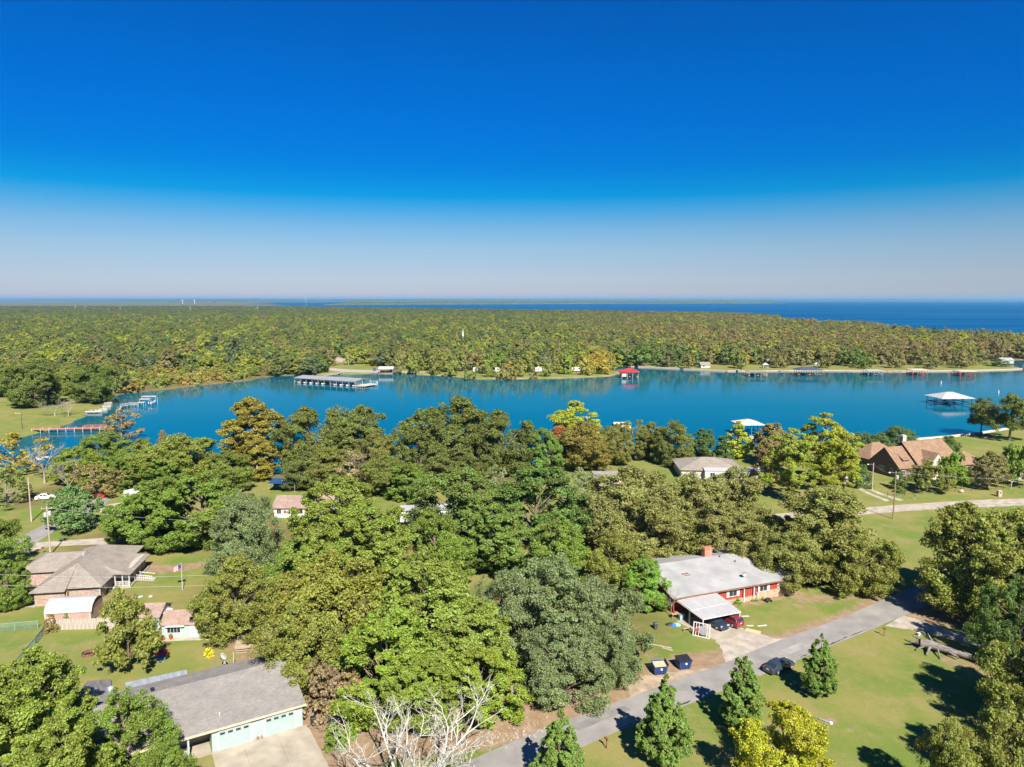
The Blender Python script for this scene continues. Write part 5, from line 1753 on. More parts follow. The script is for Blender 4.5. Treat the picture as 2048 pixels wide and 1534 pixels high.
plank_fence('grey plank privacy fence between the white shed and the mint sheds', fa, G(262, 1256), 1.75, M_FENCEW)
plank_fence('grey plank fence between and behind the mint sheds', G(296, 1250), G(340, 1248), 1.75, M_FENCEW)

def chain_fence(label, pts, h=1.25):
    a = pts[0]
    e = thing('chain_link_fence', label, 'fence', (a.x, a.y, 0))
    V = [p - a for p in pts]
    mesh_, rail = MB(), MB()
    for p, q in zip(V[:-1], V[1:]):
        n = max(1, int((q - p).length / 2.6))
        for k in range(n + 1):
            s = p.lerp(q, k / n)
            if k < n or q == V[-1]:
                MB().tube((s.x, s.y, 0), (s.x, s.y, h + .06), .04, n=8).build('post', M_CHAIN, e)
        rail.tube((p.x, p.y, h), (q.x, q.y, h), .03, n=6)
        # the wire mesh: crossing wires a hand apart
        L = (q - p).length
        d = (q - p).normalized()
        st = 0.16
        k = -h
        while k < L:
            for sg in (1, -1):
                s0, s1 = k, k + h
                z0, z1 = (0.05, h) if sg > 0 else (h, .05)
                c0, c1 = max(s0, 0), min(s1, L)
                if c1 > c0:
                    za = z0 + (z1 - z0) * (c0 - s0) / h
                    zb = z0 + (z1 - z0) * (c1 - s0) / h
                    pa, pb = p + d * c0, p + d * c1
                    mesh_.tube((pa.x, pa.y, za), (pb.x, pb.y, zb), .011, n=3, cap=False)
            k += st
    rail.build('top_rail', M_CHAIN, e)
    mesh_.build('wire_mesh', M_CHAIN, e)
    return e


chain_fence('green chain-link fence running diagonally across the lawn', [G(90, 1266), G(70, 1292), G(25, 1345)])
chain_fence('green chain-link fence at the left edge behind the reddish shrub', [G(-40, 1268), G(30, 1261), G(76, 1257)])

# deck with steps by the big oak
p = G(470, 1303)
e = thing('wooden_deck', 'weathered wooden deck with steps under the oak', 'deck', (p.x, p.y, 0), math.radians(14))
me = MB().box((0, 0, 0), (.28, 5.4, .05)).mesh('board', M_WOOD)
for k in range(16):
    o = link(bpy.data.objects.new('board', me), e)
    o.location = (.15 + k * .3, 2.9, .62)
for k in range(3): MB().span(.3, 1.9, -.3 - .3 * k, -.02 - .3 * k, .42 - .17 * k, .48 - .17 * k).build('step', M_WOOD, e)
for x_ in (.1, 2.4, 4.7):
    for y_ in (.3, 5.4): MB().box((x_, y_, .3), (.12, .12, .6)).build('post', M_WOOD, e)
MB().span(0, 4.8, .18, .24, .25, .6).span(-.03, .03, .2, 5.6, .25, .6).build('skirt', M_WOOD, e)
for k in range(6):
    MB().box((4.7, .3 + k * 1.02, 1.1), (.08, .08, .95)).build('baluster', M_WHITE, e)
MB().span(4.65, 4.75, .2, 5.5, 1.55, 1.62).build('rail', M_WOOD, e)

for k, (x, y) in enumerate(((267, 1194), (281, 1193.5), (301, 1193))):
    p = G(x, y)
    o = MB().lathe((0, 0, 0), [(.38, 0), (.4, .07), (.3, .1)], 9, (1, .8)).build('stepping_stone', M_WHITE, None, loc=p, rz=k)
    tag(o, ['white flat stone on the ranch lawn, left of three', 'white flat stone on the ranch lawn, middle of three', 'white flat stone on the ranch lawn, right of three'][k], 'stone', 'white stones on the ranch lawn')

# flag pole
p = G(365, 1180)
e = thing('flag_pole', 'pale flag pole flying a striped flag on the ranch house lawn', 'flag pole', p)
zt = CAMH - p.y * tan_down(1127)
MB().tube((0, 0, 0), (0, 0, zt), .07, .04).lathe((0, 0, zt), [(.05, 0), (.08, .06), (.02, .13)], 8).build('pole', M_STEELP, e)
fl = MB()
nx = 14
grid = [[(-.02 - .09 * i, .25 * math.sin(i * .7) * i / nx, zt - .1 - .16 * j - .05 * i) for i in range(nx + 1)] for j in range(6)]
def flag_mat():
    m, n, l, b = new_mat('striped_flag')
    tc = n.new('ShaderNodeTexCoord'); sx = n.new('ShaderNodeSeparateXYZ'); l.new(tc.outputs['Generated'], sx.inputs[0])
    wv = n.new('ShaderNodeMath'); wv.operation = 'MULTIPLY_ADD'; wv.inputs[1].default_value = 9.5; wv.inputs[2].default_value = 0
    sk = n.new('ShaderNodeMath'); sk.operation = 'MULTIPLY_ADD'; sk.inputs[1].default_value = -0.48
    l.new(sx.outputs[0], sk.inputs[0]); l.new(sx.outputs[2], sk.inputs[2]); l.new(sk.outputs[0], wv.inputs[0])
    fr_ = n.new('ShaderNodeMath'); fr_.operation = 'PINGPONG'; fr_.inputs[1].default_value = 1.0; l.new(wv.outputs[0], fr_.inputs[0])
    gt = n.new('ShaderNodeMath'); gt.operation = 'GREATER_THAN'; gt.inputs[1].default_value = .5; l.new(fr_.outputs[0], gt.inputs[0])
    m1 = n.new('ShaderNodeMix'); m1.data_type = 'RGBA'; m1.inputs[6].default_value = (.5, .02, .03, 1); m1.inputs[7].default_value = (.75, .73, .72, 1); l.new(gt.outputs[0], m1.inputs[0])
    g1 = n.new('ShaderNodeMath'); g1.operation = 'GREATER_THAN'; g1.inputs[1].default_value = .6; l.new(sx.outputs[0], g1.inputs[0])
    g2 = n.new('ShaderNodeMath'); g2.operation = 'GREATER_THAN'; g2.inputs[1].default_value = .06; l.new(sk.outputs[0], g2.inputs[0])
    an = n.new('ShaderNodeMath'); an.operation = 'MULTIPLY'; l.new(g1.outputs[0], an.inputs[0]); l.new(g2.outputs[0], an.inputs[1])
    m2 = n.new('ShaderNodeMix'); m2.data_type = 'RGBA'; m2.inputs[7].default_value = (.02, .04, .2, 1); l.new(m1.outputs[2], m2.inputs[6]); l.new(an.outputs[0], m2.inputs[0])
    l.new(m2.outputs[2], b.inputs['Base Color'])
    return m
for j in range(5):
    for i in range(nx):
        fl.quad(grid[j][i], grid[j][i + 1], grid[j + 1][i + 1], grid[j + 1][i])
fl.build('flag', flag_mat(), e)

# ------------------------------------------------------------------ ranch house, left
p = G(70, 1213)
e = thing('ranch_house', 'low brick ranch house with a broad taupe roof and white-railed porch', 'house', (p.x, p.y, 0), math.radians(9))
walls(0, 4.6, 0, 20, 2.6).build('wall', M_PINKBRICK, e)
walls(4.6, 9.6, 1.0, 20, 2.6).build('wall', M_PINKBRICK, e)
walls(-6.5, 0, 9.5, 19, 2.6).build('wall', M_PINKBRICK, e)
walls(9.6, 12.0, 8.5, 15.5, 2.6).build('wall', M_PINKBRICK, e)
rf = MB()
oh = .6
zr = 4.9
x0, x1, y0, y1 = -oh, 9.6 + oh, -oh, 20 + oh
xm = 4.3
rf.slab([(x0, y0, 2.55), (4.9, y0, 2.55), (4.9, y0 + 1.0, 2.62), (x1, y0 + 1.0, 2.62), (xm, 6.2, zr)], .14)
rf.slab([(x1, y0 + 1.0, 2.615), (x1, y1, 2.6), (xm, 15.5, zr), (xm, 6.2, zr)], .14)
rf.slab([(x0, y1, 2.6), (x0, y0, 2.55), (xm, 6.2, zr + .003), (xm, 15.5, zr + .003)], .14)
rf.slab([(x1, y1, 2.6), (x0, y1, 2.6), (xm, 15.5, zr)], .14)
rf.slab([(-7.1, 9, 2.55), (x0 + 2.2, 9, 2.6), (2.5, 14.2, 4.2), (-4, 14.2, 4.2)], .14)
rf.slab([(x0 + 2.2, 19.6, 2.6), (-7.1, 19.6, 2.55), (-4, 14.2, 4.204), (2.5, 14.2, 4.204)], .14)
rf.slab([(-7.1, 19.6, 2.55), (-7.1, 9, 2.55), (-4, 14.2, 4.2)], .14)
rf.slab([(9.2, 5.6, 2.75), (12.8, 5.6, 2.45), (12.8, 15.9, 2.45), (9.2, 15.9, 2.75), (6.4, 15.0, 3.85), (6.4, 8.2, 3.85)], .14)
rf.build('roof', M_TANROOF, e)
for (x_, y_) in ((10.2, 5.9), (11.4, 5.9), (12.5, 5.9), (12.5, 8.4), (12.5, 11)):
    MB().box((x_, y_, 1.3), (.16, .16, 2.4)).build('post', M_STEELP, e)
MB().span(9.7, 12.7, 5.7, 15.5, 0, .3).build('porch_floor', M_CONC, e)
for k in range(9): MB().box((10.35 + k * .25, 5.9, .75), (.06, .05, .8)).build('baluster', M_WHITE, e)
MB().span(10.2, 12.5, 5.86, 5.94, 1.15, 1.22).span(10.2, 12.5, 5.86, 5.94, .38, .44).build('porch_rail', M_WHITE, e)
for k in range(8): MB().box((12.9 + k * .36, 8.4 - k * .02, .85 - k * .05), (.06, .06, .9)).build('baluster', M_WHITE, e)
MB().tube((12.8, 8.4, 1.3), (15.5, 8.3, .9), .05).tube((12.8, 9.8, 1.3), (15.5, 9.7, .9), .05).tube((12.8, 8.4, .8), (15.5, 8.3, .45), .04).build('ramp_rail', M_WHITE, e)
MB().slab([(12.7, 8.4, .32), (15.6, 8.4, .05), (15.6, 9.9, .05), (12.7, 9.9, .32)], .08).build('ramp', M_DOCKW, e)
window(e, 'r', (9.6, 3.2, 1.5), 1.4, 1.1)
door(e, 'f', (11.2, 8.5), 1.0, 2.05, M_WHITE)
window(e, 'f', (10.2, 8.5, 1.5), .8, 1.1)
MB().box((4.75, .55, 1.2), (.1, .8, 1.9), ry=.12).build('leaning_board', M_PLY, e)
MB().box((9.62, 1.02, 1.3), (.14, .14, 2.6)).build('corner_trim', M_STEELP, e)
MB().tube((3.2, 11, 4.4), (3.2, 11, 5.0), .09).build('roof_vent', M_STEELP, e)
# driveway of the ranch house
q = [G(-60, 1214), G(70, 1214.5), G(66, 1190), G(-60, 1186)]
tag(MB().prism([(v.x, v.y) for v in q], -.1, .02).build('ranch_driveway', M_CONC), kind='structure')

# ------------------------------------------------------------------ red house
E2 = G(1346, 1199, 2.75)
e = thing('red_house', 'long red board house with a weathered white roof', 'house', (E2.x, E2.y, 0), math.radians(20.5))
walls(.5, 25.0, .6, 17.0, 2.7).build('wall', M_REDPAINT, e)
walls(7.9, 16.6, .45, .62, 0.75).build('brick_skirt', M_TANBRICK, e)
walls(16.6, 25.1, .3, .62, 1.25).build('brick_skirt', M_TANBRICK, e)
rf = MB()
rf.slab([(0, 0, 2.85), (25.6, 0, 2.85), (18.2, 9.2, 4.9), (0, 9.2, 4.9)], .2)
rf.slab([(25.6, 17.6, 2.9), (0, 17.6, 2.9), (0, 9.2, 4.904), (18.2, 9.2, 4.904)], .2)
rf.slab([(25.6, 0, 2.85), (25.6, 17.6, 2.9), (18.2, 9.2, 4.9)], .2)
rf.build('roof', M_PALEROOF, e)
MB().quad((.5, .6, 2.65), (.5, 9.2, 4.7), (.5, 17, 2.7)).build('gable', M_REDPAINT, e)
MB().span(0, 25.6, -.04, -.005, 2.6, 2.86).build('fascia', M_RUST, e)
for k, (a_, b_, ya, yb) in enumerate(((5.2, 6.6, 5.4, 5.75), (5.4, 6.7, 5.0, 5.2), (1.0, 2.1, 5.1, 5.35), (2.1, 2.6, 7.3, 7.5))):
    z_ = lambda y: 2.85 + 2.05 * y / 9.2 + .012
    MB().slab([(a_, ya, z_(ya)), (b_, ya, z_(ya)), (b_ + .1, yb, z_(yb)), (a_ + .1, yb, z_(yb))], .01).build('roof_patch', M_RUST, e)
for k, (x_, w_) in enumerate(((8.0, .9), (12.0, 1.5), (18.2, 1.5), (22.4, 1.6))):
    window(e, 'f', (x_, .6, 1.75), w_, .95)
    for s_ in (-1, 1):
        MB().box((x_ + s_ * (w_ / 2 + .32), .57, 1.75), (.42, .06, 1.15)).build('shutter', M_WHITE, e)
for x_ in (14.0, 16.0, 16.9): MB().box((x_, .3, 1.35), (.16, .16, 2.7)).build('post', M_WHITE, e)
door(e, 'f', (16.45, .6), .85, 2.05, M_REDPAINT)
bt = MB()
for k in range(60):
    x_ = .7 + k * .41
    if not any(abs(x_ - a_) < 1.1 for a_ in (8.0, 12.0, 18.2, 22.4, 16.4)): bt.span(x_ - .025, x_ + .025, .57, .6, .2, 2.65)
bt.build('batten', M_REDPAINT, e)
c = L_(e, 1417, 1126, 3.6)
ch = MB().box((c[0], c[1] + .6, 3.0), (1.55, 1.0, 6.2)).build('chimney', M_CHIMBRICK, e)
MB().box((c[0], c[1] + .6, 6.16), (1.75, 1.2, .14)).box((c[0], c[1] + .6, 6.3), (1.45, .9, .14)).build('cap', M_CHIMBRICK, ch)
for x_, y_ in ((15.2, 8.6), (17.0, 6.6)):
    MB().lathe((x_, y_, 2.7 + 2.05 * y_ / 9.2), [(.1, 0), (.1, .45), (.16, .46), (.05, .55)], 8).build('roof_vent', M_RUST, e)
dsh = MB()
rings = []
for r_, dz in ((.02, 0), (.25, .03), (.45, .11), (.46, .13), (.25, .06), (.02, .03)):
    rings.append([(15.3 + r_ * math.cos(2 * math.pi * i / 16), 2.2 - dz * 1.4, 4.05 + r_ * math.sin(2 * math.pi * i / 16) * .9 + dz * .5) for i in range(16)])
dsh.loft(rings)
dd_ = dsh.build('roof_dish', M_METAL, e)
MB().tube((15.3, 2.3, 3.3), (15.3, 2.25, 4.0), .03).build('mast', M_METAL, dd_)
# carport
ca = [Vector(L_(e, *q)) for q in ((1354, 1201, 2.55), (1432, 1185, 2.55), (1482, 1223, 2.45), (1406, 1238, 2.45))]
cp_ = MB()
n_ = 12
for k in range(n_):
    P = lambda i, j, t: ca[i].lerp(ca[j], t)
    t0, t1 = k / n_, (k + 1) / n_
    for u0, u1, dz in ((0, .545, .03), (.54, 1.0, -.03)):
        cc = [P(0, 1, t0).lerp(P(3, 2, t0), u0), P(0, 1, t1).lerp(P(3, 2, t1), u0), P(0, 1, t1).lerp(P(3, 2, t1), u1), P(0, 1, t0).lerp(P(3, 2, t0), u1)]
        cp_.slab([(q.x, q.y, q.z + dz + (.012 if k % 2 else 0)) for q in cc], .06)
cpo = cp_.build('carport_roof', M_WHITEMETAL, e)
for q in (ca[3], ca[2], ca[0].lerp(ca[3], .5), ca[1].lerp(ca[2], .5)):
    w_ = Vector((.12 if q in (ca[3], ca[0].lerp(ca[3], .5)) else -.12, .15, 0))
    MB().box((q.x + w_.x, q.y + w_.y, 1.2), (.14, .14, 2.42)).build('carport_post', M_WHITE, e)
MB().tube(ca[3] - Vector((0, -.05, .14)), ca[2] - Vector((0, -.05, .14)), .07, n=6).tube(ca[0] - Vector((0, 0, .12)), ca[3] - Vector((0, 0, .14)), .06, n=6).tube(ca[1] - Vector((0, 0, .12)), ca[2] - Vector((0, 0, .14)), .06, n=6).build('carport_beam', M_WHITE, e)
# concrete under the carport and the dirt drive to the road
q = [G(1352, 1243), G(1430, 1222), G(1495, 1262), G(1440, 1285)]
tag(MB().prism([(v.x, v.y) for v in q], -.1, .03).build('carport_slab', M_CONC), kind='structure')
strip('dirt_drive', [(1430, 1278), (1440, 1295), (1452, 1318), (1450, 1330)], [(1496, 1260), (1530, 1270), (1552, 1278), (1575, 1276)], M_GRAV, 0.007, jitter=.3)
# ------------------------------------------------------------------ brick house by the lake
p = G(1797, 958)
e = thing('brick_house', 'large brick house with tan shingle roofs and a cream front gable', 'house', (p.x, p.y, 0), math.radians(17.6))
walls(0, 7.0, 0, 10.6, 3.3, 'x', 7.9).build('wall', M_DARKBRICK, e)
gable_roof(0.15, 7.0, 0, 10.6, 3.4, 8.1, 'x', oh=.45).build('roof', M_BROWNROOF, e)
walls(6.4, 21.5, -1.0, 12.0, 3.3).build('wall', M_DARKBRICK, e)
rb_ = MB()
rb_.slab([(6.0, -1.5, 3.0), (22.6, -1.5, 3.0), (21.0, 5.5, 9.3), (6.0, 5.5, 9.3)], .16)
rb_.slab([(22.6, 12.5, 3.0), (6.0, 12.5, 3.0), (6.0, 5.5, 9.304), (21.0, 5.5, 9.304)], .16)
rb_.slab([(22.6, -1.5, 3.0), (22.6, 12.5, 3.0), (21.0, 5.5, 9.3)], .16)
rb_.build('roof', M_BROWNROOF, e)
MB().quad((6.35, -1.0, 3.2), (6.35, 5.5, 9.1), (6.35, 12.0, 3.2)).build('gable', M_DARKBRICK, e)
walls(7.6, 14.4, -2.6, 3.0, 3.2, 'y', 7.0).build('front_gable', M_STUCCO, e)
gable_roof(7.6, 14.4, -2.3, 3.6, 3.25, 7.2, 'y', oh=.4).build('roof', M_BROWNROOF, e)
walls(6.9, 9.9, -3.6, -1, 2.7, 'y', 4.9).build('entry_gable', M_STUCCO, e)
gable_roof(6.9, 9.9, -3.3, 0.5, 2.75, 5.05, 'y', oh=.3).build('roof', M_BROWNROOF, e)
window(e, 'f', (11.4, -2.6, 5.3), .7, 1.0)
window(e, 'f', (12.4, -2.6, 1.6), 1.6, 1.4, mull=2)
door(e, 'f', (8.4, -3.6), 1.1, 2.1, M_WOOD)
walls(2.7, 4.5, 1.3, 3.6, 5.0, 'y', 5.2).build('dormer', M_STUCCO, e)
MB().slab([(2.3, .9, 5.05), (4.9, .9, 5.05), (4.9, 3.4, 6.35), (2.3, 3.4, 6.35)], .12).build('roof', M_BROWNROOF, e)
window(e, 'f', (3.6, 1.3, 4.45), .9, .8)
for y_ in (2.6, 5.6, 6.6): window(e, 'l', (0, y_, 1.9), .6, 1.1, mull=0)
for x_ in (1.6, 4.4): window(e, 'f', (x_, 0, 1.6), 1.1, 1.4)
MB().box((8.6, 7.4, 8.6), (1.3, 1.1, 3.6)).box((8.6, 7.4, 10.4), (1.6, 1.4, .2)).box((8.6, 7.4, 10.65), (1.1, .9, .3)).build('chimney', M_STUCCO, e)
walls(1.2, 14, 11.5, 21.5, 3.0).build('wall', M_DARKBRICK, e)
hip_roof(1.2, 14, 11.5, 21.5, 3.05, 6.9, oh=.5).build('roof', M_BROWNROOF, e)
walls(21.5, 31, -1.5, 7, 2.8).build('wall', M_DARKBRICK, e)
hip_roof(21.0, 31, -1.5, 7, 2.9, 5.7, oh=.5).build('roof', M_BROWNROOF, e)
walls(25.6, 29.4, -3.4, 0, 2.6, 'y', 4.4).build('front_gable', M_DARKBRICK, e)
gable_roof(25.6, 29.4, -3.0, 2.6, 2.65, 4.6, 'y', oh=.35).build('roof', M_BROWNROOF, e)
window(e, 'f', (23.6, -1.5, 1.5), 1.4, 1.3)

# low metal fence along the front of the lawn
a, b = G(1775, 993), G(2070, 974)
e = thing('metal_fence', 'thin dark metal rail fence along the brick house lawn', 'fence', (a.x, a.y, 0), math.atan2(b.y - a.y, b.x - a.x))
Lf = (b - a).length
nn_ = int(Lf / 2.4)
me = MB().box((0, 0, .65), (.06, .06, 1.3)).mesh('post', M_BLACK)
for k in range(nn_ + 1):
    link(bpy.data.objects.new('post', me), e).location = (k * Lf / nn_, 0, 0)
for z_ in (.45, .85, 1.2): MB().span(0, Lf, -.015, .015, z_ - .015, z_ + .015).build('rail', M_BLACK, e)

p = G(1998, 993)
e = thing('stone_mailbox', 'stone pillar mailbox beside the gravel road', 'mailbox', (p.x, p.y, 0), .1)
MB().box((0, 0, .7), (1.0, .8, 1.4)).build('pillar', M_STONE, e, bevel=.06)
MB().box((0, 0, 1.46), (1.15, .95, .12)).lathe((0, 0, 1.5), [(.4, 0), (.3, .14), (.05, .2)], 8).build('cap', M_STONE, e)
MB().box((0, -.42, 1.05), (.3, .06, .26)).build('box_door', M_BLACK, e)
p = G(1923, 985)
o = MB().lathe((0, 0, 0), [(.5, 0), (.75, .25), (.6, .6), (.3, .85), (.05, .9)], 7, (1, .7)).build('boulder', M_STONE, None, loc=p, rz=.4)
tag(o, 'tan boulder on the brick house lawn by the fence', 'boulder')
p = G(1829, 999)
e = thing('yard_sign', 'small dark green yard sign before the metal fence', 'sign', p)
MB().box((0, 0, .4), (.05, .05, .8)).build('stake', M_WHITE, e)
MB().box((0, -.02, .95), (.4, .04, .5)).build('panel', mat('green_sign', (.02, .10, .05), .5), e)
p = G(2022, 978)
e = thing('lamp_post', 'pale lamp post on the lawn right of the stone mailbox', 'lamp', p)
MB().tube((0, 0, 0), (0, 0, 1.7), .06).build('post', M_WHITE, e)
MB().lathe((0, 0, 1.7), [(.1, 0), (.2, .1), (.22, .35), (.1, .5), (.02, .55)], 8).build('lantern', M_STUCCO, e)

# ------------------------------------------------------------------ houses among the trees
def simple_house(label, corner, rz, L, D, ze, zr, wall, roof, hip=False, wins=(), doors=(), name='house', cat='house'):
    e = thing(name, label, cat, (corner.x, corner.y, 0), rz)
    walls(0, L, 0, D, ze, None if hip else 'x', zr - .1).build('wall', wall, e)
    (hip_roof(0, L, 0, D, ze + .05, zr) if hip else gable_roof(0, L, 0, D, ze, zr, 'x')).build('roof', roof, e)
    for x_, w_ in wins: window(e, 'f', (x_, 0, ze * .56), w_, 1.1)
    for x_ in doors: door(e, 'f', (x_, 0), .95, 2.0, M_WHITE)
    return e


p = G(548, 1035)
e = simple_house('white cottage with a reddish brown roof between the trees', p, 0.0, 13, 8, 2.6, 4.2, M_WHITE, M_REDROOF, wins=((1.2, 1.0), (6, 1.4)), doors=(3.6,))
o = MB().lathe((0, 0, 0), [(.05, 0), (.32, .02), (.34, .08), (.1, .1)], 14).build('wreath', M_REDP, e)
o.location = (2.6, -.02, 1.4)
o.rotation_euler = (math.pi / 2, 0, 0)
p = G(1362, 958)
simple_house('house with a low taupe hip roof behind the white trailer', p, -.06, 17, 14, 2.7, 4.9, M_STUCCO, M_TANROOF, hip=True, wins=((3, 1.4), (9, 1.4)))
p = G(1410, 962)
e = thing('mobile_home', 'long white flat-roofed mobile home among the khaki oaks', 'mobile home', (p.x, p.y, 0), math.radians(-3))
MB().span(0, 16, 0, 4.4, .5, 3.0).build('wall', M_WHITE, e)
MB().slab([(-.2, -.2, 3.0), (16.2, -.2, 3.0), (16.2, 2.2, 3.35), (-.2, 2.2, 3.35)], .1).slab([(16.2, 4.6, 3.0), (-.2, 4.6, 3.0), (-.2, 2.2, 3.354), (16.2, 2.2, 3.354)], .1).build('roof', M_WHITEMETAL, e)
MB().span(.1, 15.9, .1, 4.3, 0, .5).build('skirting', M_DARK, e)
for x_ in (2, 6, 13): window(e, 'f', (x_, 0, 1.9), 1.3, .9)
door(e, 'f', (9.5, 0), .9, 2.3, M_STEELP)
p = G(1190, 972)
simple_house('low building whose grey roof peeks above the khaki oaks', p, .03, 7, 6, 2.4, 3.4, M_STUCCO, M_GREYROOF)
p = G(800, 1048)
e = thing('mobile_home', 'white mobile home hidden behind the green canopy trees', 'mobile home', (p.x, p.y, 0), .1)
MB().span(0, 15, 0, 4.2, .4, 2.9).build('wall', M_WHITE, e)
MB().span(-.2, 15.2, -.2, 4.4, 2.9, 3.05).build('roof', M_WHITEMETAL, e)
for x_ in (2, 6.5, 11): window(e, 'f', (x_, 0, 1.8), 1.3, .9)
p = G(868, 1088)
simple_house('small pale roofed shed glimpsed through the canopy', p, .2, 4, 3.5, 2.3, 3.2, M_WHITE, M_PALEROOF, name='shed', cat='shed')
p = G(537, 985)
e = thing('blue_tarp_shelter', 'dark blue tarp shelter at the foot of the golden sycamore', 'shelter', (p.x, p.y, 0), -.05)
M_TARP = mat('blue_tarp', (.015, .06, .16), .6, var=.2)
MB().span(.2, 7, 3.0, 3.1, 0, 2.6).build('back_sheet', M_TARP, e)
MB().slab([(0, -.2, 2.5), (7.2, -.2, 2.5), (7.2, 3.3, 3.0), (0, 3.3, 3.0)], .05).build('roof_sheet', M_TARP, e)
for x_ in (.2, 7): MB().box((x_, 0, 1.25), (.1, .1, 2.5)).build('post', M_WOOD, e)
p = G(600, 938)
e = thing('teal_shed', 'teal shed half hidden behind the russet flecked oaks', 'shed', (p.x, p.y, 0), .05)
walls(0, 6, 0, 4, 2.6, 'x', 3.6).build('wall', M_TEAL, e)
gable_roof(0, 6, 0, 4, 2.6, 3.7, 'x', .25).build('roof', M_TEAL, e)
p = G(1722, 985)
e = thing('white_shed', 'white shed showing through the lime pines', 'shed', (p.x, p.y, 0), -.1)
walls(-2, 4, 6, 10, 2.6, 'x', 3.8).build('wall', M_WHITE, e)
gable_roof(-2, 4, 6, 10, 2.6, 3.9, 'x', .3).build('roof', M_PALEROOF, e)
p = G(245, 1003)
e = thing('canopy_tent', 'big white tarpaulin canopy with dark spots beside the red pickup', 'tent', (p.x, p.y, 0), .35)
MB().slab([(0, 0, 1.2), (7.5, 0, 2.6), (7.5, 3, 3.4), (0, 3, 2.0)], .05).slab([(7.5, 6, 2.4), (0, 6, 1.0), (0, 3, 2.004), (7.5, 3, 3.404)], .05).build('sheet', mat('white_tarp', (.5, .5, .49), .6, var=.05, scale=.8), e)
for x_, y_, z_ in ((.1, .1, 1.2), (7.4, .1, 2.5), (7.4, 5.9, 2.3), (.1, 5.9, 1.0)): MB().tube((x_, y_, 0), (x_, y_, z_), .05).build('pole', M_STEELP, e)
for k in range(9): MB().lathe((.8 + k * .72, 1.0 + (k * 37 % 13) * .09, 1.2 + (.8 + k * .72) * .187 + (1.0 + (k * 37 % 13) * .09) * .267 + .02), [(.16, 0), (.14, .03), (.02, .04)], 7).build('patch', M_BLACK, e)
p = G(68, 935)
e = thing('white_awning', 'small white awning roof among the bare trees on the left shore', 'awning', (p.x, p.y, 0), .2)
MB().slab([(0, 0, 2.3), (6, 0, 2.3), (6, 1.8, 2.9), (0, 1.8, 2.9)], .06).slab([(6, 3.6, 2.3), (0, 3.6, 2.3), (0, 1.8, 2.904), (6, 1.8, 2.904)], .06).build('roof', M_WHITEMETAL, e)
for x_ in (.1, 5.9):
    for y_ in (.1, 3.5): MB().box((x_, y_, 1.15), (.1, .1, 2.3)).build('post', M_STEELP, e)

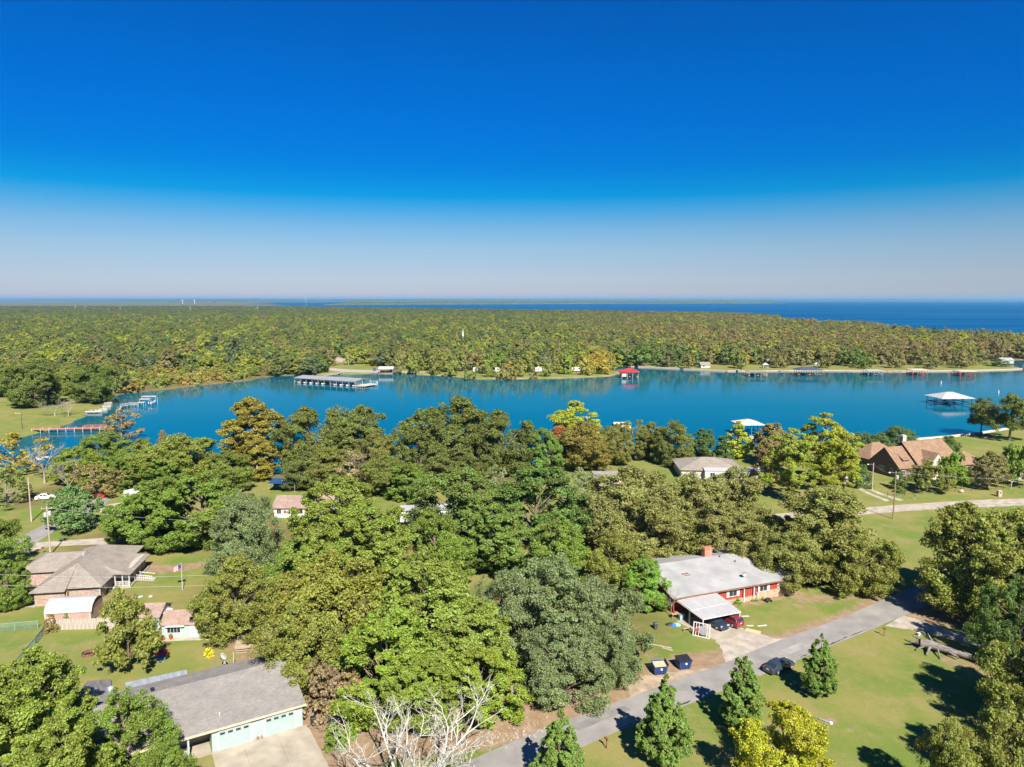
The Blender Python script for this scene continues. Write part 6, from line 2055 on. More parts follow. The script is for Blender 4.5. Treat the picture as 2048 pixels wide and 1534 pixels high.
# ------------------------------------------------------------------ vehicles
def car(label, loc, rz, paint, L=4.8, W=1.85, H=1.45, kind='sedan', clad=None, plate=True):
    """+x is the front of the car"""
    e = thing('parked_' + {'sedan': 'car', 'suv': 'suv', 'pickup': 'pickup'}[kind], label, 'car' if kind != 'pickup' else 'pickup truck', loc, rz)
    h = H
    if kind == 'sedan':
        top = [(-.5, .52), (-.485, .62), (-.40, .68), (-.22, .68), (.18, .655), (.36, .615), (.46, .55), (.5, .40)]
        roof = [(-.40, .66), (-.27, .93), (-.12, 1.0), (.04, .985), (.20, .66)]
        wh = (-.285, .30)
    elif kind == 'suv':
        top = [(-.5, .50), (-.49, .63), (-.42, .66), (-.22, .65), (.20, .63), (.36, .60), (.455, .53), (.5, .36)]
        roof = [(-.475, .64), (-.415, .93), (-.25, 1.0), (.0, .985), (.07, .96), (.235, .62)]
        wh = (-.30, .305)
    else:
        top = [(-.5, .58), (-.49, .6), (-.42, .6), (-.12, .6), (.18, .6), (.36, .585), (.46, .54), (.5, .38)]
        roof = [(-.11, .58), (-.085, .96), (.0, 1.0), (.09, .97), (.21, .585)]
        wh = (-.31, .33)
    wr = .34 if kind == 'sedan' else .37
    body = MB()
    rings = []
    for t, z in top:
        x = t * L
        wv_ = W / 2 * (1 - .16 * max(0, abs(t) - .36) / .14)
        z0 = .24 if abs(t) < .44 else .30
        zt = z * h
        zm = z0 + (zt - z0) * .55
        rings.append([(x, -wv_ * .93, z0), (x, -wv_, zm), (x, -wv_ * .97, zt - .05), (x, -wv_ * .86, zt), (x, wv_ * .86, zt), (x, wv_ * .97, zt - .05), (x, wv_, zm), (x, wv_ * .93, z0)])
    body.loft(rings)
    b = body.build('body', paint, e, smooth=False, bevel=.03)
    cab = MB()
    rings = []
    for t, z in roof:
        x = t * L
        f = max(0, (z - .6) / .4)
        wt = W / 2 * (.93 - .17 * f)
        rings.append([(x, -W / 2 * .90, .585 * h), (x, -wt, z * h - .03), (x, -wt * .92, z * h), (x, wt * .92, z * h), (x, wt, z * h - .03), (x, W / 2 * .90, .585 * h)])
    cab.loft(rings)
    cab.build('cabin', paint, e, bevel=.02)
    # glass, a finger proud of the cabin
    up = lambda a_, b_, t: (a_[0] + (b_[0] - a_[0]) * t, a_[1] + (b_[1] - a_[1]) * t)

    def cross(r0, r1, nm, lo=.12, hi=.9):
        g = MB()
        q0, q1 = up(r0, r1, lo), up(r0, r1, hi)
        nx, nz = (r1[1] - r0[1]) * h, -(r1[0] - r0[0]) * L
        n_ = math.hypot(nx, nz)
        sg = 1 if nz > 0 else -1
        nx, nz = nx / n_ * sg * .025, nz / n_ * sg * .025
        w0 = W / 2 * (.93 - .17 * max(0, (q0[1] - .6) / .4)) * .90
        w1 = W / 2 * (.93 - .17 * max(0, (q1[1] - .6) / .4)) * .88
        P = [(q0[0] * L + nx, -w0, q0[1] * h + nz), (q0[0] * L + nx, w0, q0[1] * h + nz), (q1[0] * L + nx, w1, q1[1] * h + nz), (q1[0] * L + nx, -w1, q1[1] * h + nz)]
        g.slab(P, .02)
        g.build(nm, M_GLASS, e)
    cross(roof[-1], roof[-2], 'windscreen')
    cross(roof[0], roof[1], 'rear_window', .15, .9)
    xa, xb = roof[1][0] * L, roof[-2][0] * L
    z_lo, z_hi = .70 * h, .93 * h
    cuts = [xa - .1 + (xb + .25 - xa) * k / (3 if kind == 'suv' else 2) for k in range(4 if kind == 'suv' else 3)]
    for sgn in (-1, 1):
        for k in range(len(cuts) - 1):
            x0_, x1_ = cuts[k] + .05, cuts[k + 1] - .05
            yl, yh = sgn * (W / 2 * .895), sgn * (W / 2 * (.93 - .17 * .82) + .012)
            i0 = .18 if k == 0 else 0
            i1 = .28 if k == len(cuts) - 2 else 0
            sl = [(x0_, yl, z_lo), (x1_ + i1, yl, z_lo), (x1_ - i1 * .4, yh, z_hi), (x0_ + i0, yh, z_hi)]
            MB().quad(*sl).quad(*[(q[0], q[1] + sgn * .012, q[2]) for q in sl][::-1]).build('side_window', M_GLASS, e)
        MB().box((cuts[-1] + .15, sgn * (W / 2 + .08), .68 * h), (.12, .2, .14)).build('mirror', paint, e)
        MB().box((L * .478, sgn * W * .36, .50 * h), (.16, .36, .15), rz=-sgn * .35).build('headlight', M_STEELP, e)
        MB().box((-L * .49, sgn * W * .37, .56 * h), (.08, .34, .17), rz=sgn * .2).build('tail_light', mat('tail_light', (.45, .02, .015), .3), e)
        for t in wh:
            wv = MB().tube((t * L, sgn * (W / 2 - .2), wr), (t * L, sgn * (W / 2 + .015), wr), wr, n=18).build('wheel', M_BLACK, e)
            MB().tube((t * L, sgn * (W / 2 - .02), wr), (t * L, sgn * (W / 2 + .03), wr), wr * .66, wr * .6, n=14).build('rim', M_METAL, wv)
    MB().box((L * .487, 0, .36), (.10, W * .78, .2)).build('front_bumper', clad or M_BLACK, e)
    MB().box((-L * .487, 0, .38), (.10, W * .82, .24)).build('rear_bumper', clad or paint, e)
    if plate: MB().box((-L * .503, 0, .52 * h), (.02, .32, .16)).build('plate', M_WHITE, e)
    if kind == 'pickup':
        MB().span(-L * .47, -L * .13, -W * .40, W * .40, .55 * h, .605 * h).build('bed', M_DARK, e)
    if kind == 'suv':
        for s_ in (-1, 1): MB().tube((-.3 * L, s_ * W * .33, 1.0 * h + .02), (.0, s_ * W * .33, 1.0 * h + .02), .02).build('roof_rail', M_METAL, e)
    return e


def paint(name, c, rough=.25):
    return mat(name, c, rough, var=.03, scale=.8, spec=.5, coat=.6)


def aim(x0, y0, x1, y1):
    a, b = G(x0, y0), G(x1, y1)
    return math.atan2(b.y - a.y, b.x - a.x)


P_SEDAN = paint('dark_slate_paint', (.030, .042, .058))
P_MAROON = paint('maroon_paint', (.20, .022, .030))
P_BLUEBLK = paint('blue_black_paint', (.018, .030, .055))
P_SILVER = paint('silver_paint', (.52, .51, .48), .35)
P_REDTRK = paint('bright_red_paint', (.55, .015, .02))
road_rz = aim(1381, 1407, 1516, 1353)
p = G(1558, 1339)
car('dark slate sedan parked half on the grass beside the road', (p.x, p.y, .012), aim(1553, 1349, 1592, 1332), P_SEDAN, 4.85, 1.86, 1.46, 'sedan')
p = G(1459, 1250)
car('dark red SUV under the carport seen from behind', (p.x + .1, p.y + .6, .03), math.radians(122), P_MAROON, 4.6, 1.86, 1.68, 'suv', clad=M_METAL)
p = G(1432, 1255)
car('blue black SUV under the carport facing the road', (p.x - .1, p.y + .7, .03), math.radians(-62), P_BLUEBLK, 4.7, 1.86, 1.68, 'suv')
p = G(10, 1207)
car('silver sedan at the left edge before the ranch house', (p.x, p.y, .02), math.radians(12), P_SILVER, 4.8, 1.84, 1.45, 'sedan')
p = G(187, 996)
car('bright red pickup truck beside the white canopy', (p.x, p.y, 0), math.radians(192), P_REDTRK, 5.6, 1.95, 1.85, 'pickup')
p = G(92, 998)
car('white car half hidden under the left shore trees', (p.x, p.y, 0), .4, paint('white_car_paint', (.7, .7, .68)), 4.6, 1.8, 1.45, 'sedan')

# ------------------------------------------------------------------ dumpsters
def dumpster(label, loc, rz, lid):
    e = thing('dumpster', label, 'dumpster', loc, rz)
    MB().loft([[(-.8, -.62, .18), (.8, -.62, .18), (.8, .62, .18), (-.8, .62, .18)], [(-.92, -.85, 1.25), (.92, -.85, 1.25), (.92, .68, 1.42), (-.92, .68, 1.42)]]).build('body', M_NAVY, e, bevel=.02)
    for s_ in (-1, 1):
        MB().span(s_ * .93 - .05, s_ * .93 + .05, -.3, .3, .75, .95).build('fork_pocket', M_NAVY, e)
        for y_ in (-.5, .5): MB().tube((s_ * .62 - .05, y_, .1), (s_ * .62 + .05, y_, .1), .1, n=10).build('caster', M_BLACK, e)
    for k in range(3): MB().box((-.45 + k * .45, -.80 + .0, .8), (.05, .06, .9), rx=-.2).build('rib', M_NAVY, e)
    MB().box((.05, -.835, .95), (.26, .03, .24), rx=-.2).build('decal', M_WHITE, e)
    if lid:
        for s_ in (-1, 1): MB().slab([(s_ * .48 - .46, -.90, 1.30), (s_ * .48 + .46, -.90, 1.30), (s_ * .48 + .46, .74, 1.50), (s_ * .48 - .46, .74, 1.50)], .06).build('lid', M_BLACK, e)
    else:
        MB().slab([(-.8, -.7, 1.275), (.8, -.7, 1.275), (.8, .55, 1.415), (-.8, .55, 1.415)], .02).build('rubbish', M_PLY, e)
        MB().slab([(.90, -.85, 1.3), (1.05, -.85, 1.55), (1.05, .68, 1.72), (.90, .68, 1.45)], .05).slab([(-.9, .72, 1.45), (.9, .72, 1.45), (.95, .95, 1.7), (-.85, .95, 1.7)], .05).build('lid', M_BLACK, e)
    return e


dumpster('navy dumpster with its lid thrown open, left of the pair', G(1318, 1346), math.radians(8), False)
dumpster('navy dumpster with a closed black lid, right of the pair', G(1366, 1335), math.radians(14), True)

# ------------------------------------------------------------------ clutter round the red house
p = G(1402, 1274)
e = thing('door_frame', 'white wooden door frame with a round screen leaning at the carport', 'door frame', (p.x, p.y, 0), math.radians(-28))
fr_ = MB()
for x_ in (-1.2, 1.2): fr_.box((x_, .25, .95), (.12, .1, 2.1), rx=-.28)
for x_ in (-.8, -.4, .8): fr_.box((x_, .25, .95), (.08, .08, 2.0), rx=-.28)
for z_, y_ in ((.05, 0), (1.9, .53)): fr_.box((0, y_, z_), (2.5, .1, .12))
fr_.build('frame', M_WHITE, e)
MB().loft([[(.2 + .62 * math.cos(i * math.pi / 10), .19 + .62 * math.sin(i * math.pi / 10) * .28 + o_, .95 + .62 * math.sin(i * math.pi / 10)) for i in range(20)] for o_ in (0, .04)]).build('screen', M_METAL, e)
p = G(1396, 1270)
e = thing('cooler', 'bright red cooler on a stand beside the leaning door frame', 'cooler', (p.x, p.y, 0), math.radians(-15))
MB().box((0, 0, .75), (1.0, .5, .45)).build('body', M_REDP, e, bevel=.03)
MB().box((0, 0, 1.0), (1.04, .54, .07)).build('lid', M_REDP, e)
for x_ in (-.42, .42):
    for y_ in (-.2, .2): MB().box((x_, y_, .27), (.06, .06, .54)).build('leg', M_STEELP, e)
for k, (x, y, w_, d_, rz_, m_, lab) in enumerate((
        (1506, 1263, 2.2, 1.0, -.5, M_PLY, 'bare plywood sheet lying on the grass right of the maroon SUV'),
        (1524, 1252, 1.6, .25, .25, M_WHITE, 'white board on the grass, right of two above the plywood'),
        (1500, 1252, 1.1, .25, .1, M_WHITE, 'white board on the grass, left of two above the plywood'),
        (1318, 1292, 3.6, .3, -.35, M_WOOD, 'pale timber lying below the wheelie bin left of the red house'),
        (1335, 1299, 1.6, .3, -.5, M_WOOD, 'short timber lying below the long pale timber'),
        (1490, 1233, 1.3, .2, .1, M_WHITE, 'white trim board on the grass behind the maroon SUV'))):
    p = G(x, y)
    o = MB().box((0, 0, .06), (w_, d_, .05), rx=.03, ry=.02).box((w_ * .2, 0, .015), (.1, d_ * .9, .03)).build('board', m_, None, loc=p, rz=rz_)
    o.name = 'loose_board'
    tag(o, lab, 'board')
p = G(1348, 1250)
e = thing('tarp_heap', 'crumpled black and aqua tarp on the grass left of the carport', 'tarp', p)
rnd = random.Random(3)
for k, (m_, dx) in enumerate(((M_BLACK, -.6), (mat('aqua_plastic', (.25, .55, .55), .5), .35), (M_BLUEP, -.05))):
    MB().lathe((dx, -.3 * k * .5, 0), [(.75 - .15 * k, 0), (.6 - .1 * k, .2), (.3, .34), (.05, .3)], 9, (1.1, .6)).build('fold', m_, e)
p = G(1362, 1238)
e = thing('storage_tub', 'pale blue storage tub under the edge of the carport', 'tub', (p.x, p.y, 0), .3)
MB().loft([[(-.35, -.3, 0), (.35, -.3, 0), (.35, .3, 0), (-.35, .3, 0)], [(-.42, -.36, .75), (.42, -.36, .75), (.42, .36, .75), (-.42, .36, .75)]]).build('tub', mat('pale_blue_plastic', (.25, .42, .52), .5), e)
MB().box((0, 0, .78), (.9, .78, .07)).build('lid', M_METAL, e)
p = G(1350, 1236)
e = thing('work_table', 'small wooden table with orange things at the red house corner', 'table', (p.x, p.y, 0), .3)
MB().box((0, 0, .75), (1.3, .7, .06)).build('top', M_WOOD, e)
for x_ in (-.58, .58):
    for y_ in (-.28, .28): MB().box((x_, y_, .37), (.07, .07, .72)).build('leg', M_WOOD, e)
pt = Vector(G(1350, 1236))
e = thing('tool_crate', 'orange crate on the wooden table at the red house corner', 'crate', (pt.x, pt.y, .78), .3)
MB().box((0, 0, .14), (.5, .35, .28)).build('body', M_ORANGE, e, bevel=.02)
MB().tube((-.2, 0, .34), (.2, 0, .34), .02).build('handle', M_BLACK, e)
p = G(1374, 1263)
e = thing('saw_stool', 'low wooden sawhorse on the grass below the carport post', 'sawhorse', (p.x, p.y, 0), .2)
MB().box((0, 0, .55), (1.2, .12, .1)).build('beam', M_WOOD, e)
for x_ in (-.5, .5):
    for s_ in (-1, 1): MB().tube((x_, 0, .55), (x_, s_ * .35, 0), .03).build('leg', M_WOOD, e)
for k, (x, y, m_, lab) in enumerate(((1500, 1197, M_METAL, 'grey motor mower by the red house porch'), (1536, 1203, M_BLACK, 'black tarp covered barrow below the red house windows'))):
    p = G(x, y)
    e = thing('garden_mower' if k == 0 else 'covered_barrow', lab, 'mower' if k == 0 else 'barrow', (p.x, p.y, 0), .4)
    MB().loft([[(-.6, -.35, .2), (.5, -.35, .2), (.5, .35, .2), (-.6, .35, .2)], [(-.35, -.2, .7), (.3, -.2, .6), (.3, .2, .6), (-.35, .2, .7)]]).build('body', m_, e, bevel=.04)
    for a_ in (-.45, .4):
        for s_ in (-1, 1): MB().tube((a_, s_ * .36, .18), (a_, s_ * .44, .18), .18, n=12).build('wheel', M_BLACK, e)
    MB().tube((-.5, -.2, .6), (-1.1, -.2, 1.0), .02).tube((-.5, .2, .6), (-1.1, .2, 1.0), .02).tube((-1.1, -.2, 1.0), (-1.1, .2, 1.0), .02).build('handle', M_METAL, e)

# play equipment behind the red house
p = G(1465, 1112)
e = thing('play_slide', 'bright blue plastic slide behind the red house chimney', 'slide', (p.x, p.y, 0), math.radians(28))
MB().slab([(0, -.35, .1), (.7, -.35, .2), (.7, .35, .2), (0, .35, .1)], .06).slab([(.7, -.35, .2), (3.0, -.35, 1.7), (3.0, .35, 1.7), (.7, .35, .2)], .06).build('chute', M_BLUEP, e)
for s_ in (-1, 1): MB().slab([(0, s_ * .36 - .04, .3), (0, s_ * .36 + .04, .3), (3.0, s_ * .36 + .04, 1.95), (3.0, s_ * .36 - .04, 1.95)], .22).build('side_wall', M_BLUEP, e)
for x_ in (2.9, 3.9):
    for y_ in (-.5, .5): MB().box((x_, y_, 1.1), (.12, .12, 2.2)).build('post', M_WOOD, e)
MB().span(2.8, 4.0, -.6, .6, 1.62, 1.7).build('platform', M_WOOD, e)
p = G(1338, 1108)
e = thing('playhouse', 'wooden play tower with a blue roof under the khaki oaks', 'play tower', (p.x, p.y, 0), .3)
for x_ in (-.8, .8):
    for y_ in (-.8, .8): MB().box((x_, y_, 1.4), (.12, .12, 2.8)).build('post', M_WOOD, e)
MB().span(-.9, .9, -.9, .9, 1.2, 1.3).build('platform', M_WOOD, e)
gable_roof(-.9, .9, -.9, .9, 2.7, 3.5, 'x', .2, .06).build('roof', M_BLUEP, e)
MB().span(-.85, .85, -.88, -.84, 1.3, 2.0).build('panel', M_REDP, e)
p = G(1606, 1118)
e = thing('trampoline', 'round trampoline frame with blue pads behind the olive oak', 'trampoline', p)
MB().lathe((0, 0, .75), [(1.9, 0), (2.15, .02), (2.15, .09), (1.9, .1)], 24).build('pad', M_BLUEP, e)
for k in range(6):
    a_ = k * math.pi / 3
    MB().tube((2 * math.cos(a_), 2 * math.sin(a_), 0), (2 * math.cos(a_), 2 * math.sin(a_), 2.3), .03).build('pole', M_METAL, e)

def rail_fence(label, pts, h=1.3):
    a = pts[0]
    e = thing('rail_fence', label, 'fence', (a.x, a.y, 0))
    for p, q in zip(pts[:-1], pts[1:]):
        p, q = p - a, q - a
        n = max(1, int((q - p).length / 2.6))
        for k in range(n + 1):
            s = p.lerp(q, k / n)
            MB().box((s.x, s.y, h / 2), (.12, .12, h)).build('post', M_FENCEW, e)
        for z_ in (.4, .8, 1.2): MB().tube((p.x, p.y, z_), (q.x, q.y, z_), .05, n=5).build('rail', M_FENCEW, e)
    return e


rail_fence('grey wooden rail fence across the meadow behind the red house', [G(1475, 1098), G(1540, 1085), G(1660, 1070)])

# ------------------------------------------------------------------ roadside bits
def mailbox(label, x, y, rz, m):
    p = G(x, y)
    e = thing('mailbox', label, 'mailbox', (p.x, p.y, 0), rz)
    MB().box((0, 0, .55), (.1, .1, 1.1)).build('post', M_RUST, e)
    pr = [(-.1, 1.1), (.1, 1.1), (.1, 1.26), (.06, 1.33), (0, 1.36), (-.06, 1.33), (-.1, 1.26)]
    MB().loft([[(-.25, a_, b_) for a_, b_ in pr], [(.3, a_, b_) for a_, b_ in pr]]).build('box', m, e)
    MB().box((.0, .115, 1.3), (.16, .02, .06)).build('flag', M_REDP, e)
    return e


mailbox('dark brown mailbox on a post where the gravel drive leaves the road', 1768, 1272, 2.4, M_RUST)
mailbox('rusty mailbox on a post between the two nearest road trees', 1213, 1497, 2.2, M_RUST)
mailbox('small dark mailbox on a post by the left side drive', 86, 1107, .5, M_BLACK)
p = G(1837, 1271)
e = thing('utility_pedestal', 'small white utility box on the lawn by the gravel drive', 'utility box', (p.x, p.y, 0), .3)
MB().box((0, 0, .2), (.45, .35, .4), rx=.25).build('case', M_WHITE, e, bevel=.03)
MB().box((0, -.08, .42), (.5, .4, .05), rx=.25).build('cover', M_STEELP, e)
p = G(1650, 1443)
e = thing('drain_pipe', 'short grey drain pipe beside a bare patch on the lawn', 'pipe', (p.x, p.y, 0), -.7)
MB().tube((-.7, 0, .12), (.5, 0, .1), .12, n=10).build('pipe', M_METAL, e)
MB().lathe((.65, 0, 0), [(.22, 0), (.24, .18), (.12, .24)], 8).build('cap', M_WHITE, e)
# lone pole by the road
p = G(1024, 1437)
e = thing('pipe_pole', 'thin pale pole standing on the bare earth beside the road', 'pole', p)
zt = CAMH - p.y * tan_down(1372)
MB().tube((0, 0, -.2), (0, 0, zt), .06, .045).build('pole', M_STEELP, e)
MB().lathe((0, 0, 0), [(.3, 0), (.22, .1), (.06, .16)], 8).build('footing', M_STONE, e)
# rubble patch
p = G(1030, 1467)
rb = MB()
rnd = random.Random(8)
for k in range(160):
    x_, y_ = rnd.gauss(0, 2.2), rnd.gauss(0, 1.0)
    s_ = rnd.uniform(.04, .14)
    rb.box((x_, y_, s_ * .3), (s_ * 1.6, s_, s_ * .8), rz=rnd.random() * 6)
tag(rb.build('rubble', mat('pale_rubble', (.38, .33, .28), .9, var=.15), None, loc=p, rz=.4), 'scatter of pale rubble on the bare earth by the road', 'rubble', kind='stuff')

# fallen log with limbs
p = G(1925, 1318)
e = thing('fallen_log', 'big bleached fallen tree trunk lying beside the gravel drive', 'log', (p.x, p.y, 0), aim(1865, 1297, 1995, 1330))
M_LOG = mat('mottled_dead_bark', (.27, .24, .215), .9, var=.45, scale=2.6, bump=.8, col2=(.05, .045, .045), stretch=(.6, 2, 2))
lg = MB()
rnd = random.Random(6)
prev = Vector((-5.2, 0, .85))
pr_ = .62
for k in range(1, 13):
    t = k / 12
    q = Vector((-5.2 + 10.8 * t, .25 * math.sin(t * 5), .85 - .5 * t + .06 * math.sin(k)))
    r_ = (.62 - .36 * t) * rnd.uniform(.86, 1.14)
    lg.tube(prev, q, pr_, r_, 11, cap=(k == 12))
    prev, pr_ = q, r_
lg.build('stem', M_LOG, e, smooth=True)
for a_, b_, r0_, r1_ in (((-4.6, -.3, .75), (-5.6, -1.3, .12), .2, .12), ((-3.9, -.4, .7), (-4.2, -2.0, .1), .22, .13), ((-3.0, -.4, .6), (-2.5, -2.1, .1), .17, .09), ((-4.9, .3, 1.0), (-6.3, .8, 1.3), .24, .12),
                         ((-3.6, .3, 1.1), (-4.5, .9, 2.1), .17, .06), ((-5.0, .1, .9), (-6.5, -.5, .8), .26, .16), ((0, .3, .8), (1.4, .9, .8), .2, .12), ((2.8, .1, .6), (5.9, .7, .7), .15, .05), ((-1.6, -.4, .7), (-.4, -1.0, .4), .2, .12)):
    lb = MB()
    limb(lb, a_, b_, r0_, r1_, rnd, 4, .1, 8)
    lb.build('limb_stub', M_LOG, e, smooth=True)

# ------------------------------------------------------------------ poles and wires
POLE_TOPS = {}
def utility_pole(key, label, x, yb, yt, m, arm=True, lamp=False, can=0, r=.16):
    p = G(x, yb)
    h = CAMH - p.y * tan_down(yt)
    e = thing('utility_pole', label, 'utility pole', p, math.radians(10))
    MB().tube((0, 0, -.3), (0, 0, h), r, r * .65, 10).build('pole', m, e)
    if arm:
        MB().box((0, -.12, h - .5), (2.0, .1, .12)).build('crossarm', M_WOOD, e)
        for x_ in (-.9, 0, .9): MB().lathe((x_, -.12, h - .44), [(.05, 0), (.08, .1), (.03, .2)], 8).build('insulator', M_WHITE, e)
    for k in range(can):
        MB().lathe((.42 * (1 if k == 0 else -1), 0, h - 1.9 - .3 * k), [(.05, 0), (.27, .05), (.29, .8), (.1, .9)], 12).build('transformer', M_STEELP, e)
    if lamp:
        MB().tube((0, 0, h - .4), (-1.7, -.2, h - .15), .04).build('lamp_arm', M_METAL, e)
        MB().lathe((-1.8, -.2, h - .35), [(.22, 0), (.26, .08), (.12, .2), (.05, .25)], 10).build('lamp_head', M_WHITE, e)
    POLE_TOPS[key] = Vector((p.x, p.y, h - .35))
    return e


utility_pole('L1', 'tall pale utility pole with two transformers beside the left side drive', 101, 1109, 1012, M_GREYPOLE, can=2)
utility_pole('L2', 'grey utility pole at the left shore behind the road', 63, 1043, 955, M_GREYPOLE, arm=False)
utility_pole('R1', 'brown utility pole with a transformer before the brick house', 1786, 1038, 942, M_POLE, arm=False, can=1, lamp=True)
utility_pole('R2', 'grey utility pole with a lamp at the left of the brick house', 1744, 979, 926, M_GREYPOLE, arm=False, lamp=True)
utility_pole('S1', 'dark lamp pole on the left lakeside lawn', 45, 858, 825, M_BLACK, arm=False, lamp=True, r=.1)
utility_pole('C1', 'pole standing in the campground right of the marina', 697, 731, 712, M_GREYPOLE, arm=False)


def wire(label, a, b, sag=.6, r=.018):
    mb = MB()
    prev = None
    for k in range(17):
        t = k / 16
        q = a.lerp(b, t) - Vector((0, 0, sag * 4 * t * (1 - t)))
        if prev is not None: mb.tube(prev, q, r, n=4, cap=False)
        prev = q
    tag(mb.build('overhead_wire', M_STEELP), label, 'wire')


wire('overhead wire from the transformer pole across the brick house lawn', POLE_TOPS['R1'], Vector((150, 165, 8)), 1.0)
wire('overhead wire between the two poles by the brick house', POLE_TOPS['R1'] - Vector((0, 0, .5)), POLE_TOPS['R2'], .5)
wire('overhead wire crossing low in front of the ranch house roof', G(-60, 1146, 6.5), G(420, 1150, 6.0), .5)
wire('lower overhead wire crossing in front of the ranch house porch', G(-60, 1167, 5.6), G(420, 1170, 5.0), .5)
wire('overhead wire leaving the left transformer pole to the right', POLE_TOPS['L1'], G(560, 1045, 7), .8)
# ------------------------------------------------------------------ docks and boats
def boat(label, loc, rz, L=6.0, W=2.2, hull=M_WHITE, top=None, z=WATER_Z, group=None):
    e = thing('motor_boat', label, 'boat', (loc[0], loc[1], z), rz, group)
    rings = []
    for t, wf, zb, zt in ((-.5, .92, -.15, .65), (-.2, 1.0, -.2, .68), (.15, .95, -.2, .75), (.36, .6, -.1, .85), (.5, .06, .35, .95)):
        w_ = W / 2 * wf
        rings.append([(t * L, -w_ * .5, zb), (t * L, -w_, zb + .35), (t * L, -w_, zt), (t * L, w_, zt), (t * L, w_, zb + .35), (t * L, w_ * .5, zb)])
    MB().loft(rings).build('hull', hull, e)
    MB().span(-L * .42, L * .05, -W * .36, W * .36, .6, .7).build('cockpit', M_DARK, e)
    MB().slab([(.03 * L, -W * .36, .7), (.03 * L, W * .36, .7), (-.05 * L, W * .3, 1.15), (-.05 * L, -W * .3, 1.15)], .03).build('windscreen', M_GLASS, e)
    MB().box((-L * .53, 0, .55), (.35, .4, .8)).build('outboard', M_BLACK, e)
    if top: MB().slab([(-.35 * L, -W * .42, 1.9), (.05 * L, -W * .42, 1.9), (.05 * L, W * .42, 1.9), (-.35 * L, W * .42, 1.9)], .06).build('sun_top', top, e)
    return e


def walkway(e, pts, m, w=1.5, z=0.35, rails=False, posts=3.5):
    for p, q in zip(pts[:-1], pts[1:]):
        p, q = Vector(p), Vector(q)
        d = q - p
        a = math.atan2(d.y, d.x)
        c = (p + q) / 2
        MB().box((c.x, c.y, z), (d.length, w, .14), rz=a).build('walkway', m, e)
        n = max(2, int(d.length / posts))
        nrm = Vector((-d.y, d.x)).normalized() * w / 2
        for k in range(n + 1):
            s = p.lerp(q, k / n)
            for sg in (-1, 1):
                MB().tube((s.x + sg * nrm.x, s.y + sg * nrm.y, -2.2), (s.x + sg * nrm.x, s.y + sg * nrm.y, z + (1.0 if rails else .25)), .08, n=6).build('pile', m, e)
        if rails:
            for sg in (-1, 1):
                for zz_ in (.55, 1.0):
                    MB().tube((p.x + sg * nrm.x, p.y + sg * nrm.y, z + zz_), (q.x + sg * nrm.x, q.y + sg * nrm.y, z + zz_), .045, n=5).build('rail', m, e)


def boathouse(label, x, yb, W, D, h, roofm, postm, style='hip', rz=0.0, walk=None, wallm=None, deckm=M_DOCKW, upper=False, nboat=0, wz=.45):
    p = G(x, yb, WATER_Z)
    e = thing('boathouse', label, 'boathouse', (p.x, p.y, 0), rz)
    z = .45
    for x_ in (-W / 2 + .4, W / 2 - .4) if W < 9 else (-W / 2 + .4, 0, W / 2 - .4):
        MB().span(x_ - .5, x_ + .5, 0, D, z - .15, z).build('deck', deckm, e)
    MB().span(-W / 2, W / 2, D - 1.4, D, z - .15, z + .004).build('deck', deckm, e)
    nx_ = 4 if W > 9 else 3
    for i in range(nx_):
        for y_ in (.15, D / 2, D - .15):
            x_ = -W / 2 + .15 + (W - .3) * i / (nx_ - 1)
            MB().box((x_, y_, (h - 2.2) / 2), (.2, .2, h + 2.2)).build('pile', postm, e)
    if style == 'hip': hip_roof(-W / 2, W / 2, 0, D, h, h + min(W, D) * .2, oh=.9).build('roof', roofm, e)
    elif style == 'flat':
        MB().span(-W / 2 - .5, W / 2 + .5, -.5, D + .5, h, h + .22).build('roof', roofm, e)
    else: gable_roof(-W / 2, W / 2, 0, D, h, h + 1.4, 'x', .6).build('roof', roofm, e)
    if upper:
        for i in range(7):
            MB().box((-W / 2 + W * i / 6, 0, h + .75), (.08, .08, 1.1)).build('baluster', postm, e)
        MB().span(-W / 2, W / 2, -.05, .05, h + 1.2, h + 1.28).build('rail', postm, e)
        MB().slab([(-W * .3, D * .2, h + 2.6), (W * .3, D * .2, h + 2.6), (W * .3, D * .8, h + 2.6), (-W * .3, D * .8, h + 2.6)], .08).build('sun_shade', M_WHITEMETAL, e)
        for sx in (-.28, .28):
            for sy in (.22, .78): MB().box((W * sx, D * sy, h + 1.4), (.1, .1, 2.4)).build('shade_post', postm, e)
    if wallm:
        MB().span(-W / 2, -W / 2 + W * .28, .05, D * .6, z, h).build('store_room', wallm, e)
    if walk:
        pts = [L_(e, *q, 0)[:2] for q in walk]
        walkway(e, [(*q, 0) for q in pts], deckm, 1.4, wz)
    return e


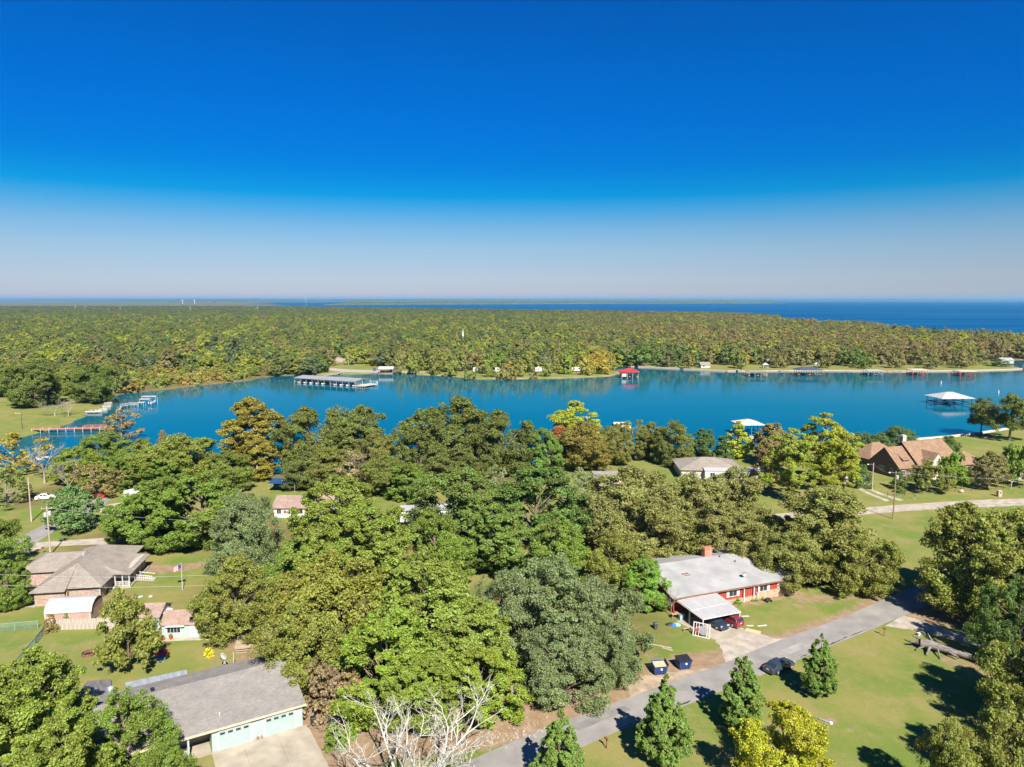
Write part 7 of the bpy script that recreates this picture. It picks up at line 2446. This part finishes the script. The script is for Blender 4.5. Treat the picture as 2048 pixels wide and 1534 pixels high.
M_DECKRED = mat('red_dock_paint', (.45, .07, .05), .7, var=.12)
bh = boathouse('boathouse with a bright red hip roof on the far point', 1260, 757, 11.0, 9.0, 3.6, M_REDTOP, M_STUCCO, 'hip', .0, walk=[(1236, 748), (1247, 751)], wallm=M_STUCCO)
boathouse('two-bay boat dock with tan decks, leftmost of the five far docks', 1516, 754, 12, 9, 2.6, M_TANROOF, M_WOOD, 'flat', -.05, walk=[(1474, 741), (1502, 749)], upper=False)
boathouse('boat dock with a dark navy roof, second of the five far docks', 1620, 752, 15, 9, 3.4, M_BLUETOP, M_BLACK, 'hip', -.05, walk=[(1560, 741), (1602, 747)])
boathouse('teal trimmed boat dock with white top, third of the five far docks', 1751, 752, 10, 8, 2.8, M_WHITEMETAL, M_TEAL, 'flat', -.05, walk=[(1690, 743), (1738, 748)])
boathouse('red boat dock with a pale sun deck, fourth of the five far docks', 1840, 751, 10, 8, 2.9, M_STUCCO, M_DECKRED, 'flat', -.05, walk=[(1762, 742), (1825, 746)], deckm=M_DECKRED)
boathouse('boat dock with a cream roof and red deck, rightmost of the five far docks', 1936, 753, 10, 8, 2.6, M_STUCCO, M_DECKRED, 'flat', -.05, walk=[(1905, 743), (1922, 747)], deckm=M_DECKRED)
boathouse('steel boat dock with a wide white hip roof off the lake lawn', 1914, 811, 15, 12, 2.8, M_WHITEMETAL, M_BLACK, 'hip', .06, deckm=M_BLACK)
boathouse('boathouse with a pale cream roof behind the yellow green tree', 1503, 872, 8, 8, 3.6, M_STUCCO, M_TEAL, 'hip', .05, walk=[(1503, 895), (1503, 874)])
boathouse('small white roofed dock behind the slender shore oaks', 1245, 872, 5, 5, 2.8, M_STUCCO, M_WOOD, 'gable', .05)
for k, (x, y, lab) in enumerate(((1510, 753, 'white boat in the leftmost of the five far docks'), (1612, 751, 'white boat under the dark navy dock roof'), (1744, 751, 'white boat in the teal trimmed dock'), (1836, 750, 'white boat in the red dock'),
                                 (1905, 812, 'dark boat under the wide white hip roof'), (1500, 874, 'blue covered boat under the pale cream roof'))):
    p = G(x, y, WATER_Z)
    boat(lab, (p.x, p.y + 4.2), -1.6, 6.2, 2.2, M_WHITE if k < 4 else M_NAVY, z=WATER_Z)

# covered marina
A, B, C_, D_ = G(588, 755.5, 2.5), G(711, 763, 2.5), G(726, 756, 2.5), G(604, 749, 2.5)
rz = math.atan2(B.y - A.y, B.x - A.x)
e = thing('covered_marina', 'long covered marina dock with a pale metal roof', 'marina', (A.x, A.y, 0), rz)
Lm = (B - A).length
Dm = 15.0
mr_ = MB()
nb = 36
for k in range(nb):
    x0, x1 = Lm * k / nb, Lm * (k + 1) / nb
    dz = .03 if k % 2 else 0
    mr_.slab([(x0, -.6, 2.5 + dz), (x1, -.6, 2.5 + dz), (x1, Dm / 2, 3.5 + dz), (x0, Dm / 2, 3.5 + dz)], .12)
    mr_.slab([(x1, Dm + .6, 2.5 + dz), (x0, Dm + .6, 2.5 + dz), (x0, Dm / 2, 3.504 + dz), (x1, Dm / 2, 3.504 + dz)], .12)
mr_.build('roof', mat('pale_marina_metal', (.26, .26, .27), .5, var=.06, scale=.3), e)
ns = 10
for k in range(ns + 1):
    x_ = .3 + (Lm - .6) * k / ns
    for y_ in (0, Dm * .45, Dm - .3): MB().box((x_, y_, .1), (.18, .18, 4.6)).build('post', M_STEELP, e)
    MB().span(x_ - .35, x_ + .35, 0, Dm * .5, .0, .12).build('finger_pier', M_DOCKW, e)
MB().span(0, Lm + 9, Dm * .5, Dm * .5 + 1.6, .0, .13).build('main_pier', M_DOCKW, e)
MB().span(Lm, Lm + 6.5, 0, Dm - 2, -.1, .1).build('end_deck', M_STUCCO, e)
for k in range(5):
    for y_ in (0, Dm - 2): MB().box((Lm + .3 + k * 1.5, y_, .6), (.12, .12, 2.6)).build('rail_post', M_STEELP, e)
for y_ in (0, Dm - 2):
    for z_ in (1.2, 1.8): MB().tube((Lm, y_, z_), (Lm + 6.4, y_, z_), .05, n=5).build('rail', M_STEELP, e)
q0, q1 = L_(e, 690, 745), L_(e, 668, 752)
walkway(e, [(*q0[:2], 0), (q1[0], Dm * .55, 0)], M_DOCKW, 1.4, .3, rails=True)
rr2 = Matrix.Rotation(rz, 3, 'Z')
for k in range(ns):
    if k in (5,): continue
    c = Vector((A.x, A.y, 0)) + rr2 @ Vector((.3 + (Lm - .6) * (k + .5) / ns, 3.2, 0))
    ordn = ['first', 'second', 'third', 'fourth', 'fifth', '', 'sixth', 'seventh', 'eighth', 'ninth'][k]
    boat(f'white boat moored in the covered marina, {ordn} from its left end', (c.x, c.y), rz - math.pi / 2, 6.0, 2.3, M_WHITE if k % 3 else M_STEELP, group='boats in the covered marina')

# boat lifts at the left shore
p = G(276, 812, WATER_Z)
e = thing('boat_lift', 'white double boat lift with flat canopies off the left lawn', 'boat lift', (p.x, p.y, 0), .12)
for k, (x0, y0, z_) in enumerate(((0, 4.5, 3.2), (0, 1.8, 2.3), (.2, -1.5, 1.1))):
    w_ = 6.6 if k == 0 else (4.6 if k == 1 else 3.0)
    MB().slab([(x0, y0, z_), (x0 + w_, y0, z_), (x0 + w_, y0 + 2.6, z_ + .1), (x0, y0 + 2.6, z_ + .1)], .16).build('canopy', M_WHITEMETAL, e)
    for x_ in (x0 + .1, x0 + w_ - .1):
        for y_ in (y0 + .1, y0 + 2.5): MB().box((x_, y_, (z_ - 2) / 2), (.12, .12, z_ + 2)).build('post', M_STEELP, e)
q = [L_(e, *v)[:2] for v in ((236, 824), (243, 813), (262, 810), (276, 810))]
walkway(e, [(*v, 0) for v in q], M_STEELP, 1.0, .2, rails=True, posts=5)
boat('red and white boat hanging in the left boat lift', (p.x + 5.6, p.y + 3), 1.5, 4.6, 2.0, M_WHITE, z=.3)

# red footbridge pier
a, b = G(66, 862), G(215, 858)
e = thing('footbridge', 'long red wooden footbridge pier over the narrow end of the cove', 'footbridge', (a.x, a.y, 0), math.atan2(b.y - a.y, b.x - a.x))
Lb = (b - a).length
MB().span(0, Lb, -.9, .9, .55, .72).build('deck', M_DECKRED if False else mat('coral_paint', (.58, .16, .10), .7, var=.1), e)
for k in range(int(Lb / 3) + 1):
    for s_ in (-1, 1):
        MB().box((k * 3, s_ * .85, -.1), (.16, .16, 2.6)).build('pile', M_STEELP, e)
        if k > 5: MB().box((k * 3, s_ * .88, 1.2), (.08, .08, 1.1)).build('rail_post', M_ORANGE, e)
for s_ in (-1, 1):
    for z_ in (1.2, 1.7): MB().tube((18, s_ * .88, z_), (Lb, s_ * .88, z_), .04, n=5).build('rail', M_ORANGE, e)

p = G(188, 826, WATER_Z)
boat('white rowing boat pulled up on the left bank', (p.x, p.y), .1, 7.0, 1.8, M_STUCCO, z=-.4)
mbs = MB()
for k, (x, y) in enumerate(((186, 821), (196, 820), (206, 818), (213, 812), (216, 806))):
    p = G(x, y)
    mbs.box((p.x, p.y, -.3), (3.6, .8, 1.4), rz=.2 + .15 * k)
tag(mbs.build('retaining_wall', M_CONC), 'pale concrete retaining wall at the tip of the left lawn', 'wall')
# seawall of the right-hand far shore and of the lake lawn
def seawall(label, pts, m, h=.5, off=0.0):
    mb = MB()
    P = [G(x, y, WATER_Z) for x, y in pts]
    for p, q in zip(P[:-1], P[1:]):
        c, d = (p + q) / 2, q - p
        mb.box((c.x, c.y + off, -.6), (d.length + .3, .6, 1.3 + 2 * h - .9), rz=math.atan2(d.y, d.x))
    tag(mb.build('seawall', m), label, 'wall')


seawall('pale concrete seawall along the far lawn shore', [(1455, 743), (1500, 743), (1650, 742), (1800, 743.5), (1950, 742), (2020, 740), (2044, 738.5)], M_STONE, .55)
seawall('tan stone seawall along the far inlet', [(1246, 733.5), (1290, 735), (1380, 739.5), (1450, 743)], M_STONE, .6)
seawall('pale kerb seawall along the lake lawn', [(1800, 882.5), (1840, 880), (1900, 875), (1960, 868), (2010, 860), (2060, 851)], M_STUCCO, .5)

for k, (x, y) in enumerate(((1882, 767), (1997, 786), (754, 766))):
    p = G(x, y, WATER_Z)
    o = thing('buoy', ['white buoy in the water above the wide white dock roof', 'white buoy beside the lake lawn trees', 'white buoy right of the covered marina'][k], 'buoy', p)
    MB().lathe((0, 0, -.3), [(.2, 0), (.32, .15), (.32, 1.5), (.2, 1.7)], 12).build('float', M_WHITE, o)
    MB().lathe((0, 0, .95), [(.335, 0), (.335, .18), (.32, .2)], 12).build('band', M_ORANGE, o)

# ------------------------------------------------------------------ campground and far houses
def camper(label, x, y, L=7.5, rz=0.0):
    p = G(x, y)
    e = thing('camper_trailer', label, 'camper', (p.x, p.y, 0), rz, 'campers across the cove')
    prof = [(-L / 2, .6), (L / 2 - .3, .6), (L / 2, 1.2), (L / 2 - .25, 2.5), (L / 2 - .8, 3.1), (-L / 2 + .3, 3.2), (-L / 2, 2.9)]
    MB().loft([[(a_, s_, b_) for a_, b_ in prof] for s_ in (-1.25, 1.25)]).build('body', M_WHITE, e)
    MB().span(-L / 2 + .1, L / 2 - .4, -1.26, -1.25, 1.15, 1.4).build('stripe', M_METAL, e)
    for x_ in (-L * .28, L * .12): window(e, 'f', (x_, -1.25, 2.15), 1.2, .7, frame=M_STEELP, mull=0)
    MB().box((L * .34, -1.27, 1.65), (.7, .05, 1.8)).build('door', M_STEELP, e)
    for x_ in (-.5, .5): MB().tube((x_, -1.2, .38), (x_, -.95, .38), .36, n=12).build('wheel', M_BLACK, e)
    MB().tube((L / 2, 0, .55), (L / 2 + 1.1, 0, .5), .06).build('hitch', M_BLACK, e)
    return e


for x, y, rz_, L, lab in ((956, 744, .1, 7, 'white camper behind the large waterside bush, leftmost of the row'), (976, 745, -.1, 6, 'white camper, second of the waterside row'), (1000, 744, .1, 7, 'white camper left of the brown waterside bush'),
                          (1046, 741, .0, 6, 'white camper below the white gabled house'), (1074, 744, .2, 7, 'white camper beside the grey leafless tree'), (1155, 743, .0, 9, 'large white camper nearest the red-roofed boathouse'),
                          (1130, 738, .1, 7, 'white camper half behind the green shore oak'), (905, 728, .2, 8, 'white camper set back behind the campground oaks'), (1082, 742, -.3, 5, 'small white camper right of the grey leafless tree')):
    camper(lab, x, y, L, rz_)
p = G(1033, 735)
e = simple_house('white gabled house above the campers', p, .15, 11, 9, 5.2, 8.4, M_WHITE, M_PALEROOF, wins=((2.5, 1.4), (7.5, 1.4)), doors=(5,))
MB().slab([(-.5, -2.6, 2.7), (11.5, -2.6, 2.7), (11.5, 0, 3.1), (-.5, 0, 3.1)], .1).build('porch_roof', M_PALEROOF, e)
for k in range(4): MB().box((.1 + k * 3.6, -2.4, 1.35), (.2, .2, 2.7)).build('post', M_WHITE, e)
p = G(1092, 735)
e = simple_house('white house with a columned porch right of the leafless tree', p, -.05, 13, 8, 3.4, 6.0, M_WHITE, M_PALEROOF, wins=((3, 1.4), (9, 1.4)), doors=(6.4,))
MB().slab([(-.5, -2.6, 3.0), (13.5, -2.6, 3.0), (13.5, 0, 3.4), (-.5, 0, 3.4)], .1).build('porch_roof', M_PALEROOF, e)
for k in range(5): MB().box((.1 + k * 3.2, -2.4, 1.5), (.25, .25, 3.0)).build('column', M_WHITE, e)
p = G(758, 746)
e = thing('open_pavilion', 'open pavilion with a white roof and blue barrel by the camp road', 'pavilion', (p.x, p.y, 0), .05)
gable_roof(0, 9.5, 0, 6, 3.0, 4.3, 'x', .5).build('roof', M_WHITEMETAL, e)
for x_ in (.2, 4.7, 9.3):
    for y_ in (.2, 5.8): MB().box((x_, y_, 1.5), (.18, .18, 3.0)).build('post', M_WOOD, e)
MB().span(.4, 9.2, 4.8, 5.6, 0, 1.2).build('counter', M_ORANGE, e)
for k, (x, y, lab) in enumerate(((782, 744.5, 'big blue barrel at the right end of the pavilion'), (749, 742, 'dark blue barrel left of the pavilion'))):
    p = G(x, y)
    e = thing('water_barrel', lab, 'barrel', p)
    MB().lathe((0, 0, 0), [(.9, 0), (1.0, .6), (1.0, 1.4), (.9, 2.2), (.2, 2.3)], 14).build('drum', M_BLUEP if k == 0 else M_NAVY, e)
    for z_ in (.6, 1.4): MB().lathe((0, 0, z_), [(1.02, 0), (1.04, .06), (1.02, .12)], 14).build('hoop', M_METAL, e)
for x, y, W_m, lab in ((672, 712, 12, 'white roofed shelter at the top of the camp road'), (655, 717, 7, 'low white roofed shed left of the camp pad'), (880, 712, 9, 'white roofed house behind the campground oaks'), (832, 695, 9, 'white roof among the woods above the campground'),
                       (1772, 727, 8, 'cream cabin among the brown oaks of the far lawn'), (1640, 728, 9, 'low cabin between the far lawn oaks'), (1530, 729, 12, 'pale house terrace behind the leftmost far dock'), (1402, 736, 7, 'tan roofed boat shed at the far inlet')):
    p = G(x, y)
    simple_house(lab, p, .1, W_m, 6, 2.6, 4.2, M_WHITE if x < 1000 else M_STUCCO, M_WHITEMETAL if x < 1000 else M_TANROOF, wins=((W_m * .3, 1.2),), doors=(W_m * .65,), name='cabin', cat='cabin')
p = G(2004, 727)
simple_house('white roofed cabin on the inlet behind the right-hand point', p, .1, 10, 7, 2.6, 4.4, M_STUCCO, M_PALEROOF, wins=((3, 1.2),), name='cabin', cat='cabin')
for k, (x, y, lab) in enumerate(((1530, 736, 'small white gazebo behind the leftmost far dock'), (1633, 735, 'small white gazebo beside the navy roofed dock'))):
    p = G(x, y)
    e = thing('gazebo', lab, 'gazebo', p)
    for sx in (-1.6, 1.6):
        for sy in (-1.4, 1.4): MB().box((sx, sy, 1.3), (.2, .2, 2.6)).build('post', M_WHITE, e)
    hip_roof(-1.8, 1.8, -1.6, 1.6, 2.6, 3.9, .4, .1).build('roof', M_WHITEMETAL, e)
p = G(1585, 645)
for k, (x, y, lab) in enumerate(((1548, 646, 'tan house on the distant wooded point'), (1612, 645.5, 'red roofed barn on the distant wooded point'))):
    p = G(x, y)
    simple_house(lab, p, .05, 16, 10, 4, 7.5, M_STUCCO if k == 0 else M_DECKRED, M_PALEROOF if k == 0 else M_REDTOP, wins=((4, 1.6), (11, 1.6)), name='house')
# church with steeple in the woods
d = 760.0
X0 = X_at(926, d, 12)
e = thing('church', 'white church with a slim steeple rising from the woods', 'church', (X0, d, 0), .1)
walls(-4, 4, 0, 12, 5, 'y', 9.5).build('wall', M_WHITE, e)
gable_roof(-4, 4, 0, 12, 5, 9.6, 'y', .4).build('roof', M_PALEROOF, e)
MB().box((0, 1.0, 7), (1.7, 1.7, 12)).build('tower', M_WHITE, e)
MB().lathe((0, 1.0, 13), [(1.15, 0), (.95, .3), (.08, 6.5)], 8).build('steeple', M_WHITE, e)
d = 980.0
e = simple_house('white two-storey house deep in the woods', Vector((X_at(835, d, 10), d, 0)), .1, 6, 6, 9, 12.0, M_WHITE, M_PALEROOF, wins=((2.5, 1.4), (6.5, 1.4)))
# horizon: mast, water towers, pylons
d = 6200.0
e = thing('radio_mast', 'thin radio mast on the horizon left of centre', 'mast', (X_at(613, d, 40), d, 0))
MB().tube((0, 0, 0), (0, 0, 118), 1.4, 1.0, 6).build('mast', M_METAL, e)
for k in range(3):
    a_ = k * 2.094 + .4
    MB().tube((60 * math.cos(a_), 60 * math.sin(a_), 0), (0, 0, 105), .25, n=4).build('guy_wire', M_METAL, e)
for k, (x, dd, h, lab) in enumerate(((389, 9000, 52, 'pale water tower on the horizon, the larger one'), (365, 9000, 48, 'pale water tower on the horizon left of the larger'))):
    e = thing('water_tower', lab, 'water tower', (X_at(x, dd, 30), dd, 0))
    MB().tube((0, 0, 0), (0, 0, h - 8), 3.5, 3, 8).build('stem', M_WHITE, e)
    MB().lathe((0, 0, h - 14), [(3, 0), (9, 4), (10, 9), (7, 13), (1, 15)], 14).build('tank', M_WHITE, e)
for k, (x, dd) in enumerate(((170, 3300), (150, 3300), (240, 3000), (380, 2700), (515, 2700))):
    e = thing('power_pylon', f"slim steel pylon above the far woods, {['second', 'first', 'third', 'fourth', 'fifth'][k]} from the left", 'pylon', (X_at(x, dd, 20), dd, 0), 0, 'power pylons over the woods')
    for s_ in (-1, 1): MB().tube((s_ * 2, 0, 0), (0, 0, 27), .22, n=5).build('leg', M_STEELP, e)
    for z_ in (20, 24): MB().box((0, 0, z_), (8, .3, .3)).build('crossarm', M_STEELP, e)
# ------------------------------------------------------------------ air
hz = MB()
hz.span(-66000, 66000, -3500, 92000, -6.0, 130.0)
hm = bpy.data.materials.new('haze')
hm.use_nodes = True
hn, hl = hm.node_tree.nodes, hm.node_tree.links
hn.clear()
pv = hn.new('ShaderNodeVolumePrincipled')
pv.inputs['Color'].default_value = (0.28, 0.66, 1.0, 1)
pv.inputs['Density'].default_value = 4.2e-5
pv.inputs['Anisotropy'].default_value = 0.2
ho = hn.new('ShaderNodeOutputMaterial')
hl.new(pv.outputs[0], ho.inputs['Volume'])
tag(hz.build('haze', hm), kind='stuff')
